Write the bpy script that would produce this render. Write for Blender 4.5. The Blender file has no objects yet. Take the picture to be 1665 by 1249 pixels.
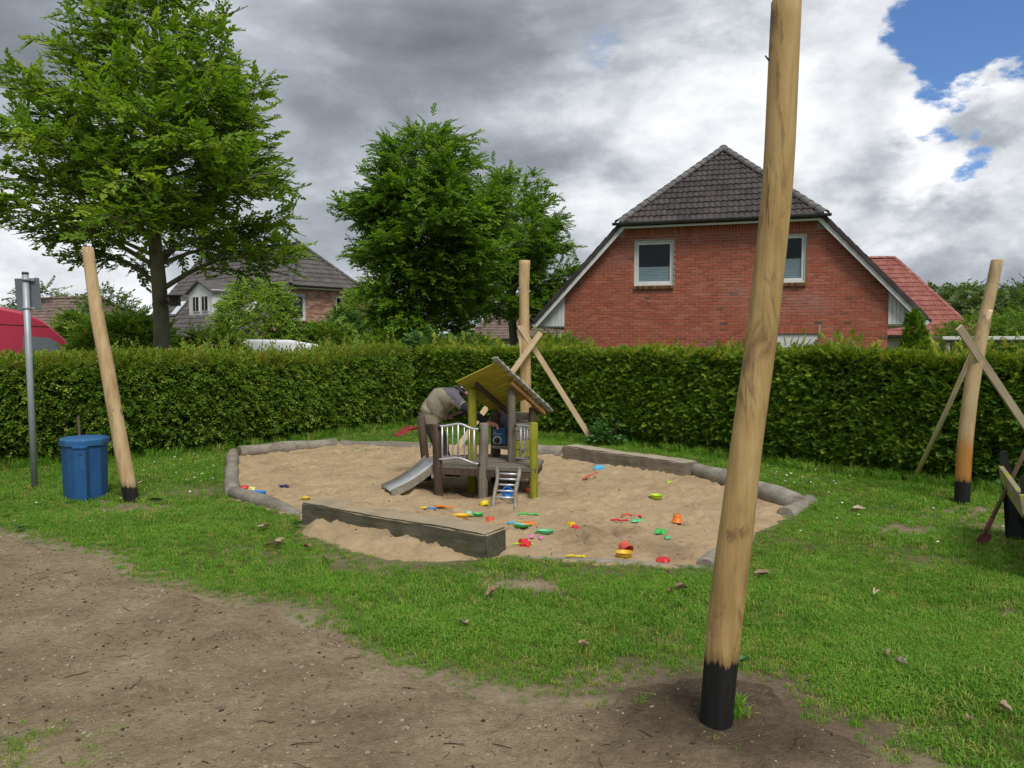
import bpy, bmesh, math, random
import numpy as np
from mathutils import Vector, Matrix, Euler

random.seed(7)
RNG = np.random.default_rng(7)
SC = bpy.context.scene
COL = SC.collection
R = math.radians
PI = math.pi

# ------------------------------------------------------------------ camera
FPX, EYE, PITCH = 1250.0, 1.65, R(3.05)
cam_data = bpy.data.cameras.new('camera')
cam_data.sensor_width = 36.0
cam_data.lens = 36.0 * FPX / 1665.0
cam_data.clip_start = 0.05
cam_data.clip_end = 2000
cam = bpy.data.objects.new('camera', cam_data)
cam.location = (0, 0, EYE)
cam.rotation_euler = (R(90) - PITCH, 0, 0)
COL.objects.link(cam)
SC.camera = cam
SC.render.resolution_x, SC.render.resolution_y = 1024, 768
SC.view_settings.view_transform = 'Standard'
SC.view_settings.look = 'None'
SC.view_settings.exposure = 1.0
SC.view_settings.gamma = 1.0
SC.cycles.use_denoising = True
SC.cycles.max_bounces = 7
SC.cycles.diffuse_bounces = 3
SC.cycles.transparent_max_bounces = 8

def ray(px, py):
    cx, cy = (px - 832.5) / FPX, (624.5 - py) / FPX
    c, s = math.cos(PITCH), math.sin(PITCH)
    return Vector((cx, c + cy * s, -s + cy * c))
def P(px, py, Y):
    d = ray(px, py)
    return Vector((0, 0, EYE)) + d * (Y / d.y)
def G(px, py, z=0.0):
    d = ray(px, py)
    return Vector((0, 0, EYE)) + d * ((z - EYE) / d.z)

# ------------------------------------------------------------------ node helpers
def nd(t, typ, ins=None, **props):
    n = t.nodes.new(typ)
    for k, v in props.items():
        setattr(n, k, v)
    for k, v in (ins or {}).items():
        s = n.inputs[k]
        if isinstance(v, bpy.types.NodeSocket):
            t.links.new(v, s)
        else:
            if hasattr(s, 'default_value') and isinstance(v, tuple) and len(v) == 3 and len(s.default_value) == 4:
                v = (*v, 1)
            s.default_value = v
    return n
def mth(t, op, a, b=0.0, c=None, clamp=False):
    n = nd(t, 'ShaderNodeMath', {0: a, 1: b}, operation=op, use_clamp=clamp)
    if c is not None:
        if isinstance(c, bpy.types.NodeSocket): t.links.new(c, n.inputs[2])
        else: n.inputs[2].default_value = c
    return n.outputs[0]
def ramp(t, fac, stops, interp='LINEAR'):
    n = nd(t, 'ShaderNodeValToRGB', {0: fac})
    n.color_ramp.interpolation = interp
    e = n.color_ramp.elements
    while len(e) < len(stops): e.new(0.5)
    for i, (p, c) in enumerate(stops):
        e[i].position = p
        e[i].color = (*c, 1) if len(c) == 3 else c
    return n.outputs[0]
def mixc(t, f, a, b, mode='MIX'):
    n = nd(t, 'ShaderNodeMix', data_type='RGBA', blend_type=mode)
    for s, v in ((n.inputs[0], f), (n.inputs[6], a), (n.inputs[7], b)):
        if isinstance(v, bpy.types.NodeSocket): t.links.new(v, s)
        else: s.default_value = (*v, 1) if isinstance(v, tuple) and len(v) == 3 else v
    return n.outputs[2]
def maprange(t, v, a, b, c=0.0, d=1.0, smooth=True):
    n = nd(t, 'ShaderNodeMapRange', {0: v, 1: a, 2: b, 3: c, 4: d})
    if smooth: n.interpolation_type = 'SMOOTHSTEP'
    return n.outputs[0]
def noise(t, vec, scale, detail=5, rough=0.55, dist=0.0):
    return nd(t, 'ShaderNodeTexNoise', {'Vector': vec, 'Scale': scale, 'Detail': detail, 'Roughness': rough, 'Distortion': dist}).outputs[0]

# ------------------------------------------------------------------ sky and sun
SUN_EL, SUN_AZ = R(57), R(160)      # azimuth clockwise from +Y: high, behind the camera and a little right
world = bpy.data.worlds.new('World')
SC.world = world
world.use_nodes = True
wt = world.node_tree
wt.nodes.clear()
def build_sky(t):
    co = nd(t, 'ShaderNodeTexCoord').outputs['Generated']
    sky = nd(t, 'ShaderNodeTexSky', sky_type='NISHITA', sun_disc=False, sun_elevation=SUN_EL, sun_rotation=SUN_AZ,
             air_density=1.0, dust_density=0.6, ozone_density=3.0).outputs[0]
    sep = nd(t, 'ShaderNodeSeparateXYZ', {0: co})
    x, y, z = sep.outputs
    zz = mth(t, 'MAXIMUM', mth(t, 'ADD', z, 0.52), 0.2)
    q = nd(t, 'ShaderNodeCombineXYZ', {0: mth(t, 'DIVIDE', x, zz), 1: mth(t, 'DIVIDE', y, zz), 2: mth(t, 'MULTIPLY', z, 1.5)}).outputs[0]
    n_big = noise(t, q, 1.6, 3, 0.5, 0.2)
    n_mid = noise(t, q, 3.6, 10, 0.58, 0.25)
    n_fin = noise(t, q, 9.0, 8, 0.6, 0.2)
    warp = nd(t, 'ShaderNodeTexNoise', {'Vector': q, 'Scale': 3.2, 'Detail': 7, 'Roughness': 0.6}).outputs[1]
    wv = nd(t, 'ShaderNodeVectorMath', {0: warp, 1: (0.5, 0.5, 0.5)}, operation='SUBTRACT').outputs[0]
    wd = nd(t, 'ShaderNodeVectorMath', {0: wv, 'Scale': 0.36}, operation='SCALE').outputs[0]
    dirw = nd(t, 'ShaderNodeVectorMath', {0: nd(t, 'ShaderNodeVectorMath', {0: co}, operation='NORMALIZE').outputs[0], 1: wd}, operation='ADD').outputs[0]
    def blob(px, py, r0, r1):
        c = ray(px, py).normalized()
        dd = nd(t, 'ShaderNodeVectorMath', {0: dirw, 1: tuple(c)}, operation='DISTANCE').outputs[1]
        return maprange(t, dd, r0, r1, 1.0, 0.0)
    def acc(items):
        tot = None
        for (px, py, r0, r1, w) in items:
            v = mth(t, 'MULTIPLY', blob(px, py, r0, r1), w)
            tot = v if tot is None else mth(t, 'ADD', tot, v)
        return tot
    # dark rain bellies and bright cumulus heads
    tone = acc([(520, 90, 0.05, 0.42, -0.09), (800, 60, 0.03, 0.26, -0.15), (760, 0, 0.02, 0.20, -0.10), (350, 250, 0.03, 0.2, 0.10),
                (1080, 230, 0.05, 0.24, 0.26), (1420, 150, 0.03, 0.22, 0.38), (1560, 170, 0.02, 0.12, 0.25), (1610, 330, 0.02, 0.14, 0.26), (1420, 370, 0.02, 0.12, 0.14), (1150, 330, 0.03, 0.2, 0.14), (1180, 150, 0.02, 0.14, 0.12),
                (80, 420, 0.05, 0.22, 0.30), (590, 380, 0.03, 0.20, 0.12),
                (1430, 290, 0.01, 0.09, -0.30), (1520, 300, 0.01, 0.06, -0.22), (1330, 195, 0.0, 0.05, -0.12), (1490, 150, 0.0, 0.045, -0.26), (1640, 215, 0.01, 0.06, -0.34), (1480, 400, 0.02, 0.12, -0.14)])
    b = mth(t, 'ADD', mth(t, 'MULTIPLY', mth(t, 'SUBTRACT', n_mid, 0.5), 1.12), 0.465)
    b = mth(t, 'ADD', b, mth(t, 'MULTIPLY', mth(t, 'SUBTRACT', n_big, 0.5), 0.45))
    b = mth(t, 'ADD', b, mth(t, 'MULTIPLY', mth(t, 'SUBTRACT', n_fin, 0.5), 0.42))
    b = mth(t, 'ADD', b, tone)
    cloud = ramp(t, b, [(0.0, (1.40, 1.55, 1.75)), (0.30, (2.15, 2.38, 2.70)), (0.55, (3.5, 3.80, 4.18)), (0.78, (5.9, 6.12, 6.42)), (1.0, (7.9, 8.0, 8.1))])
    hole = acc([(1640, 20, 0.03, 0.115, 1.0), (1680, 110, 0.0, 0.07, 0.8), (1400, 80, 0.0, 0.06, 0.5), (1520, 75, 0.01, 0.08, 0.6), (1600, 240, 0.0, 0.045, 0.9),
                (1010, 30, 0.0, 0.06, 0.42), (980, 90, 0.0, 0.06, 0.36), (1160, 100, 0.0, 0.06, 0.3), (1090, 120, 0.0, 0.05, 0.25)])
    cover = mth(t, 'SUBTRACT', 1.0, mth(t, 'ADD', hole, mth(t, 'MULTIPLY', mth(t, 'SUBTRACT', mth(t, 'ADD', n_fin, n_mid), 1.0), 0.9)))
    cover = maprange(t, cover, 0.22, 0.72)
    blue = mixc(t, 1.0, sky, (0.62, 0.78, 1.0), 'MULTIPLY')
    return mixc(t, cover, blue, cloud)
bg = nd(wt, 'ShaderNodeBackground', {0: build_sky(wt), 1: 0.067})
wo = nd(wt, 'ShaderNodeOutputWorld', {0: bg.outputs[0]})

sun_data = bpy.data.lights.new('sun', 'SUN')
sun_data.energy = 1.5
sun_data.angle = R(24)
sun_data.color = (1.0, 0.96, 0.89)
sun = bpy.data.objects.new('sun', sun_data)
sd = Vector((math.sin(SUN_AZ) * math.cos(SUN_EL), math.cos(SUN_AZ) * math.cos(SUN_EL), math.sin(SUN_EL)))
sun.rotation_euler = (-sd).to_track_quat('-Z', 'Y').to_euler()
sun.location = sd * 50
COL.objects.link(sun)

# ------------------------------------------------------------------ object helpers
def tag(o, label=None, cat=None, group=None, kind=None):
    if label: o['label'] = label
    if cat: o['category'] = cat
    if group: o['group'] = group
    if kind: o['kind'] = kind
    return o
def empty(name, loc=(0, 0, 0), rz=0.0, label=None, cat=None, group=None):
    o = bpy.data.objects.new(name, None)
    o.empty_display_size = 0.1
    o.location = loc
    o.rotation_euler = (0, 0, rz)
    COL.objects.link(o)
    return tag(o, label, cat, group)
def link(name, me, parent=None, mats=None, smooth=False):
    if mats is not None:
        for m in (mats if isinstance(mats, (list, tuple)) else [mats]):
            me.materials.append(m)
    if smooth:
        me.polygons.foreach_set('use_smooth', [True] * len(me.polygons))
    o = bpy.data.objects.new(name, me)
    COL.objects.link(o)
    if parent is not None:
        o.parent = parent
    return o
def pymesh(verts, faces, name='mesh'):
    me = bpy.data.meshes.new(name)
    me.from_pydata([tuple(v) for v in verts], [], [tuple(f) for f in faces])
    me.update()
    return me

class MB:
    """collects shapes and links them as one mesh object"""
    def __init__(s): s.v = []; s.f = []; s.m = []; s.sm = []
    def add(s, verts, faces, mi=0, smooth=False):
        o = len(s.v)
        s.v += [tuple(v) for v in verts]
        s.f += [tuple(i + o for i in f) for f in faces]
        s.m += [mi] * len(faces); s.sm += [smooth] * len(faces)
        return s
    def box(s, c, size, rot=None, mi=0, bev=0.0):
        bm = bmesh.new()
        bmesh.ops.create_cube(bm, size=1)
        bmesh.ops.scale(bm, vec=size, verts=bm.verts)
        if bev > 0:
            bmesh.ops.bevel(bm, geom=bm.edges[:] + bm.verts[:], offset=bev, segments=2, affect='EDGES', profile=0.6)
        M = Matrix.Translation(Vector(c))
        if rot is not None:
            M = M @ (rot if isinstance(rot, Matrix) else Euler(rot).to_matrix().to_4x4())
        bm.transform(M)
        bm.verts.index_update()
        s.add([v.co[:] for v in bm.verts], [[v.index for v in f.verts] for f in bm.faces], mi)
        bm.free()
        return s
    def beam(s, a, b, w, h, up=(0, 0, 1), mi=0, bev=0.0, ext=0.0):
        a, b = Vector(a), Vector(b)
        d = (b - a); L = d.length; d.normalize()
        upv = Vector(up)
        sd_ = d.cross(upv)
        if sd_.length < 1e-4: sd_ = d.cross(Vector((1, 0, 0)))
        sd_.normalize(); u = sd_.cross(d)
        M = Matrix((d, sd_, u)).transposed().to_4x4()
        return s.box((a + b) / 2, (L + ext, w, h), M, mi, bev)
    def tube(s, pts, rad, n=8, mi=0, cap=True, smooth=True, jit=0.0, squash=1.0):
        pts = [Vector(p) for p in pts]
        if not isinstance(rad, (list, tuple)): rad = [rad] * len(pts)
        o = len(s.v); V = []; F = []
        up = None
        for i, p in enumerate(pts):
            d = (pts[min(i + 1, len(pts) - 1)] - pts[max(i - 1, 0)]).normalized()
            if up is None:
                up = Vector((0, 0, 1)) if abs(d.z) < 0.9 else Vector((1, 0, 0))
            a = d.cross(up).normalized(); b = a.cross(d).normalized(); up = b
            for k in range(n):
                th = 2 * PI * k / n
                r = rad[i] * (1 + random.uniform(-jit, jit))
                V.append(p + a * (math.cos(th) * r) + b * (math.sin(th) * r * squash))
        for i in range(len(pts) - 1):
            for k in range(n):
                k2 = (k + 1) % n
                F.append((i * n + k, i * n + k2, (i + 1) * n + k2, (i + 1) * n + k))
        s.add(V, F, mi, smooth)
        if cap:
            s.f.append(tuple(o + k for k in range(n))[::-1]); s.m.append(mi); s.sm.append(False)
            e = o + (len(pts) - 1) * n
            s.f.append(tuple(e + k for k in range(n))); s.m.append(mi); s.sm.append(False)
        return s
    def lathe(s, prof, c=(0, 0, 0), n=16, mi=0, M=None, smooth=True):
        V = []; F = []
        for (r, z) in prof:
            for k in range(n):
                th = 2 * PI * k / n
                v = Vector((r * math.cos(th), r * math.sin(th), z))
                if M is not None: v = M @ v
                V.append(v + Vector(c))
        for i in range(len(prof) - 1):
            for k in range(n):
                k2 = (k + 1) % n
                F.append((i * n + k, i * n + k2, (i + 1) * n + k2, (i + 1) * n + k))
        s.add(V, F, mi, smooth)
        return s
    def prism(s, poly, vec, mi=0):
        poly = [Vector(p) for p in poly]; vec = Vector(vec); n = len(poly)
        V = poly + [p + vec for p in poly]
        F = [tuple(range(n))[::-1], tuple(range(n, 2 * n))] + [(i, (i + 1) % n, n + (i + 1) % n, n + i) for i in range(n)]
        return s.add(V, F, mi)
    def mesh(s, name='mesh', fix=True):
        me = pymesh(s.v, s.f, name)
        me.polygons.foreach_set('material_index', s.m)
        me.polygons.foreach_set('use_smooth', s.sm)
        if fix:
            bm = bmesh.new(); bm.from_mesh(me)
            bmesh.ops.recalc_face_normals(bm, faces=bm.faces)
            bm.to_mesh(me); bm.free()
        return me
    def build(s, name, mats, parent=None, bevel=0.0):
        o = link(name, s.mesh(name), parent, mats)
        if bevel:
            md = o.modifiers.new('bevel', 'BEVEL'); md.width = bevel; md.segments = 2; md.limit_method = 'ANGLE'
        return o

# ------------------------------------------------------------------ numpy noise and polygons
def _lat(ix, iy, seed):
    h = (ix.astype(np.int64) * 374761393 + iy.astype(np.int64) * 668265263 + seed * 974711) & 0x7fffffff
    h = ((h ^ (h >> 13)) * 1274126177) & 0x7fffffff
    return ((h ^ (h >> 16)) & 0xffff) / 65535.0
def vnoise(x, y, seed=0):
    x = np.asarray(x, float); y = np.asarray(y, float)
    ix, iy = np.floor(x), np.floor(y)
    fx, fy = x - ix, y - iy
    fx = fx * fx * (3 - 2 * fx); fy = fy * fy * (3 - 2 * fy)
    a, b = _lat(ix, iy, seed), _lat(ix + 1, iy, seed)
    c, d = _lat(ix, iy + 1, seed), _lat(ix + 1, iy + 1, seed)
    return (a * (1 - fx) + b * fx) * (1 - fy) + (c * (1 - fx) + d * fx) * fy
def fbm(x, y, scale, octv=4, seed=0, gain=0.5):
    t = 0; a = 1; n = 0
    for o in range(octv):
        t = t + a * (vnoise(x * scale, y * scale, seed + o * 17) - 0.5); n += a; a *= gain; scale *= 2.03
    return t / n * 2
def sdf(x, y, poly):
    x = np.asarray(x, float); y = np.asarray(y, float)
    d = np.full(x.shape, 1e9); ins = np.zeros(x.shape, bool)
    n = len(poly)
    for i in range(n):
        ax, ay = poly[i]; bx, by = poly[(i + 1) % n]
        ex, ey = bx - ax, by - ay
        t = np.clip(((x - ax) * ex + (y - ay) * ey) / (ex * ex + ey * ey + 1e-12), 0, 1)
        d = np.minimum(d, np.hypot(x - ax - t * ex, y - ay - t * ey))
        cr = (ay > y) != (by > y)
        xin = ex * (y - ay) / (ey if abs(ey) > 1e-12 else 1e-12) + ax
        ins ^= cr & (x < xin)
    return np.where(ins, -d, d)
# ------------------------------------------------------------------ materials
def newmat(name):
    m = bpy.data.materials.new(name)
    m.use_nodes = True
    t = m.node_tree
    t.nodes.clear()
    out = nd(t, 'ShaderNodeOutputMaterial')
    return m, t, out
def bsdf(t, out, color, rough=0.7, spec=0.3, metal=0.0, normal=None, coat=0.0):
    b = nd(t, 'ShaderNodeBsdfPrincipled', {'Base Color': color, 'Roughness': rough, 'Metallic': metal, 'Specular IOR Level': spec})
    if coat: b.inputs['Coat Weight'].default_value = coat
    if normal is not None: t.links.new(normal, b.inputs['Normal'])
    t.links.new(b.outputs[0], out.inputs[0])
    return b
def bump(t, h, strength=0.3, dist=0.02):
    return nd(t, 'ShaderNodeBump', {'Height': h, 'Strength': strength, 'Distance': dist}).outputs[0]
def objrnd(t):
    a = nd(t, 'ShaderNodeAttribute', attribute_name='rnd').outputs['Fac']
    r = nd(t, 'ShaderNodeObjectInfo').outputs['Random']
    return mth(t, 'FRACT', mth(t, 'ADD', a, r))

def mk(name, stops, scale=6, stretch=(1, 1, 1), detail=6, rough=0.7, spec=0.3, bmp=0.15, bdist=0.01, bscale=None, rnd=0.0, coords='Object', metal=0.0, nrough=0.6, coat=0.0):
    m, t, out = newmat(name)
    co = nd(t, 'ShaderNodeTexCoord').outputs[coords] if coords != 'World' else nd(t, 'ShaderNodeNewGeometry').outputs['Position']
    mp = nd(t, 'ShaderNodeMapping', {0: co, 'Scale': stretch}).outputs[0]
    if rnd:
        r = nd(t, 'ShaderNodeObjectInfo').outputs['Random']
        mp = nd(t, 'ShaderNodeVectorMath', {0: mp, 1: nd(t, 'ShaderNodeCombineXYZ', {0: mth(t, 'MULTIPLY', r, 37.0), 1: mth(t, 'MULTIPLY', r, 17.0), 2: 0.0}).outputs[0]}, operation='ADD').outputs[0]
    f = noise(t, mp, scale, detail, nrough)
    ff = maprange(t, f, 0.28, 0.72, smooth=False)
    if rnd:
        ff = mth(t, 'ADD', ff, mth(t, 'MULTIPLY', mth(t, 'SUBTRACT', objrnd(t), 0.5), rnd), clamp=True)
    c = ramp(t, ff, stops)
    nm = None
    if bmp:
        nm = bump(t, noise(t, mp, bscale or scale * 2, 6, 0.65), bmp, bdist)
    bsdf(t, out, c, rough, spec, metal, nm, coat)
    return m

def leafmat(name, dark, light, alt, trans=0.35, altamt=0.15, rough=0.5, wscale=0.9):
    m, t, out = newmat(name)
    r = nd(t, 'ShaderNodeObjectInfo').outputs['Random']
    pos = nd(t, 'ShaderNodeNewGeometry').outputs['Position']
    big = noise(t, pos, wscale, 3)
    fine = noise(t, pos, 38.0, 2)
    f = mth(t, 'ADD', mth(t, 'MULTIPLY', r, 0.45), mth(t, 'MULTIPLY', mth(t, 'ADD', maprange(t, big, 0.3, 0.7), fine), 0.36), clamp=True)
    c = mixc(t, f, dark, light)
    a = maprange(t, mth(t, 'FRACT', mth(t, 'MULTIPLY', r, 7.31)), 1 - altamt - 0.08, 1 - altamt + 0.08)
    c = mixc(t, a, c, alt)
    b = nd(t, 'ShaderNodeBsdfPrincipled', {'Base Color': c, 'Roughness': rough, 'Specular IOR Level': 0.35})
    tl = nd(t, 'ShaderNodeBsdfTranslucent', {0: mixc(t, 1.0, c, (1.15, 1.2, 0.55), 'MULTIPLY')})
    mx = nd(t, 'ShaderNodeMixShader', {0: trans, 1: b.outputs[0], 2: tl.outputs[0]})
    t.links.new(mx.outputs[0], out.inputs[0])
    return m

MT = {}
MT['leaf_tree'] = leafmat('leaf_tree', (0.070, 0.155, 0.016), (0.250, 0.420, 0.036), (0.34, 0.46, 0.05), 0.50, 0.14)
MT['leaf_tree_b'] = leafmat('leaf_tree_b', (0.056, 0.145, 0.016), (0.215, 0.390, 0.038), (0.30, 0.44, 0.05), 0.48, 0.14)
MT['leaf_hedge'] = leafmat('leaf_hedge', (0.044, 0.115, 0.014), (0.225, 0.390, 0.038), (0.31, 0.39, 0.05), 0.36, 0.18, 0.5, 1.6)
MT['leaf_shoot'] = leafmat('leaf_shoot', (0.14, 0.25, 0.020), (0.31, 0.41, 0.045), (0.34, 0.24, 0.045), 0.40, 0.16)
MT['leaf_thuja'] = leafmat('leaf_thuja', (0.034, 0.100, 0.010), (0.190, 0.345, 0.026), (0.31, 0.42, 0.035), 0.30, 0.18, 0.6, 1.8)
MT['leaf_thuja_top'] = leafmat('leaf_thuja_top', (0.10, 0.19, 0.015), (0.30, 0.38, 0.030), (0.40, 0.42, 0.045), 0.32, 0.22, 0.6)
MT['leaf_pale'] = leafmat('leaf_pale', (0.19, 0.33, 0.045), (0.38, 0.56, 0.09), (0.45, 0.60, 0.12), 0.45, 0.15)
MT['leaf_mid'] = leafmat('leaf_mid', (0.085, 0.19, 0.022), (0.25, 0.41, 0.05), (0.34, 0.42, 0.06), 0.4, 0.15)
MT['leaf_deep'] = leafmat('leaf_deep', (0.040, 0.11, 0.026), (0.13, 0.25, 0.05), (0.17, 0.30, 0.06), 0.34, 0.12)
MT['leaf_far'] = leafmat('leaf_far', (0.075, 0.14, 0.045), (0.19, 0.28, 0.09), (0.23, 0.33, 0.11), 0.34, 0.15)
MT['leaf_weed'] = leafmat('leaf_weed', (0.045, 0.144, 0.035), (0.120, 0.272, 0.072), (0.160, 0.320, 0.080), 0.3, 0.1)
MT['grass'] = leafmat('grass', (0.080, 0.205, 0.018), (0.235, 0.455, 0.042), (0.42, 0.45, 0.11), 0.36, 0.12, 0.6, 1.1)
MT['grass_dry'] = leafmat('grass_dry', (0.17, 0.23, 0.035), (0.32, 0.36, 0.070), (0.46, 0.40, 0.15), 0.25, 0.3, 0.6, 1.3)
MT['bark'] = mk('bark', [(0, (0.09, 0.080, 0.054)), (0.5, (0.18, 0.165, 0.112)), (1, (0.22, 0.23, 0.135))], 5, (1, 1, 0.35), bmp=0.5, bdist=0.02, rough=0.9)
MT['twig'] = mk('twig', [(0, (0.025, 0.022, 0.012)), (1, (0.05, 0.042, 0.022))], 9, bmp=0.0, rough=0.9)
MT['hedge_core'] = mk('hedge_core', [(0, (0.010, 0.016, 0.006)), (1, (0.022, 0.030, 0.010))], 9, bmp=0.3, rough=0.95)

def soil_attr_mat(name, a_stops, b_stops, attr, scale, bmp, bdist):
    """two earth tones mixed by a per-vertex attribute"""
    m, t, out = newmat(name)
    pos = nd(t, 'ShaderNodeNewGeometry').outputs['Position']
    f = maprange(t, noise(t, pos, scale, 8, 0.62), 0.3, 0.7, smooth=False)
    f2 = maprange(t, noise(t, pos, scale * 11, 5, 0.6), 0.3, 0.7, smooth=False)
    g = mth(t, 'ADD', mth(t, 'MULTIPLY', f, 0.6), mth(t, 'MULTIPLY', f2, 0.4))
    a = ramp(t, g, a_stops); b = ramp(t, g, b_stops)
    w = nd(t, 'ShaderNodeAttribute', attribute_name=attr).outputs['Fac']
    c = mixc(t, w, a, b)
    dk = nd(t, 'ShaderNodeAttribute', attribute_name='dark').outputs['Fac']
    c = mixc(t, dk, c, ramp(t, g, [(0, (0.075, 0.052, 0.034)), (0.5, (0.125, 0.090, 0.060)), (1, (0.20, 0.15, 0.11))]))
    h = mth(t, 'ADD', noise(t, pos, scale * 6, 8, 0.7), mth(t, 'MULTIPLY', noise(t, pos, scale * 30, 4, 0.6), 0.5))
    bsdf(t, out, c, 0.95, 0.12, 0, bump(t, h, bmp, bdist))
    return m
MT['lawn'] = soil_attr_mat('lawn', [(0, (0.045, 0.060, 0.014)), (0.5, (0.075, 0.098, 0.020)), (1, (0.12, 0.125, 0.035))],
                           [(0, (0.14, 0.108, 0.070)), (0.5, (0.245, 0.193, 0.130)), (1, (0.36, 0.295, 0.21))], 'soil', 3.0, 0.6, 0.03)
MT['path'] = soil_attr_mat('path', [(0, (0.18, 0.135, 0.082)), (0.5, (0.315, 0.240, 0.150)), (1, (0.46, 0.37, 0.25))],
                           [(0, (0.10, 0.074, 0.047)), (0.5, (0.18, 0.136, 0.09)), (1, (0.27, 0.215, 0.15))], 'soil', 2.2, 1.0, 0.045)
MT['sand'] = soil_attr_mat('sand', [(0, (0.30, 0.215, 0.125)), (0.5, (0.405, 0.300, 0.180)), (1, (0.50, 0.38, 0.24))],
                           [(0, (0.16, 0.105, 0.058)), (0.5, (0.24, 0.165, 0.095)), (1, (0.33, 0.235, 0.145))], 'damp_shade', 2.5, 0.8, 0.022)
MT['pebble'] = mk('pebble', [(0, (0.15, 0.115, 0.08)), (0.6, (0.27, 0.215, 0.155)), (0.9, (0.38, 0.32, 0.25)), (1, (0.46, 0.41, 0.34))], 3, rnd=0.75, bmp=0.2, rough=0.85)
MT['deadleaf'] = mk('deadleaf', [(0, (0.20, 0.12, 0.07)), (0.5, (0.36, 0.25, 0.17)), (1, (0.52, 0.42, 0.33))], 12, rnd=0.9, bmp=0.1, rough=0.8)

# woods
def woodmat(name, stops, rough=0.75, grain=1.0, rnd=0.25, axis=2, bmp=0.35, moss=None, top=None, crack=.45):
    st = [14, 14, 14]; st[axis] = 1.1
    m, t, out = newmat(name)
    co = nd(t, 'ShaderNodeTexCoord').outputs['Object']
    r = nd(t, 'ShaderNodeObjectInfo').outputs['Random']
    off = nd(t, 'ShaderNodeCombineXYZ', {0: mth(t, 'MULTIPLY', r, 31.0), 1: mth(t, 'MULTIPLY', r, 13.0), 2: mth(t, 'MULTIPLY', r, 7.0)}).outputs[0]
    mp = nd(t, 'ShaderNodeVectorMath', {0: nd(t, 'ShaderNodeMapping', {0: co, 'Scale': tuple(st)}).outputs[0], 1: off}, operation='ADD').outputs[0]
    g = noise(t, mp, 2.2 * grain, 8, 0.62, 0.4)
    lg = noise(t, nd(t, 'ShaderNodeVectorMath', {0: co, 1: off}, operation='ADD').outputs[0], 4.0, 4)
    f = mth(t, 'ADD', mth(t, 'MULTIPLY', maprange(t, g, 0.3, 0.7, smooth=False), 0.65), mth(t, 'MULTIPLY', maprange(t, lg, 0.3, 0.7), 0.35))
    f = mth(t, 'ADD', f, mth(t, 'MULTIPLY', mth(t, 'SUBTRACT', r, 0.5), rnd), clamp=True)
    c = ramp(t, f, stops)
    if moss:
        c = mixc(t, maprange(t, noise(t, co, 7.0, 5), 0.5 - moss[1], 0.62 - moss[1]), c, moss[0])
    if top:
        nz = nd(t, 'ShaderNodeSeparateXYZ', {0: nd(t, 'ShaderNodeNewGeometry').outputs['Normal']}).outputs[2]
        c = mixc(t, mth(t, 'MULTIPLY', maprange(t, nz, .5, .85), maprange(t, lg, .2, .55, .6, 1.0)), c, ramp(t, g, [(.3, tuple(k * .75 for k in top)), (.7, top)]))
    cr = maprange(t, g, 0.60, 0.70)
    bsdf(t, out, mixc(t, mth(t, 'MULTIPLY', cr, crack), c, tuple(k * 0.4 for k in stops[0][1])), rough, 0.2, 0, bump(t, g, bmp, 0.006))
    return m
MT['wood_grey'] = woodmat('wood_grey', [(0, (0.085, 0.072, 0.055)), (0.5, (0.17, 0.148, 0.118)), (1, (0.29, 0.26, 0.215))])
MT['wood_grey_x'] = woodmat('wood_grey_x', [(0, (0.10, 0.088, 0.068)), (0.5, (0.19, 0.168, 0.135)), (1, (0.31, 0.28, 0.235))], axis=0)
MT['wood_brown'] = woodmat('wood_brown', [(0, (0.042, 0.028, 0.020)), (0.5, (0.085, 0.058, 0.042)), (1, (0.15, 0.110, 0.082))])
MT['wood_mossy'] = woodmat('wood_mossy', [(0, (0.15, 0.15, 0.018)), (0.5, (0.29, 0.29, 0.030)), (1, (0.42, 0.42, 0.06))], bmp=0.3)
MT['wood_under'] = woodmat('wood_under', [(0, (0.20, 0.17, 0.018)), (0.5, (0.34, 0.30, 0.032)), (1, (0.46, 0.41, 0.06))], axis=0)
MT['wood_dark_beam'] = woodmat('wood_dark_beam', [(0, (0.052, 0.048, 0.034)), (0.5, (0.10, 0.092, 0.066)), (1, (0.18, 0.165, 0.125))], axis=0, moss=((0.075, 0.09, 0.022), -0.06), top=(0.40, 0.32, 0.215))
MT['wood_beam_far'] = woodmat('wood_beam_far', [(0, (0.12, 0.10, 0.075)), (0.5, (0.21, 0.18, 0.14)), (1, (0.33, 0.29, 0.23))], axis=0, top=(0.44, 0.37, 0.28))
MT['wood_new'] = woodmat('wood_new', [(0, (0.50, 0.37, 0.21)), (0.5, (0.66, 0.51, 0.32)), (1, (0.76, 0.62, 0.43))], axis=0, bmp=0.1, crack=.06)
MT['wood_log'] = woodmat('wood_log', [(0, (0.12, 0.105, 0.082)), (0.5, (0.24, 0.215, 0.175)), (1, (0.38, 0.345, 0.29))], axis=0)

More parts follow.
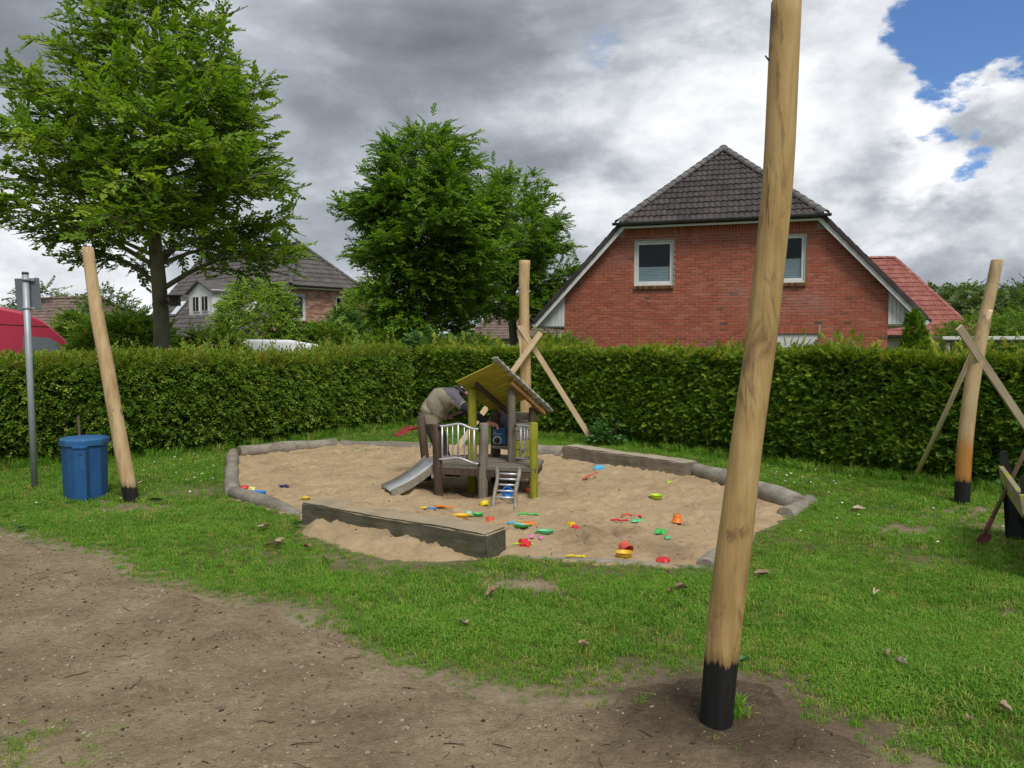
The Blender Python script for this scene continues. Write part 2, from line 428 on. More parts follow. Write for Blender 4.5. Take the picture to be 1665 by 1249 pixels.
def postmat(name, stops, char_z, orange_z=None, stain=0.5):
    m, t, out = newmat(name)
    co = nd(t, 'ShaderNodeTexCoord').outputs['Object']
    z = nd(t, 'ShaderNodeSeparateXYZ', {0: co}).outputs[2]
    mp = nd(t, 'ShaderNodeMapping', {0: co, 'Scale': (20, 20, 1.3)}).outputs[0]
    g = noise(t, mp, 1.6, 9, 0.62, 0.6)
    lg = noise(t, nd(t, 'ShaderNodeMapping', {0: co, 'Scale': (7, 7, 2.2)}).outputs[0], 1.0, 6, 0.6)
    f = mth(t, 'ADD', mth(t, 'MULTIPLY', maprange(t, g, 0.28, 0.72, smooth=False), 0.5), mth(t, 'MULTIPLY', maprange(t, lg, 0.3, 0.7), 0.5))
    c = ramp(t, f, stops)
    st = noise(t, nd(t, 'ShaderNodeMapping', {0: co, 'Scale': (9, 9, 3.2), 'Location': (0.3, 0.1, 0.7)}).outputs[0], 1.0, 7, 0.65, 0.8)
    c = mixc(t, mth(t, 'MULTIPLY', maprange(t, st, 0.53, 0.66), stain), c, (0.15, 0.085, 0.045))
    kn = nd(t, 'ShaderNodeTexVoronoi', {'Vector': nd(t, 'ShaderNodeMapping', {0: co, 'Scale': (5, 5, 2.4)}).outputs[0], 'Scale': 1.0}).outputs[0]
    c = mixc(t, mth(t, 'MULTIPLY', maprange(t, kn, 0.07, 0.15, 1.0, 0.0), 0.75), c, (0.13, 0.075, 0.035))
    ck = noise(t, nd(t, 'ShaderNodeMapping', {0: co, 'Scale': (26, 26, .8), 'Location': (2.3, 1.1, .4)}).outputs[0], 1.0, 3, .5, .3)
    ckm = maprange(t, mth(t, 'ABSOLUTE', mth(t, 'SUBTRACT', ck, .5)), .0, .014, 1.0, 0.0)
    ckm = mth(t, 'MULTIPLY', ckm, maprange(t, noise(t, nd(t, 'ShaderNodeMapping', {0: co, 'Scale': (6, 6, 1.4)}).outputs[0], 1.0, 3), .48, .60))
    c = mixc(t, mth(t, 'MULTIPLY', ckm, .8), c, (0.07, 0.04, 0.02))
    if orange_z:
        zo = mth(t, 'ADD', z, mth(t, 'MULTIPLY', mth(t, 'SUBTRACT', lg, 0.5), 0.35))
        c = mixc(t, maprange(t, zo, orange_z - 0.12, orange_z + 0.1, 0.85, 0.0), c, (0.42, 0.17, 0.025))
    zn = mth(t, 'ADD', z, mth(t, 'MULTIPLY', mth(t, 'SUBTRACT', g, 0.5), 0.11))
    k = maprange(t, zn, char_z - 0.014, char_z + 0.010, 1.0, 0.0)
    sc_ = maprange(t, zn, char_z, char_z + 0.07, 0.55, 0.0)
    c = mixc(t, sc_, c, (0.12, 0.06, 0.025))
    ch = ramp(t, g, [(0.3, (0.006, 0.006, 0.006)), (0.75, (0.022, 0.021, 0.021))])
    c = mixc(t, k, c, ch)
    bsdf(t, out, c, maprange(t, k, 0, 1, 0.62, 0.8), 0.3, 0, bump(t, mth(t, 'ADD', g, mth(t, 'MULTIPLY', lg, 0.6)), 0.22, 0.01))
    return m
TAN = [(0, (0.27, 0.165, 0.060)), (0.5, (0.44, 0.30, 0.122)), (1, (0.57, 0.425, 0.205))]
MT['post_near'] = postmat('post_near', TAN, 0.30, stain=0.7)
MT['post_left'] = postmat('post_left', [(0, (0.36, 0.23, 0.105)), (0.5, (0.53, 0.38, 0.20)), (1, (0.64, 0.50, 0.30))], 0.17, stain=0.2)
MT['post_back'] = postmat('post_back', [(0, (0.35, 0.215, 0.095)), (0.5, (0.52, 0.36, 0.18)), (1, (0.62, 0.47, 0.27))], 0.25, stain=0.3)
MT['post_right'] = postmat('post_right', [(0, (0.33, 0.23, 0.11)), (0.5, (0.47, 0.34, 0.18)), (1, (0.56, 0.43, 0.25))], 0.245, 0.62, stain=0.35)

# building stuff
def brickmat(name, cols):
    m, t, out = newmat(name)
    r = objrnd(t)
    pos = nd(t, 'ShaderNodeNewGeometry').outputs['Position']
    n1 = noise(t, pos, 9.0, 4)
    n2 = noise(t, pos, 0.7, 3)
    f = mth(t, 'ADD', r, mth(t, 'MULTIPLY', mth(t, 'SUBTRACT', n1, 0.5), 0.18))
    f = mth(t, 'ADD', f, mth(t, 'MULTIPLY', mth(t, 'SUBTRACT', n2, 0.5), 0.2), clamp=True)
    c = ramp(t, f, cols)
    eff = maprange(t, noise(t, nd(t, 'ShaderNodeMapping', {0: pos, 'Scale': (0.5, 0.5, 0.8)}).outputs[0], 1.0, 6, 0.6), 0.52, 0.75)
    c = mixc(t, mth(t, 'MULTIPLY', eff, 0.30), c, (0.42, 0.33, 0.31))
    bsdf(t, out, c, 0.85, 0.2, 0, bump(t, noise(t, pos, 60.0, 4), 0.3, 0.004))
    return m
MT['brick'] = brickmat('brick', [(0.0, (0.15, 0.08, 0.06)), (0.03, (0.34, 0.088, 0.050)), (0.4, (0.38, 0.100, 0.057)), (0.75, (0.41, 0.113, 0.066)), (1.0, (0.45, 0.145, 0.092))])
MT['brick_pale'] = brickmat('brick_pale', [(0.0, (0.22, 0.12, 0.09)), (0.3, (0.38, 0.17, 0.12)), (0.7, (0.46, 0.23, 0.17)), (1.0, (0.55, 0.36, 0.29))])
MT['brick_sill'] = brickmat('brick_sill', [(0.0, (0.10, 0.06, 0.035)), (0.5, (0.20, 0.11, 0.06)), (1.0, (0.27, 0.15, 0.085))])
MT['mortar'] = mk('mortar', [(0, (0.32, 0.28, 0.24)), (1, (0.44, 0.40, 0.35))], 8, bmp=0.2, rough=0.95, coords='World')
def tilemat(name, cols, rough=0.6, spec=0.3):
    m, t, out = newmat(name)
    pos = nd(t, 'ShaderNodeNewGeometry').outputs['Position']
    n1 = noise(t, pos, 3.0, 6, 0.65)
    f = mth(t, 'ADD', mth(t, 'MULTIPLY', objrnd(t), 0.35), mth(t, 'MULTIPLY', maprange(t, n1, 0.3, 0.7), 0.65), clamp=True)
    bsdf(t, out, ramp(t, f, cols), rough, spec, 0, bump(t, noise(t, pos, 30.0, 4), 0.15, 0.005))
    return m
MT['tile_dark'] = tilemat('tile_dark', [(0, (0.034, 0.027, 0.026)), (0.5, (0.058, 0.047, 0.046)), (1, (0.092, 0.077, 0.075))])
MT['tile_cap'] = tilemat('tile_cap', [(0, (0.075, 0.070, 0.068)), (0.5, (0.125, 0.118, 0.113)), (1, (0.18, 0.17, 0.162))])
MT['tile_grey'] = tilemat('tile_grey', [(0, (0.065, 0.058, 0.055)), (0.5, (0.10, 0.090, 0.086)), (1, (0.145, 0.130, 0.125))])
MT['tile_brown'] = tilemat('tile_brown', [(0, (0.11, 0.075, 0.062)), (0.5, (0.17, 0.12, 0.10)), (1, (0.23, 0.17, 0.145))])
MT['tile_red'] = tilemat('tile_red', [(0, (0.23, 0.072, 0.056)), (0.5, (0.31, 0.110, 0.088)), (1, (0.39, 0.165, 0.135))])
MT['white_paint'] = mk('white_paint', [(0, (0.66, 0.66, 0.65)), (1, (0.78, 0.78, 0.77))], 5, bmp=0.03, rough=0.5)
MT['white_plank'] = mk('white_plank', [(0, (0.58, 0.59, 0.58)), (1, (0.74, 0.75, 0.74))], 4, rnd=0.6, bmp=0.05, rough=0.55)
MT['zinc'] = mk('zinc', [(0, (0.055, 0.060, 0.066)), (1, (0.095, 0.10, 0.108))], 6, bmp=0.03, rough=0.45, metal=0.2)
MT['galv'] = mk('galv', [(0, (0.30, 0.325, 0.36)), (1, (0.42, 0.45, 0.49))], 7, bmp=0.03, rough=0.5, metal=0.35)
MT['sign_back'] = mk('sign_back', [(0, (0.13, 0.155, 0.17)), (1, (0.18, 0.205, 0.22))], 4, bmp=0.02, rough=0.5, metal=0.3)
MT['alu'] = mk('alu', [(0, (0.55, 0.56, 0.60)), (1, (0.70, 0.71, 0.74))], 9, bmp=0.02, rough=0.38, metal=0.55)
MT['steel_slide'] = mk('steel_slide', [(0, (0.50, 0.51, 0.52)), (1, (0.68, 0.69, 0.70))], 9, (1, 1, 1), bmp=0.03, rough=0.35, metal=0.6)
MT['blind'] = mk('blind', [(0, (0.55, 0.60, 0.65)), (1, (0.70, 0.75, 0.80))], 3, bmp=0.0, rough=0.8)
MT['room'] = mk('room', [(0, (0.012, 0.012, 0.014)), (1, (0.02, 0.02, 0.022))], 3, bmp=0.0, rough=0.9)
def glassmat(name, tint=(0.85, 0.9, 0.9), base=0.0):
    m, t, out = newmat(name)
    fr = nd(t, 'ShaderNodeFresnel', {'IOR': 1.5}).outputs[0]
    f = mth(t, 'ADD', mth(t, 'MULTIPLY', fr, .6), base, clamp=True)
    mx = nd(t, 'ShaderNodeMixShader', {0: f, 1: nd(t, 'ShaderNodeBsdfTransparent', {0: tint}).outputs[0], 2: nd(t, 'ShaderNodeBsdfGlossy', {0: (0.9, 0.92, 0.95), 'Roughness': 0.02}).outputs[0]})
    t.links.new(mx.outputs[0], out.inputs[0])
    return m
MT['glass'] = glassmat('glass')
MT['car_glass'] = glassmat('car_glass', (0.25, 0.28, 0.28), 0.2)
def plain(name, c, rough=0.5, spec=0.4, metal=0.0, coat=0.0, v=0.12, scale=8, bmp=0.03):
    a = tuple(k * (1 - v) for k in c); b = tuple(min(1, k * (1 + v)) for k in c)
    MT[name] = mk(name, [(0, a), (1, b)], scale, rough=rough, spec=spec, metal=metal, coat=coat, bmp=bmp)
    return MT[name]
MT['bin_blue'] = mk('bin_blue', [(0, (0.016, 0.06, 0.16)), (0.35, (0.020, 0.088, 0.235)), (0.75, (0.026, 0.105, 0.27)), (1, (0.07, 0.16, 0.31))], 5, (1, 1, .45), detail=9, nrough=.7, rough=.45, bmp=.05)
plain('bin_lid', (0.030, 0.125, 0.30), 0.42, v=0.15)
plain('van_red', (0.46, 0.022, 0.060), 0.35, coat=0.5, v=0.06)
plain('car_white', (0.83, 0.84, 0.86), 0.4, v=0.02)
plain('car_silver', (0.40, 0.43, 0.46), 0.35, metal=0.4, v=0.05)
plain('car_black', (0.012, 0.012, 0.013), 0.6)
plain('tyre', (0.014, 0.014, 0.015), 0.9)
plain('rim', (0.45, 0.46, 0.48), 0.4, metal=0.7)
plain('lamp_glass', (0.75, 0.75, 0.72), 0.15)
plain('iron_black', (0.012, 0.012, 0.014), 0.5, v=0.3)
plain('jacket_olive', (0.26, 0.23, 0.165), 0.9, v=0.14, scale=14, bmp=0.4)
plain('jacket_grey', (0.105, 0.102, 0.118), 0.9, v=0.16, scale=14, bmp=0.4)
plain('sleeve_dark', (0.020, 0.020, 0.026), 0.9, v=0.2, scale=14, bmp=0.4)
plain('trousers', (0.040, 0.036, 0.032), 0.9, v=0.25, scale=14, bmp=0.4)
plain('shoe', (0.018, 0.016, 0.014), 0.7)
plain('skin', (0.46, 0.21, 0.155), 0.55, v=0.12)
plain('cap_grey', (0.06, 0.06, 0.065), 0.9)
plain('hair', (0.055, 0.050, 0.048), 0.8)
plain('cap_white', (0.6, 0.6, 0.6), 0.8)
plain('shovel_red', (0.26, 0.030, 0.026), 0.55, v=0.3, bmp=0.1)
plain('shovel_pink', (0.27, 0.085, 0.095), 0.6, v=0.35, bmp=0.1)
plain('radio_blue', (0.010, 0.085, 0.20), 0.45)
plain('radio_black', (0.014, 0.015, 0.017), 0.5)
plain('radio_grey', (0.46, 0.47, 0.47), 0.5)
plain('rope', (0.35, 0.30, 0.22), 0.9)
plain('nail', (0.12, 0.11, 0.10), 0.5, metal=0.6)
plain('daisy', (0.78, 0.78, 0.74), 0.8)
for k, c in {'red': (0.60, 0.025, 0.03), 'coral': (0.68, 0.10, 0.06), 'orange': (0.75, 0.19, 0.02), 'yellow': (0.72, 0.56, 0.02), 'gold': (0.70, 0.42, 0.02),
             'lime': (0.42, 0.62, 0.02), 'green': (0.06, 0.48, 0.09), 'mint': (0.10, 0.50, 0.22), 'blue': (0.02, 0.22, 0.62), 'sky': (0.10, 0.42, 0.70), 'navy': (0.018, 0.018, 0.10),
             'violet': (0.05, 0.05, 0.38), 'pink': (0.70, 0.22, 0.50), 'aqua': (0.20, 0.62, 0.62), 'paleyellow': (0.66, 0.66, 0.25)}.items():
    plain('toy_' + k, c, 0.4, v=0.08)

# ------------------------------------------------------------------ foliage prototypes (leaf sprays) and scattering
def proto(name, v, f, mats, mi=None, smooth=False):
    me = pymesh(v, f, name)
    for m in mats: me.materials.append(m)
    if mi is not None: me.polygons.foreach_set('material_index', mi)
    if smooth: me.polygons.foreach_set('use_smooth', [True] * len(me.polygons))
    return bpy.data.objects.new(name, me)        # never linked: only its mesh is instanced
def leaf_geo(V, F, base, d, nrm, L, W):
    d = d.normalized(); s = d.cross(nrm).normalized(); n = s.cross(d)
    o = len(V)
    V += [base, base + d * L * 0.33 + s * W * 0.47 + n * L * 0.06, base + d * L * 0.72 + s * W * 0.36 + n * L * 0.05, base + d * L - n * L * 0.08,
          base + d * L * 0.72 - s * W * 0.36 + n * L * 0.05, base + d * L * 0.33 - s * W * 0.47 + n * L * 0.06, base + d * L * 0.5 - n * L * 0.02]
    F += [(o, o + 1, o + 6), (o + 1, o + 2, o + 6), (o + 2, o + 3, o + 6), (o + 3, o + 4, o + 6), (o + 4, o + 5, o + 6), (o + 5, o, o + 6)]
def spray(name, mat, seed, n=9, L=0.34, leaf=0.075, w=0.045, tilt=0.35, droop=0.15, ang=55, up=0.0):
    rd = random.Random(seed)
    V, F = [], []
    for i in range(n):
        t = (i + 0.6) / n
        p = Vector((t * L, rd.uniform(-.012, .012), -droop * L * t * t + up * L * t * t))
        sgn = 1 if i % 2 else -1
        a = R(ang * (1 - 0.6 * t) + rd.uniform(-14, 14)) * sgn
        d = Vector((math.cos(a), math.sin(a), rd.uniform(-tilt, tilt) * 0.6))
        nn = Vector((rd.uniform(-tilt, tilt), rd.uniform(-tilt, tilt), 1))
        leaf_geo(V, F, p, d, nn, leaf * rd.uniform(0.75, 1.15), w * rd.uniform(0.8, 1.1))
    nl = len(F)
    o = len(V)
    V += [Vector((0, -.003, 0)), Vector((0, .003, 0)), Vector((L, 0, -droop * L + up * L)), Vector((L * .5, 0, -droop * L * .25 + .006))]
    F += [(o, o + 1, o + 3), (o, o + 3, o + 2)]
    return proto(name, V, F, [mat, MT['twig']], [0] * nl + [1, 1])
def frond(name, mat, seed, L=0.15, n=11):
    rd = random.Random(seed)
    V, F = [], []
    def dia(b, d, l, w, nn):
        s = d.cross(nn).normalized(); o = len(V)
        V.extend([b, b + d * l * .45 + s * w, b + d * l - nn * l * .15, b + d * l * .45 - s * w])
        F.append((o, o + 1, o + 2)); F.append((o, o + 2, o + 3))
    for i in range(n):
        t = (i + .3) / n
        a = R((62 - 45 * t) * (1 if i % 2 else -1) + rd.uniform(-8, 8))
        d = Vector((math.cos(a), math.sin(a), rd.uniform(-.25, .25))).normalized()
        nn = Vector((rd.uniform(-.3, .3), rd.uniform(-.3, .3), 1)).normalized()
        dia(Vector((t * L * .8, 0, -.1 * L * t * t)), d, L * (0.52 - .25 * t) * rd.uniform(.8, 1.2), L * .055, nn)
    dia(Vector((0, 0, 0)), Vector((1, 0, -.05)).normalized(), L, L * .04, Vector((0, 0, 1)))
    return proto(name, V, F, [mat])
def grass_clump(name, mat, seed, n=12, h=0.05, spread=0.03, w=0.0055):
    rd = random.Random(seed)
    V, F = [], []
    for i in range(n):
        a = rd.uniform(0, 2 * PI); r = spread * math.sqrt(rd.random())
        b = Vector((r * math.cos(a), r * math.sin(a), -0.006))
        a2 = rd.uniform(0, 2 * PI); d = Vector((math.cos(a2), math.sin(a2), 0)); s = Vector((-d.y, d.x, 0))
        hh = h * rd.uniform(.55, 1.2); lean = rd.uniform(.15, .95)
        ww = w * rd.uniform(.7, 1.2)
        o = len(V)
        m1 = b + d * hh * lean * .3 + Vector((0, 0, hh * .6)); tip = b + d * hh * lean + Vector((0, 0, hh * (1 - .35 * lean)))
        V += [b - s * ww / 2, b + s * ww / 2, m1 + s * ww * .42, m1 - s * ww * .42, tip]
        F += [(o, o + 1, o + 2), (o, o + 2, o + 3), (o + 3, o + 2, o + 4)]
    return proto(name, V, F, [mat])

_GN = {}
def scatter_group(key, protos):
    if key in _GN: return _GN[key]
    g = bpy.data.node_groups.new('scatter_' + key, 'GeometryNodeTree')
    g.interface.new_socket('Geometry', in_out='INPUT', socket_type='NodeSocketGeometry')
    g.interface.new_socket('Geometry', in_out='OUTPUT', socket_type='NodeSocketGeometry')
    gi = g.nodes.new('NodeGroupInput'); go = g.nodes.new('NodeGroupOutput')
    jn = g.nodes.new('GeometryNodeJoinGeometry')
    for p in reversed(protos):
        oi = g.nodes.new('GeometryNodeObjectInfo'); oi.inputs['Object'].default_value = p
        oi.inputs['As Instance'].default_value = True
        g.links.new(oi.outputs['Geometry'], jn.inputs[0])
    def att(nm, ty):
        a = g.nodes.new('GeometryNodeInputNamedAttribute'); a.data_type = ty; a.inputs['Name'].default_value = nm
        return a.outputs['Attribute']
    er = g.nodes.new('FunctionNodeEulerToRotation'); g.links.new(att('rot', 'FLOAT_VECTOR'), er.inputs[0])
    ip = g.nodes.new('GeometryNodeInstanceOnPoints')
    g.links.new(gi.outputs[0], ip.inputs['Points'])
    g.links.new(jn.outputs[0], ip.inputs['Instance'])
    ip.inputs['Pick Instance'].default_value = True
    g.links.new(att('idx', 'INT'), ip.inputs['Instance Index'])
    g.links.new(er.outputs[0], ip.inputs['Rotation'])
    g.links.new(att('scl', 'FLOAT'), ip.inputs['Scale'])
    g.links.new(ip.outputs[0], go.inputs[0])
    _GN[key] = g
    return g
def scatter(name, key, protos, pts, rot, scl, parent=None, kind='stuff', idx=None):
    pts = np.asarray(pts, float); n = len(pts)
    me = bpy.data.meshes.new(name)
    me.vertices.add(n)
    me.vertices.foreach_set('co', pts.astype(np.float32).ravel())
    a = me.attributes.new('rot', 'FLOAT_VECTOR', 'POINT'); a.data.foreach_set('vector', np.asarray(rot, np.float32).ravel())
    a = me.attributes.new('scl', 'FLOAT', 'POINT'); a.data.foreach_set('value', np.asarray(scl, np.float32))
    if idx is None: idx = RNG.integers(0, len(protos), n)
    a = me.attributes.new('idx', 'INT', 'POINT'); a.data.foreach_set('value', np.asarray(idx, np.int32))
    me.update()
    for p in protos:
        for m in p.data.materials:
            if m.name not in [x.name for x in me.materials]: me.materials.append(m)
    o = link(name, me, parent)
    md = o.modifiers.new('scatter', 'NODES'); md.node_group = scatter_group(key, protos)
    if kind: o['kind'] = kind
    return o
def rot_from_dir(d, roll):
    """euler that turns +X to d (arrays N,3), rolled about it"""
    d = d / np.linalg.norm(d, axis=1, keepdims=True)
    yaw = np.arctan2(d[:, 1], d[:, 0]); pit = -np.arcsin(np.clip(d[:, 2], -1, 1))
    return np.stack([roll, pit, yaw], 1)      # XYZ euler: roll about X first, then pitch, then yaw

PR = {
    'tree': [spray(f'spray_{i}', MT['leaf_tree'], i, n=12, L=0.38, leaf=0.092, w=0.056, tilt=.55) for i in range(4)],
    'treeb': [spray(f'sprayb_{i}', MT['leaf_tree_b'], 20 + i, n=12, L=0.40, leaf=0.095, w=0.057, tilt=.55) for i in range(4)],
    'hedge': [spray(f'hsp_{i}', MT['leaf_hedge'], 40 + i, n=8, L=0.125, leaf=0.046, w=0.030, tilt=0.6) for i in range(4)],
    'shoot': [spray(f'sht_{i}', MT['leaf_shoot'], 60 + i, n=9, L=0.20, leaf=0.045, w=0.027, tilt=0.5, droop=0.0) for i in range(3)],
    'thuja': [frond(f'thj_{i}', MT['leaf_thuja'], 80 + i, 0.105, 13) for i in range(4)],
    'thujatop': [frond(f'tht_{i}', MT['leaf_thuja_top'], 90 + i, 0.115, 13) for i in range(3)],
    'pale': [spray(f'pal_{i}', MT['leaf_pale'], 100 + i, n=9, L=0.34, leaf=0.085, w=0.04, tilt=0.5, droop=0.3) for i in range(3)],
    'mid': [spray(f'mid_{i}', MT['leaf_mid'], 110 + i, n=9, L=0.30, leaf=0.09, w=0.05, tilt=0.5) for i in range(3)],
    'deep': [spray(f'dep_{i}', MT['leaf_deep'], 120 + i, n=9, L=0.32, leaf=0.09, w=0.05, tilt=0.5) for i in range(3)],
    'far': [spray(f'far_{i}', MT['leaf_far'], 130 + i, n=9, L=0.6, leaf=0.17, w=0.10, tilt=0.5) for i in range(3)],
    'weed': [spray(f'wed_{i}', MT['leaf_weed'], 140 + i, n=6, L=0.20, leaf=0.10, w=0.072, tilt=0.6, droop=0.3) for i in range(3)],
    'grass': [grass_clump(f'grs_{i}', MT['grass'], 150 + i, 17, 0.046, 0.038, 0.0048) for i in range(4)] + [grass_clump('grs_dry', MT['grass_dry'], 156, 15, 0.032, 0.038, 0.0048)],
    'tallgrass': [grass_clump(f'tgr_{i}', MT['grass'], 160 + i, 16, 0.22, 0.05, 0.008) for i in range(3)],
}
# ------------------------------------------------------------------ ground, path, sand
def poly_px(pp): return [tuple(G(*p).xy) for p in pp]
SAND = poly_px([(374, 736), (378, 812), (430, 826), (486, 840), (498, 866), (560, 893), (640, 908), (740, 914), (830, 906), (900, 909), (1000, 914), (1090, 920),
                (1162, 924), (1190, 895), (1240, 862), (1300, 829), (1225, 803), (1125, 770), (1000, 748), (912, 735), (800, 724), (660, 722), (550, 720), (460, 728)])
PATH = poly_px([(0, 868), (70, 887), (130, 903), (200, 938), (330, 973), (440, 992), (520, 1022), (570, 1056), (660, 1096), (760, 1120), (860, 1142), (980, 1138), (1075, 1108),
                (1170, 1103), (1245, 1120), (1300, 1172), (1400, 1222), (1480, 1262), (1560, 1330)]) + [(3.2, 1.0), (3.5, -6), (-16, -6), (-16, 10.5), tuple(G(-420, 800).xy)]
BARE = [(855, 951, .36, .15, 1.0), (215, 826, .60, .16, .9), (300, 800, .5, .14, .5), (1570, 832, 1.0, .18, .85), (1475, 862, .40, .10, .95), (1100, 1080, .6, .16, .55),
        (1420, 1180, .35, .1, .6), (1265, 1005, .25, .06, .35), (640, 905, .9, .22, .55), (1000, 930, 1.2, .12, .35), (560, 870, .4, .2, .5), (1640, 862, .35, .3, .6),
        (960, 1130, .8, .22, .6), (600, 728, .5, .3, -.9), (1160, 1130, .55, .30, .85)]
BAREW = [(G(px, py), rx, ry, a) for (px, py, rx, ry, a) in BARE]
def bare(x, y):
    b = np.zeros_like(x)
    for (c, rx, ry, a) in BAREW:
        ry2 = ry * max(1.0, c.y / 3.0)
        d = np.sqrt(((x - c.x) / rx) ** 2 + ((y - c.y) / ry2) ** 2) + fbm(x, y, 3.0, 3, 5) * 0.5
        b = np.maximum(b, a * np.clip(1.35 - d, 0, 1)) if a > 0 else b
    return b
def gz(x, y):
    return 0.012 * fbm(x, y, 0.8, 3, 3)
def ragged(x, y): return 0.16 * fbm(x, y, 1.6, 4, 11) + 0.05 * fbm(x, y, 9.0, 2, 12)
def sand_d(x, y): return sdf(x, y, SAND) + 0.08 * fbm(x, y, 2.2, 3, 21) + 0.07 * fbm(x, y, 8.0, 3, 22)
def path_d(x, y): return sdf(x, y, PATH) + ragged(x, y)

def grid_mesh(name, xs, ys, zfun, mat, attrs=None, keep=None):
    X, Y = np.meshgrid(xs, ys)
    x, y = X.ravel(), Y.ravel()
    z = zfun(x, y)
    nx, ny = len(xs), len(ys)
    i = np.arange(nx * ny).reshape(ny, nx)
    quads = np.stack([i[:-1, :-1], i[:-1, 1:], i[1:, 1:], i[1:, :-1]], -1).reshape(-1, 4)
    if keep is not None:
        kk = keep(x, y)
        quads = quads[kk[quads].any(1)]
        used = np.zeros(nx * ny, bool); used[quads.ravel()] = True
        rem = np.cumsum(used) - 1
        quads = rem[quads]; x, y, z = x[used], y[used], z[used]
    me = bpy.data.meshes.new(name)
    me.vertices.add(len(x)); me.vertices.foreach_set('co', np.stack([x, y, z], 1).astype(np.float32).ravel())
    me.loops.add(quads.size); me.loops.foreach_set('vertex_index', quads.ravel().astype(np.int32))
    me.polygons.add(len(quads)); me.polygons.foreach_set('loop_start', (np.arange(len(quads)) * 4).astype(np.int32))
    me.polygons.foreach_set('use_smooth', np.ones(len(quads), bool))
    me.update(calc_edges=True); me.validate()
    for k, f in (attrs or {}).items():
        a = me.attributes.new(k, 'FLOAT', 'POINT'); a.data.foreach_set('value', np.clip(f(x, y), 0, 1).astype(np.float32))
    return link(name, me, None, mat)

def post_dark(x, y):
    c = G(1185, 1165)
    d = np.hypot((x - c.x) / 0.62, (y - c.y) / 0.50)
    return np.clip((1.30 - d + 0.55 * fbm(x, y, 3.0, 4, 44)) * 1.3, 0, 1)
def lawn_z(x, y):
    z = gz(x, y)
    z = z - 0.12 * np.clip(-sand_d(x, y) / 0.25, 0, 1)
    z = z - 0.05 * np.clip(-path_d(x, y) / 0.2, 0, 1)
    return z
def lawn_soil(x, y):
    s = np.maximum(bare(x, y), np.clip(1.15 - path_d(x, y) / 0.38, 0, 1))
    s = np.maximum(s, np.clip(1 - sand_d(x, y) / 0.10, 0, 1) * 0.8)
    return np.maximum(s, np.clip(fbm(x, y, 1.3, 4, 31) * 1.3 - 0.45, 0, 0.5))
far = [16, 20, 26, 34, 46, 64, 90, 140, 220, 340]
xs = np.array([-v for v in far[::-1]] + list(np.arange(-13, 13.01, 0.09)) + far)
ys = np.array([-60, -20, -6, -2] + list(np.arange(0.6, 17.0, 0.09)) + [19, 23, 28, 36, 50, 75, 120, 200, 360])
lawn = grid_mesh('lawn', xs, ys, lawn_z, MT['lawn'], {'soil': lawn_soil, 'dark': post_dark})
tag(lawn, 'wide mown lawn around the sandpit and behind the hedges', 'lawn', kind='structure')

def path_z(x, y):
    d = path_d(x, y)
    return gz(x, y) + np.where(d < 0, 0.010 * np.clip(-d / 0.10, 0, 1), -np.clip(d, 0, 0.25) * 0.35) + 0.018 * fbm(x, y, 7.0, 4, 41, 0.6) * np.clip(-d / 0.1, 0.2, 1) + 0.005 * fbm(x, y, 30.0, 2, 42)
def path_soil(x, y):
    return np.maximum(0 * x, np.clip(0.5 * fbm(x, y, 1.6, 5, 45) - .05, 0, .5))
pxs = np.array([-16, -13, -10, -8, -6.5, -5.6] + list(np.arange(-5.2, 3.6, 0.032)))
pys = np.array([-6, -3, -1, 0.4, 1.2] + list(np.arange(1.5, 7.4, 0.032)) + [8, 9, 10.5])
path = grid_mesh('path', pxs, pys, path_z, MT['path'], {'soil': path_soil, 'dark': post_dark}, lambda x, y: path_d(x, y) < 0.2)
tag(path, 'trodden brown earth path across the foreground', 'path', kind='structure')

# sand with footprints and dug places
def px_r(px, py, r): g = G(px, py); return g.x, g.y, r
DUG = [px_r(945, 872, .34), px_r(1005, 868, .2), px_r(1065, 893, .26)]
DENT = []
rd = random.Random(3)
sp = np.array(SAND); sx0, sy0 = sp.min(0); sx1, sy1 = sp.max(0)
while len(DENT) < 900:
    x, y = rd.uniform(sx0, sx1), rd.uniform(sy0, sy1)
    DENT.append((x, y, rd.uniform(.06, .14), rd.uniform(.03, .06), rd.uniform(0, PI), rd.uniform(.014, .040)))
sxs = np.arange(sx0 - .25, sx1 + .25, 0.03); sys_ = np.arange(sy0 - .25, sy1 + .25, 0.03)
def dents(x, y):
    z = np.zeros_like(x)
    nx = len(sxs)
    for (cx, cy, a, b, th, dp) in DENT:
        i0, i1 = np.searchsorted(sxs, (cx - .28, cx + .28)); j0, j1 = np.searchsorted(sys_, (cy - .28, cy + .28))
        if i1 <= i0 or j1 <= j0: continue
        idx = (np.arange(j0, j1)[:, None] * nx + np.arange(i0, i1)[None, :]).ravel()
        dx, dy = x[idx] - cx, y[idx] - cy
        u = (dx * math.cos(th) + dy * math.sin(th)) / a; v = (-dx * math.sin(th) + dy * math.cos(th)) / b
        q = np.sqrt(u * u + v * v)
        z[idx] += -dp * np.exp(-(q ** 3)) + dp * 0.45 * np.exp(-((q - 1.5) / .35) ** 2)
    return z
HOLE = G(758, 800)
BK0, BK1 = G(489, 818, .2), G(789, 869, .2)
_bd = (BK1 - BK0).normalized(); _bn = Vector((-_bd.y, _bd.x, 0))
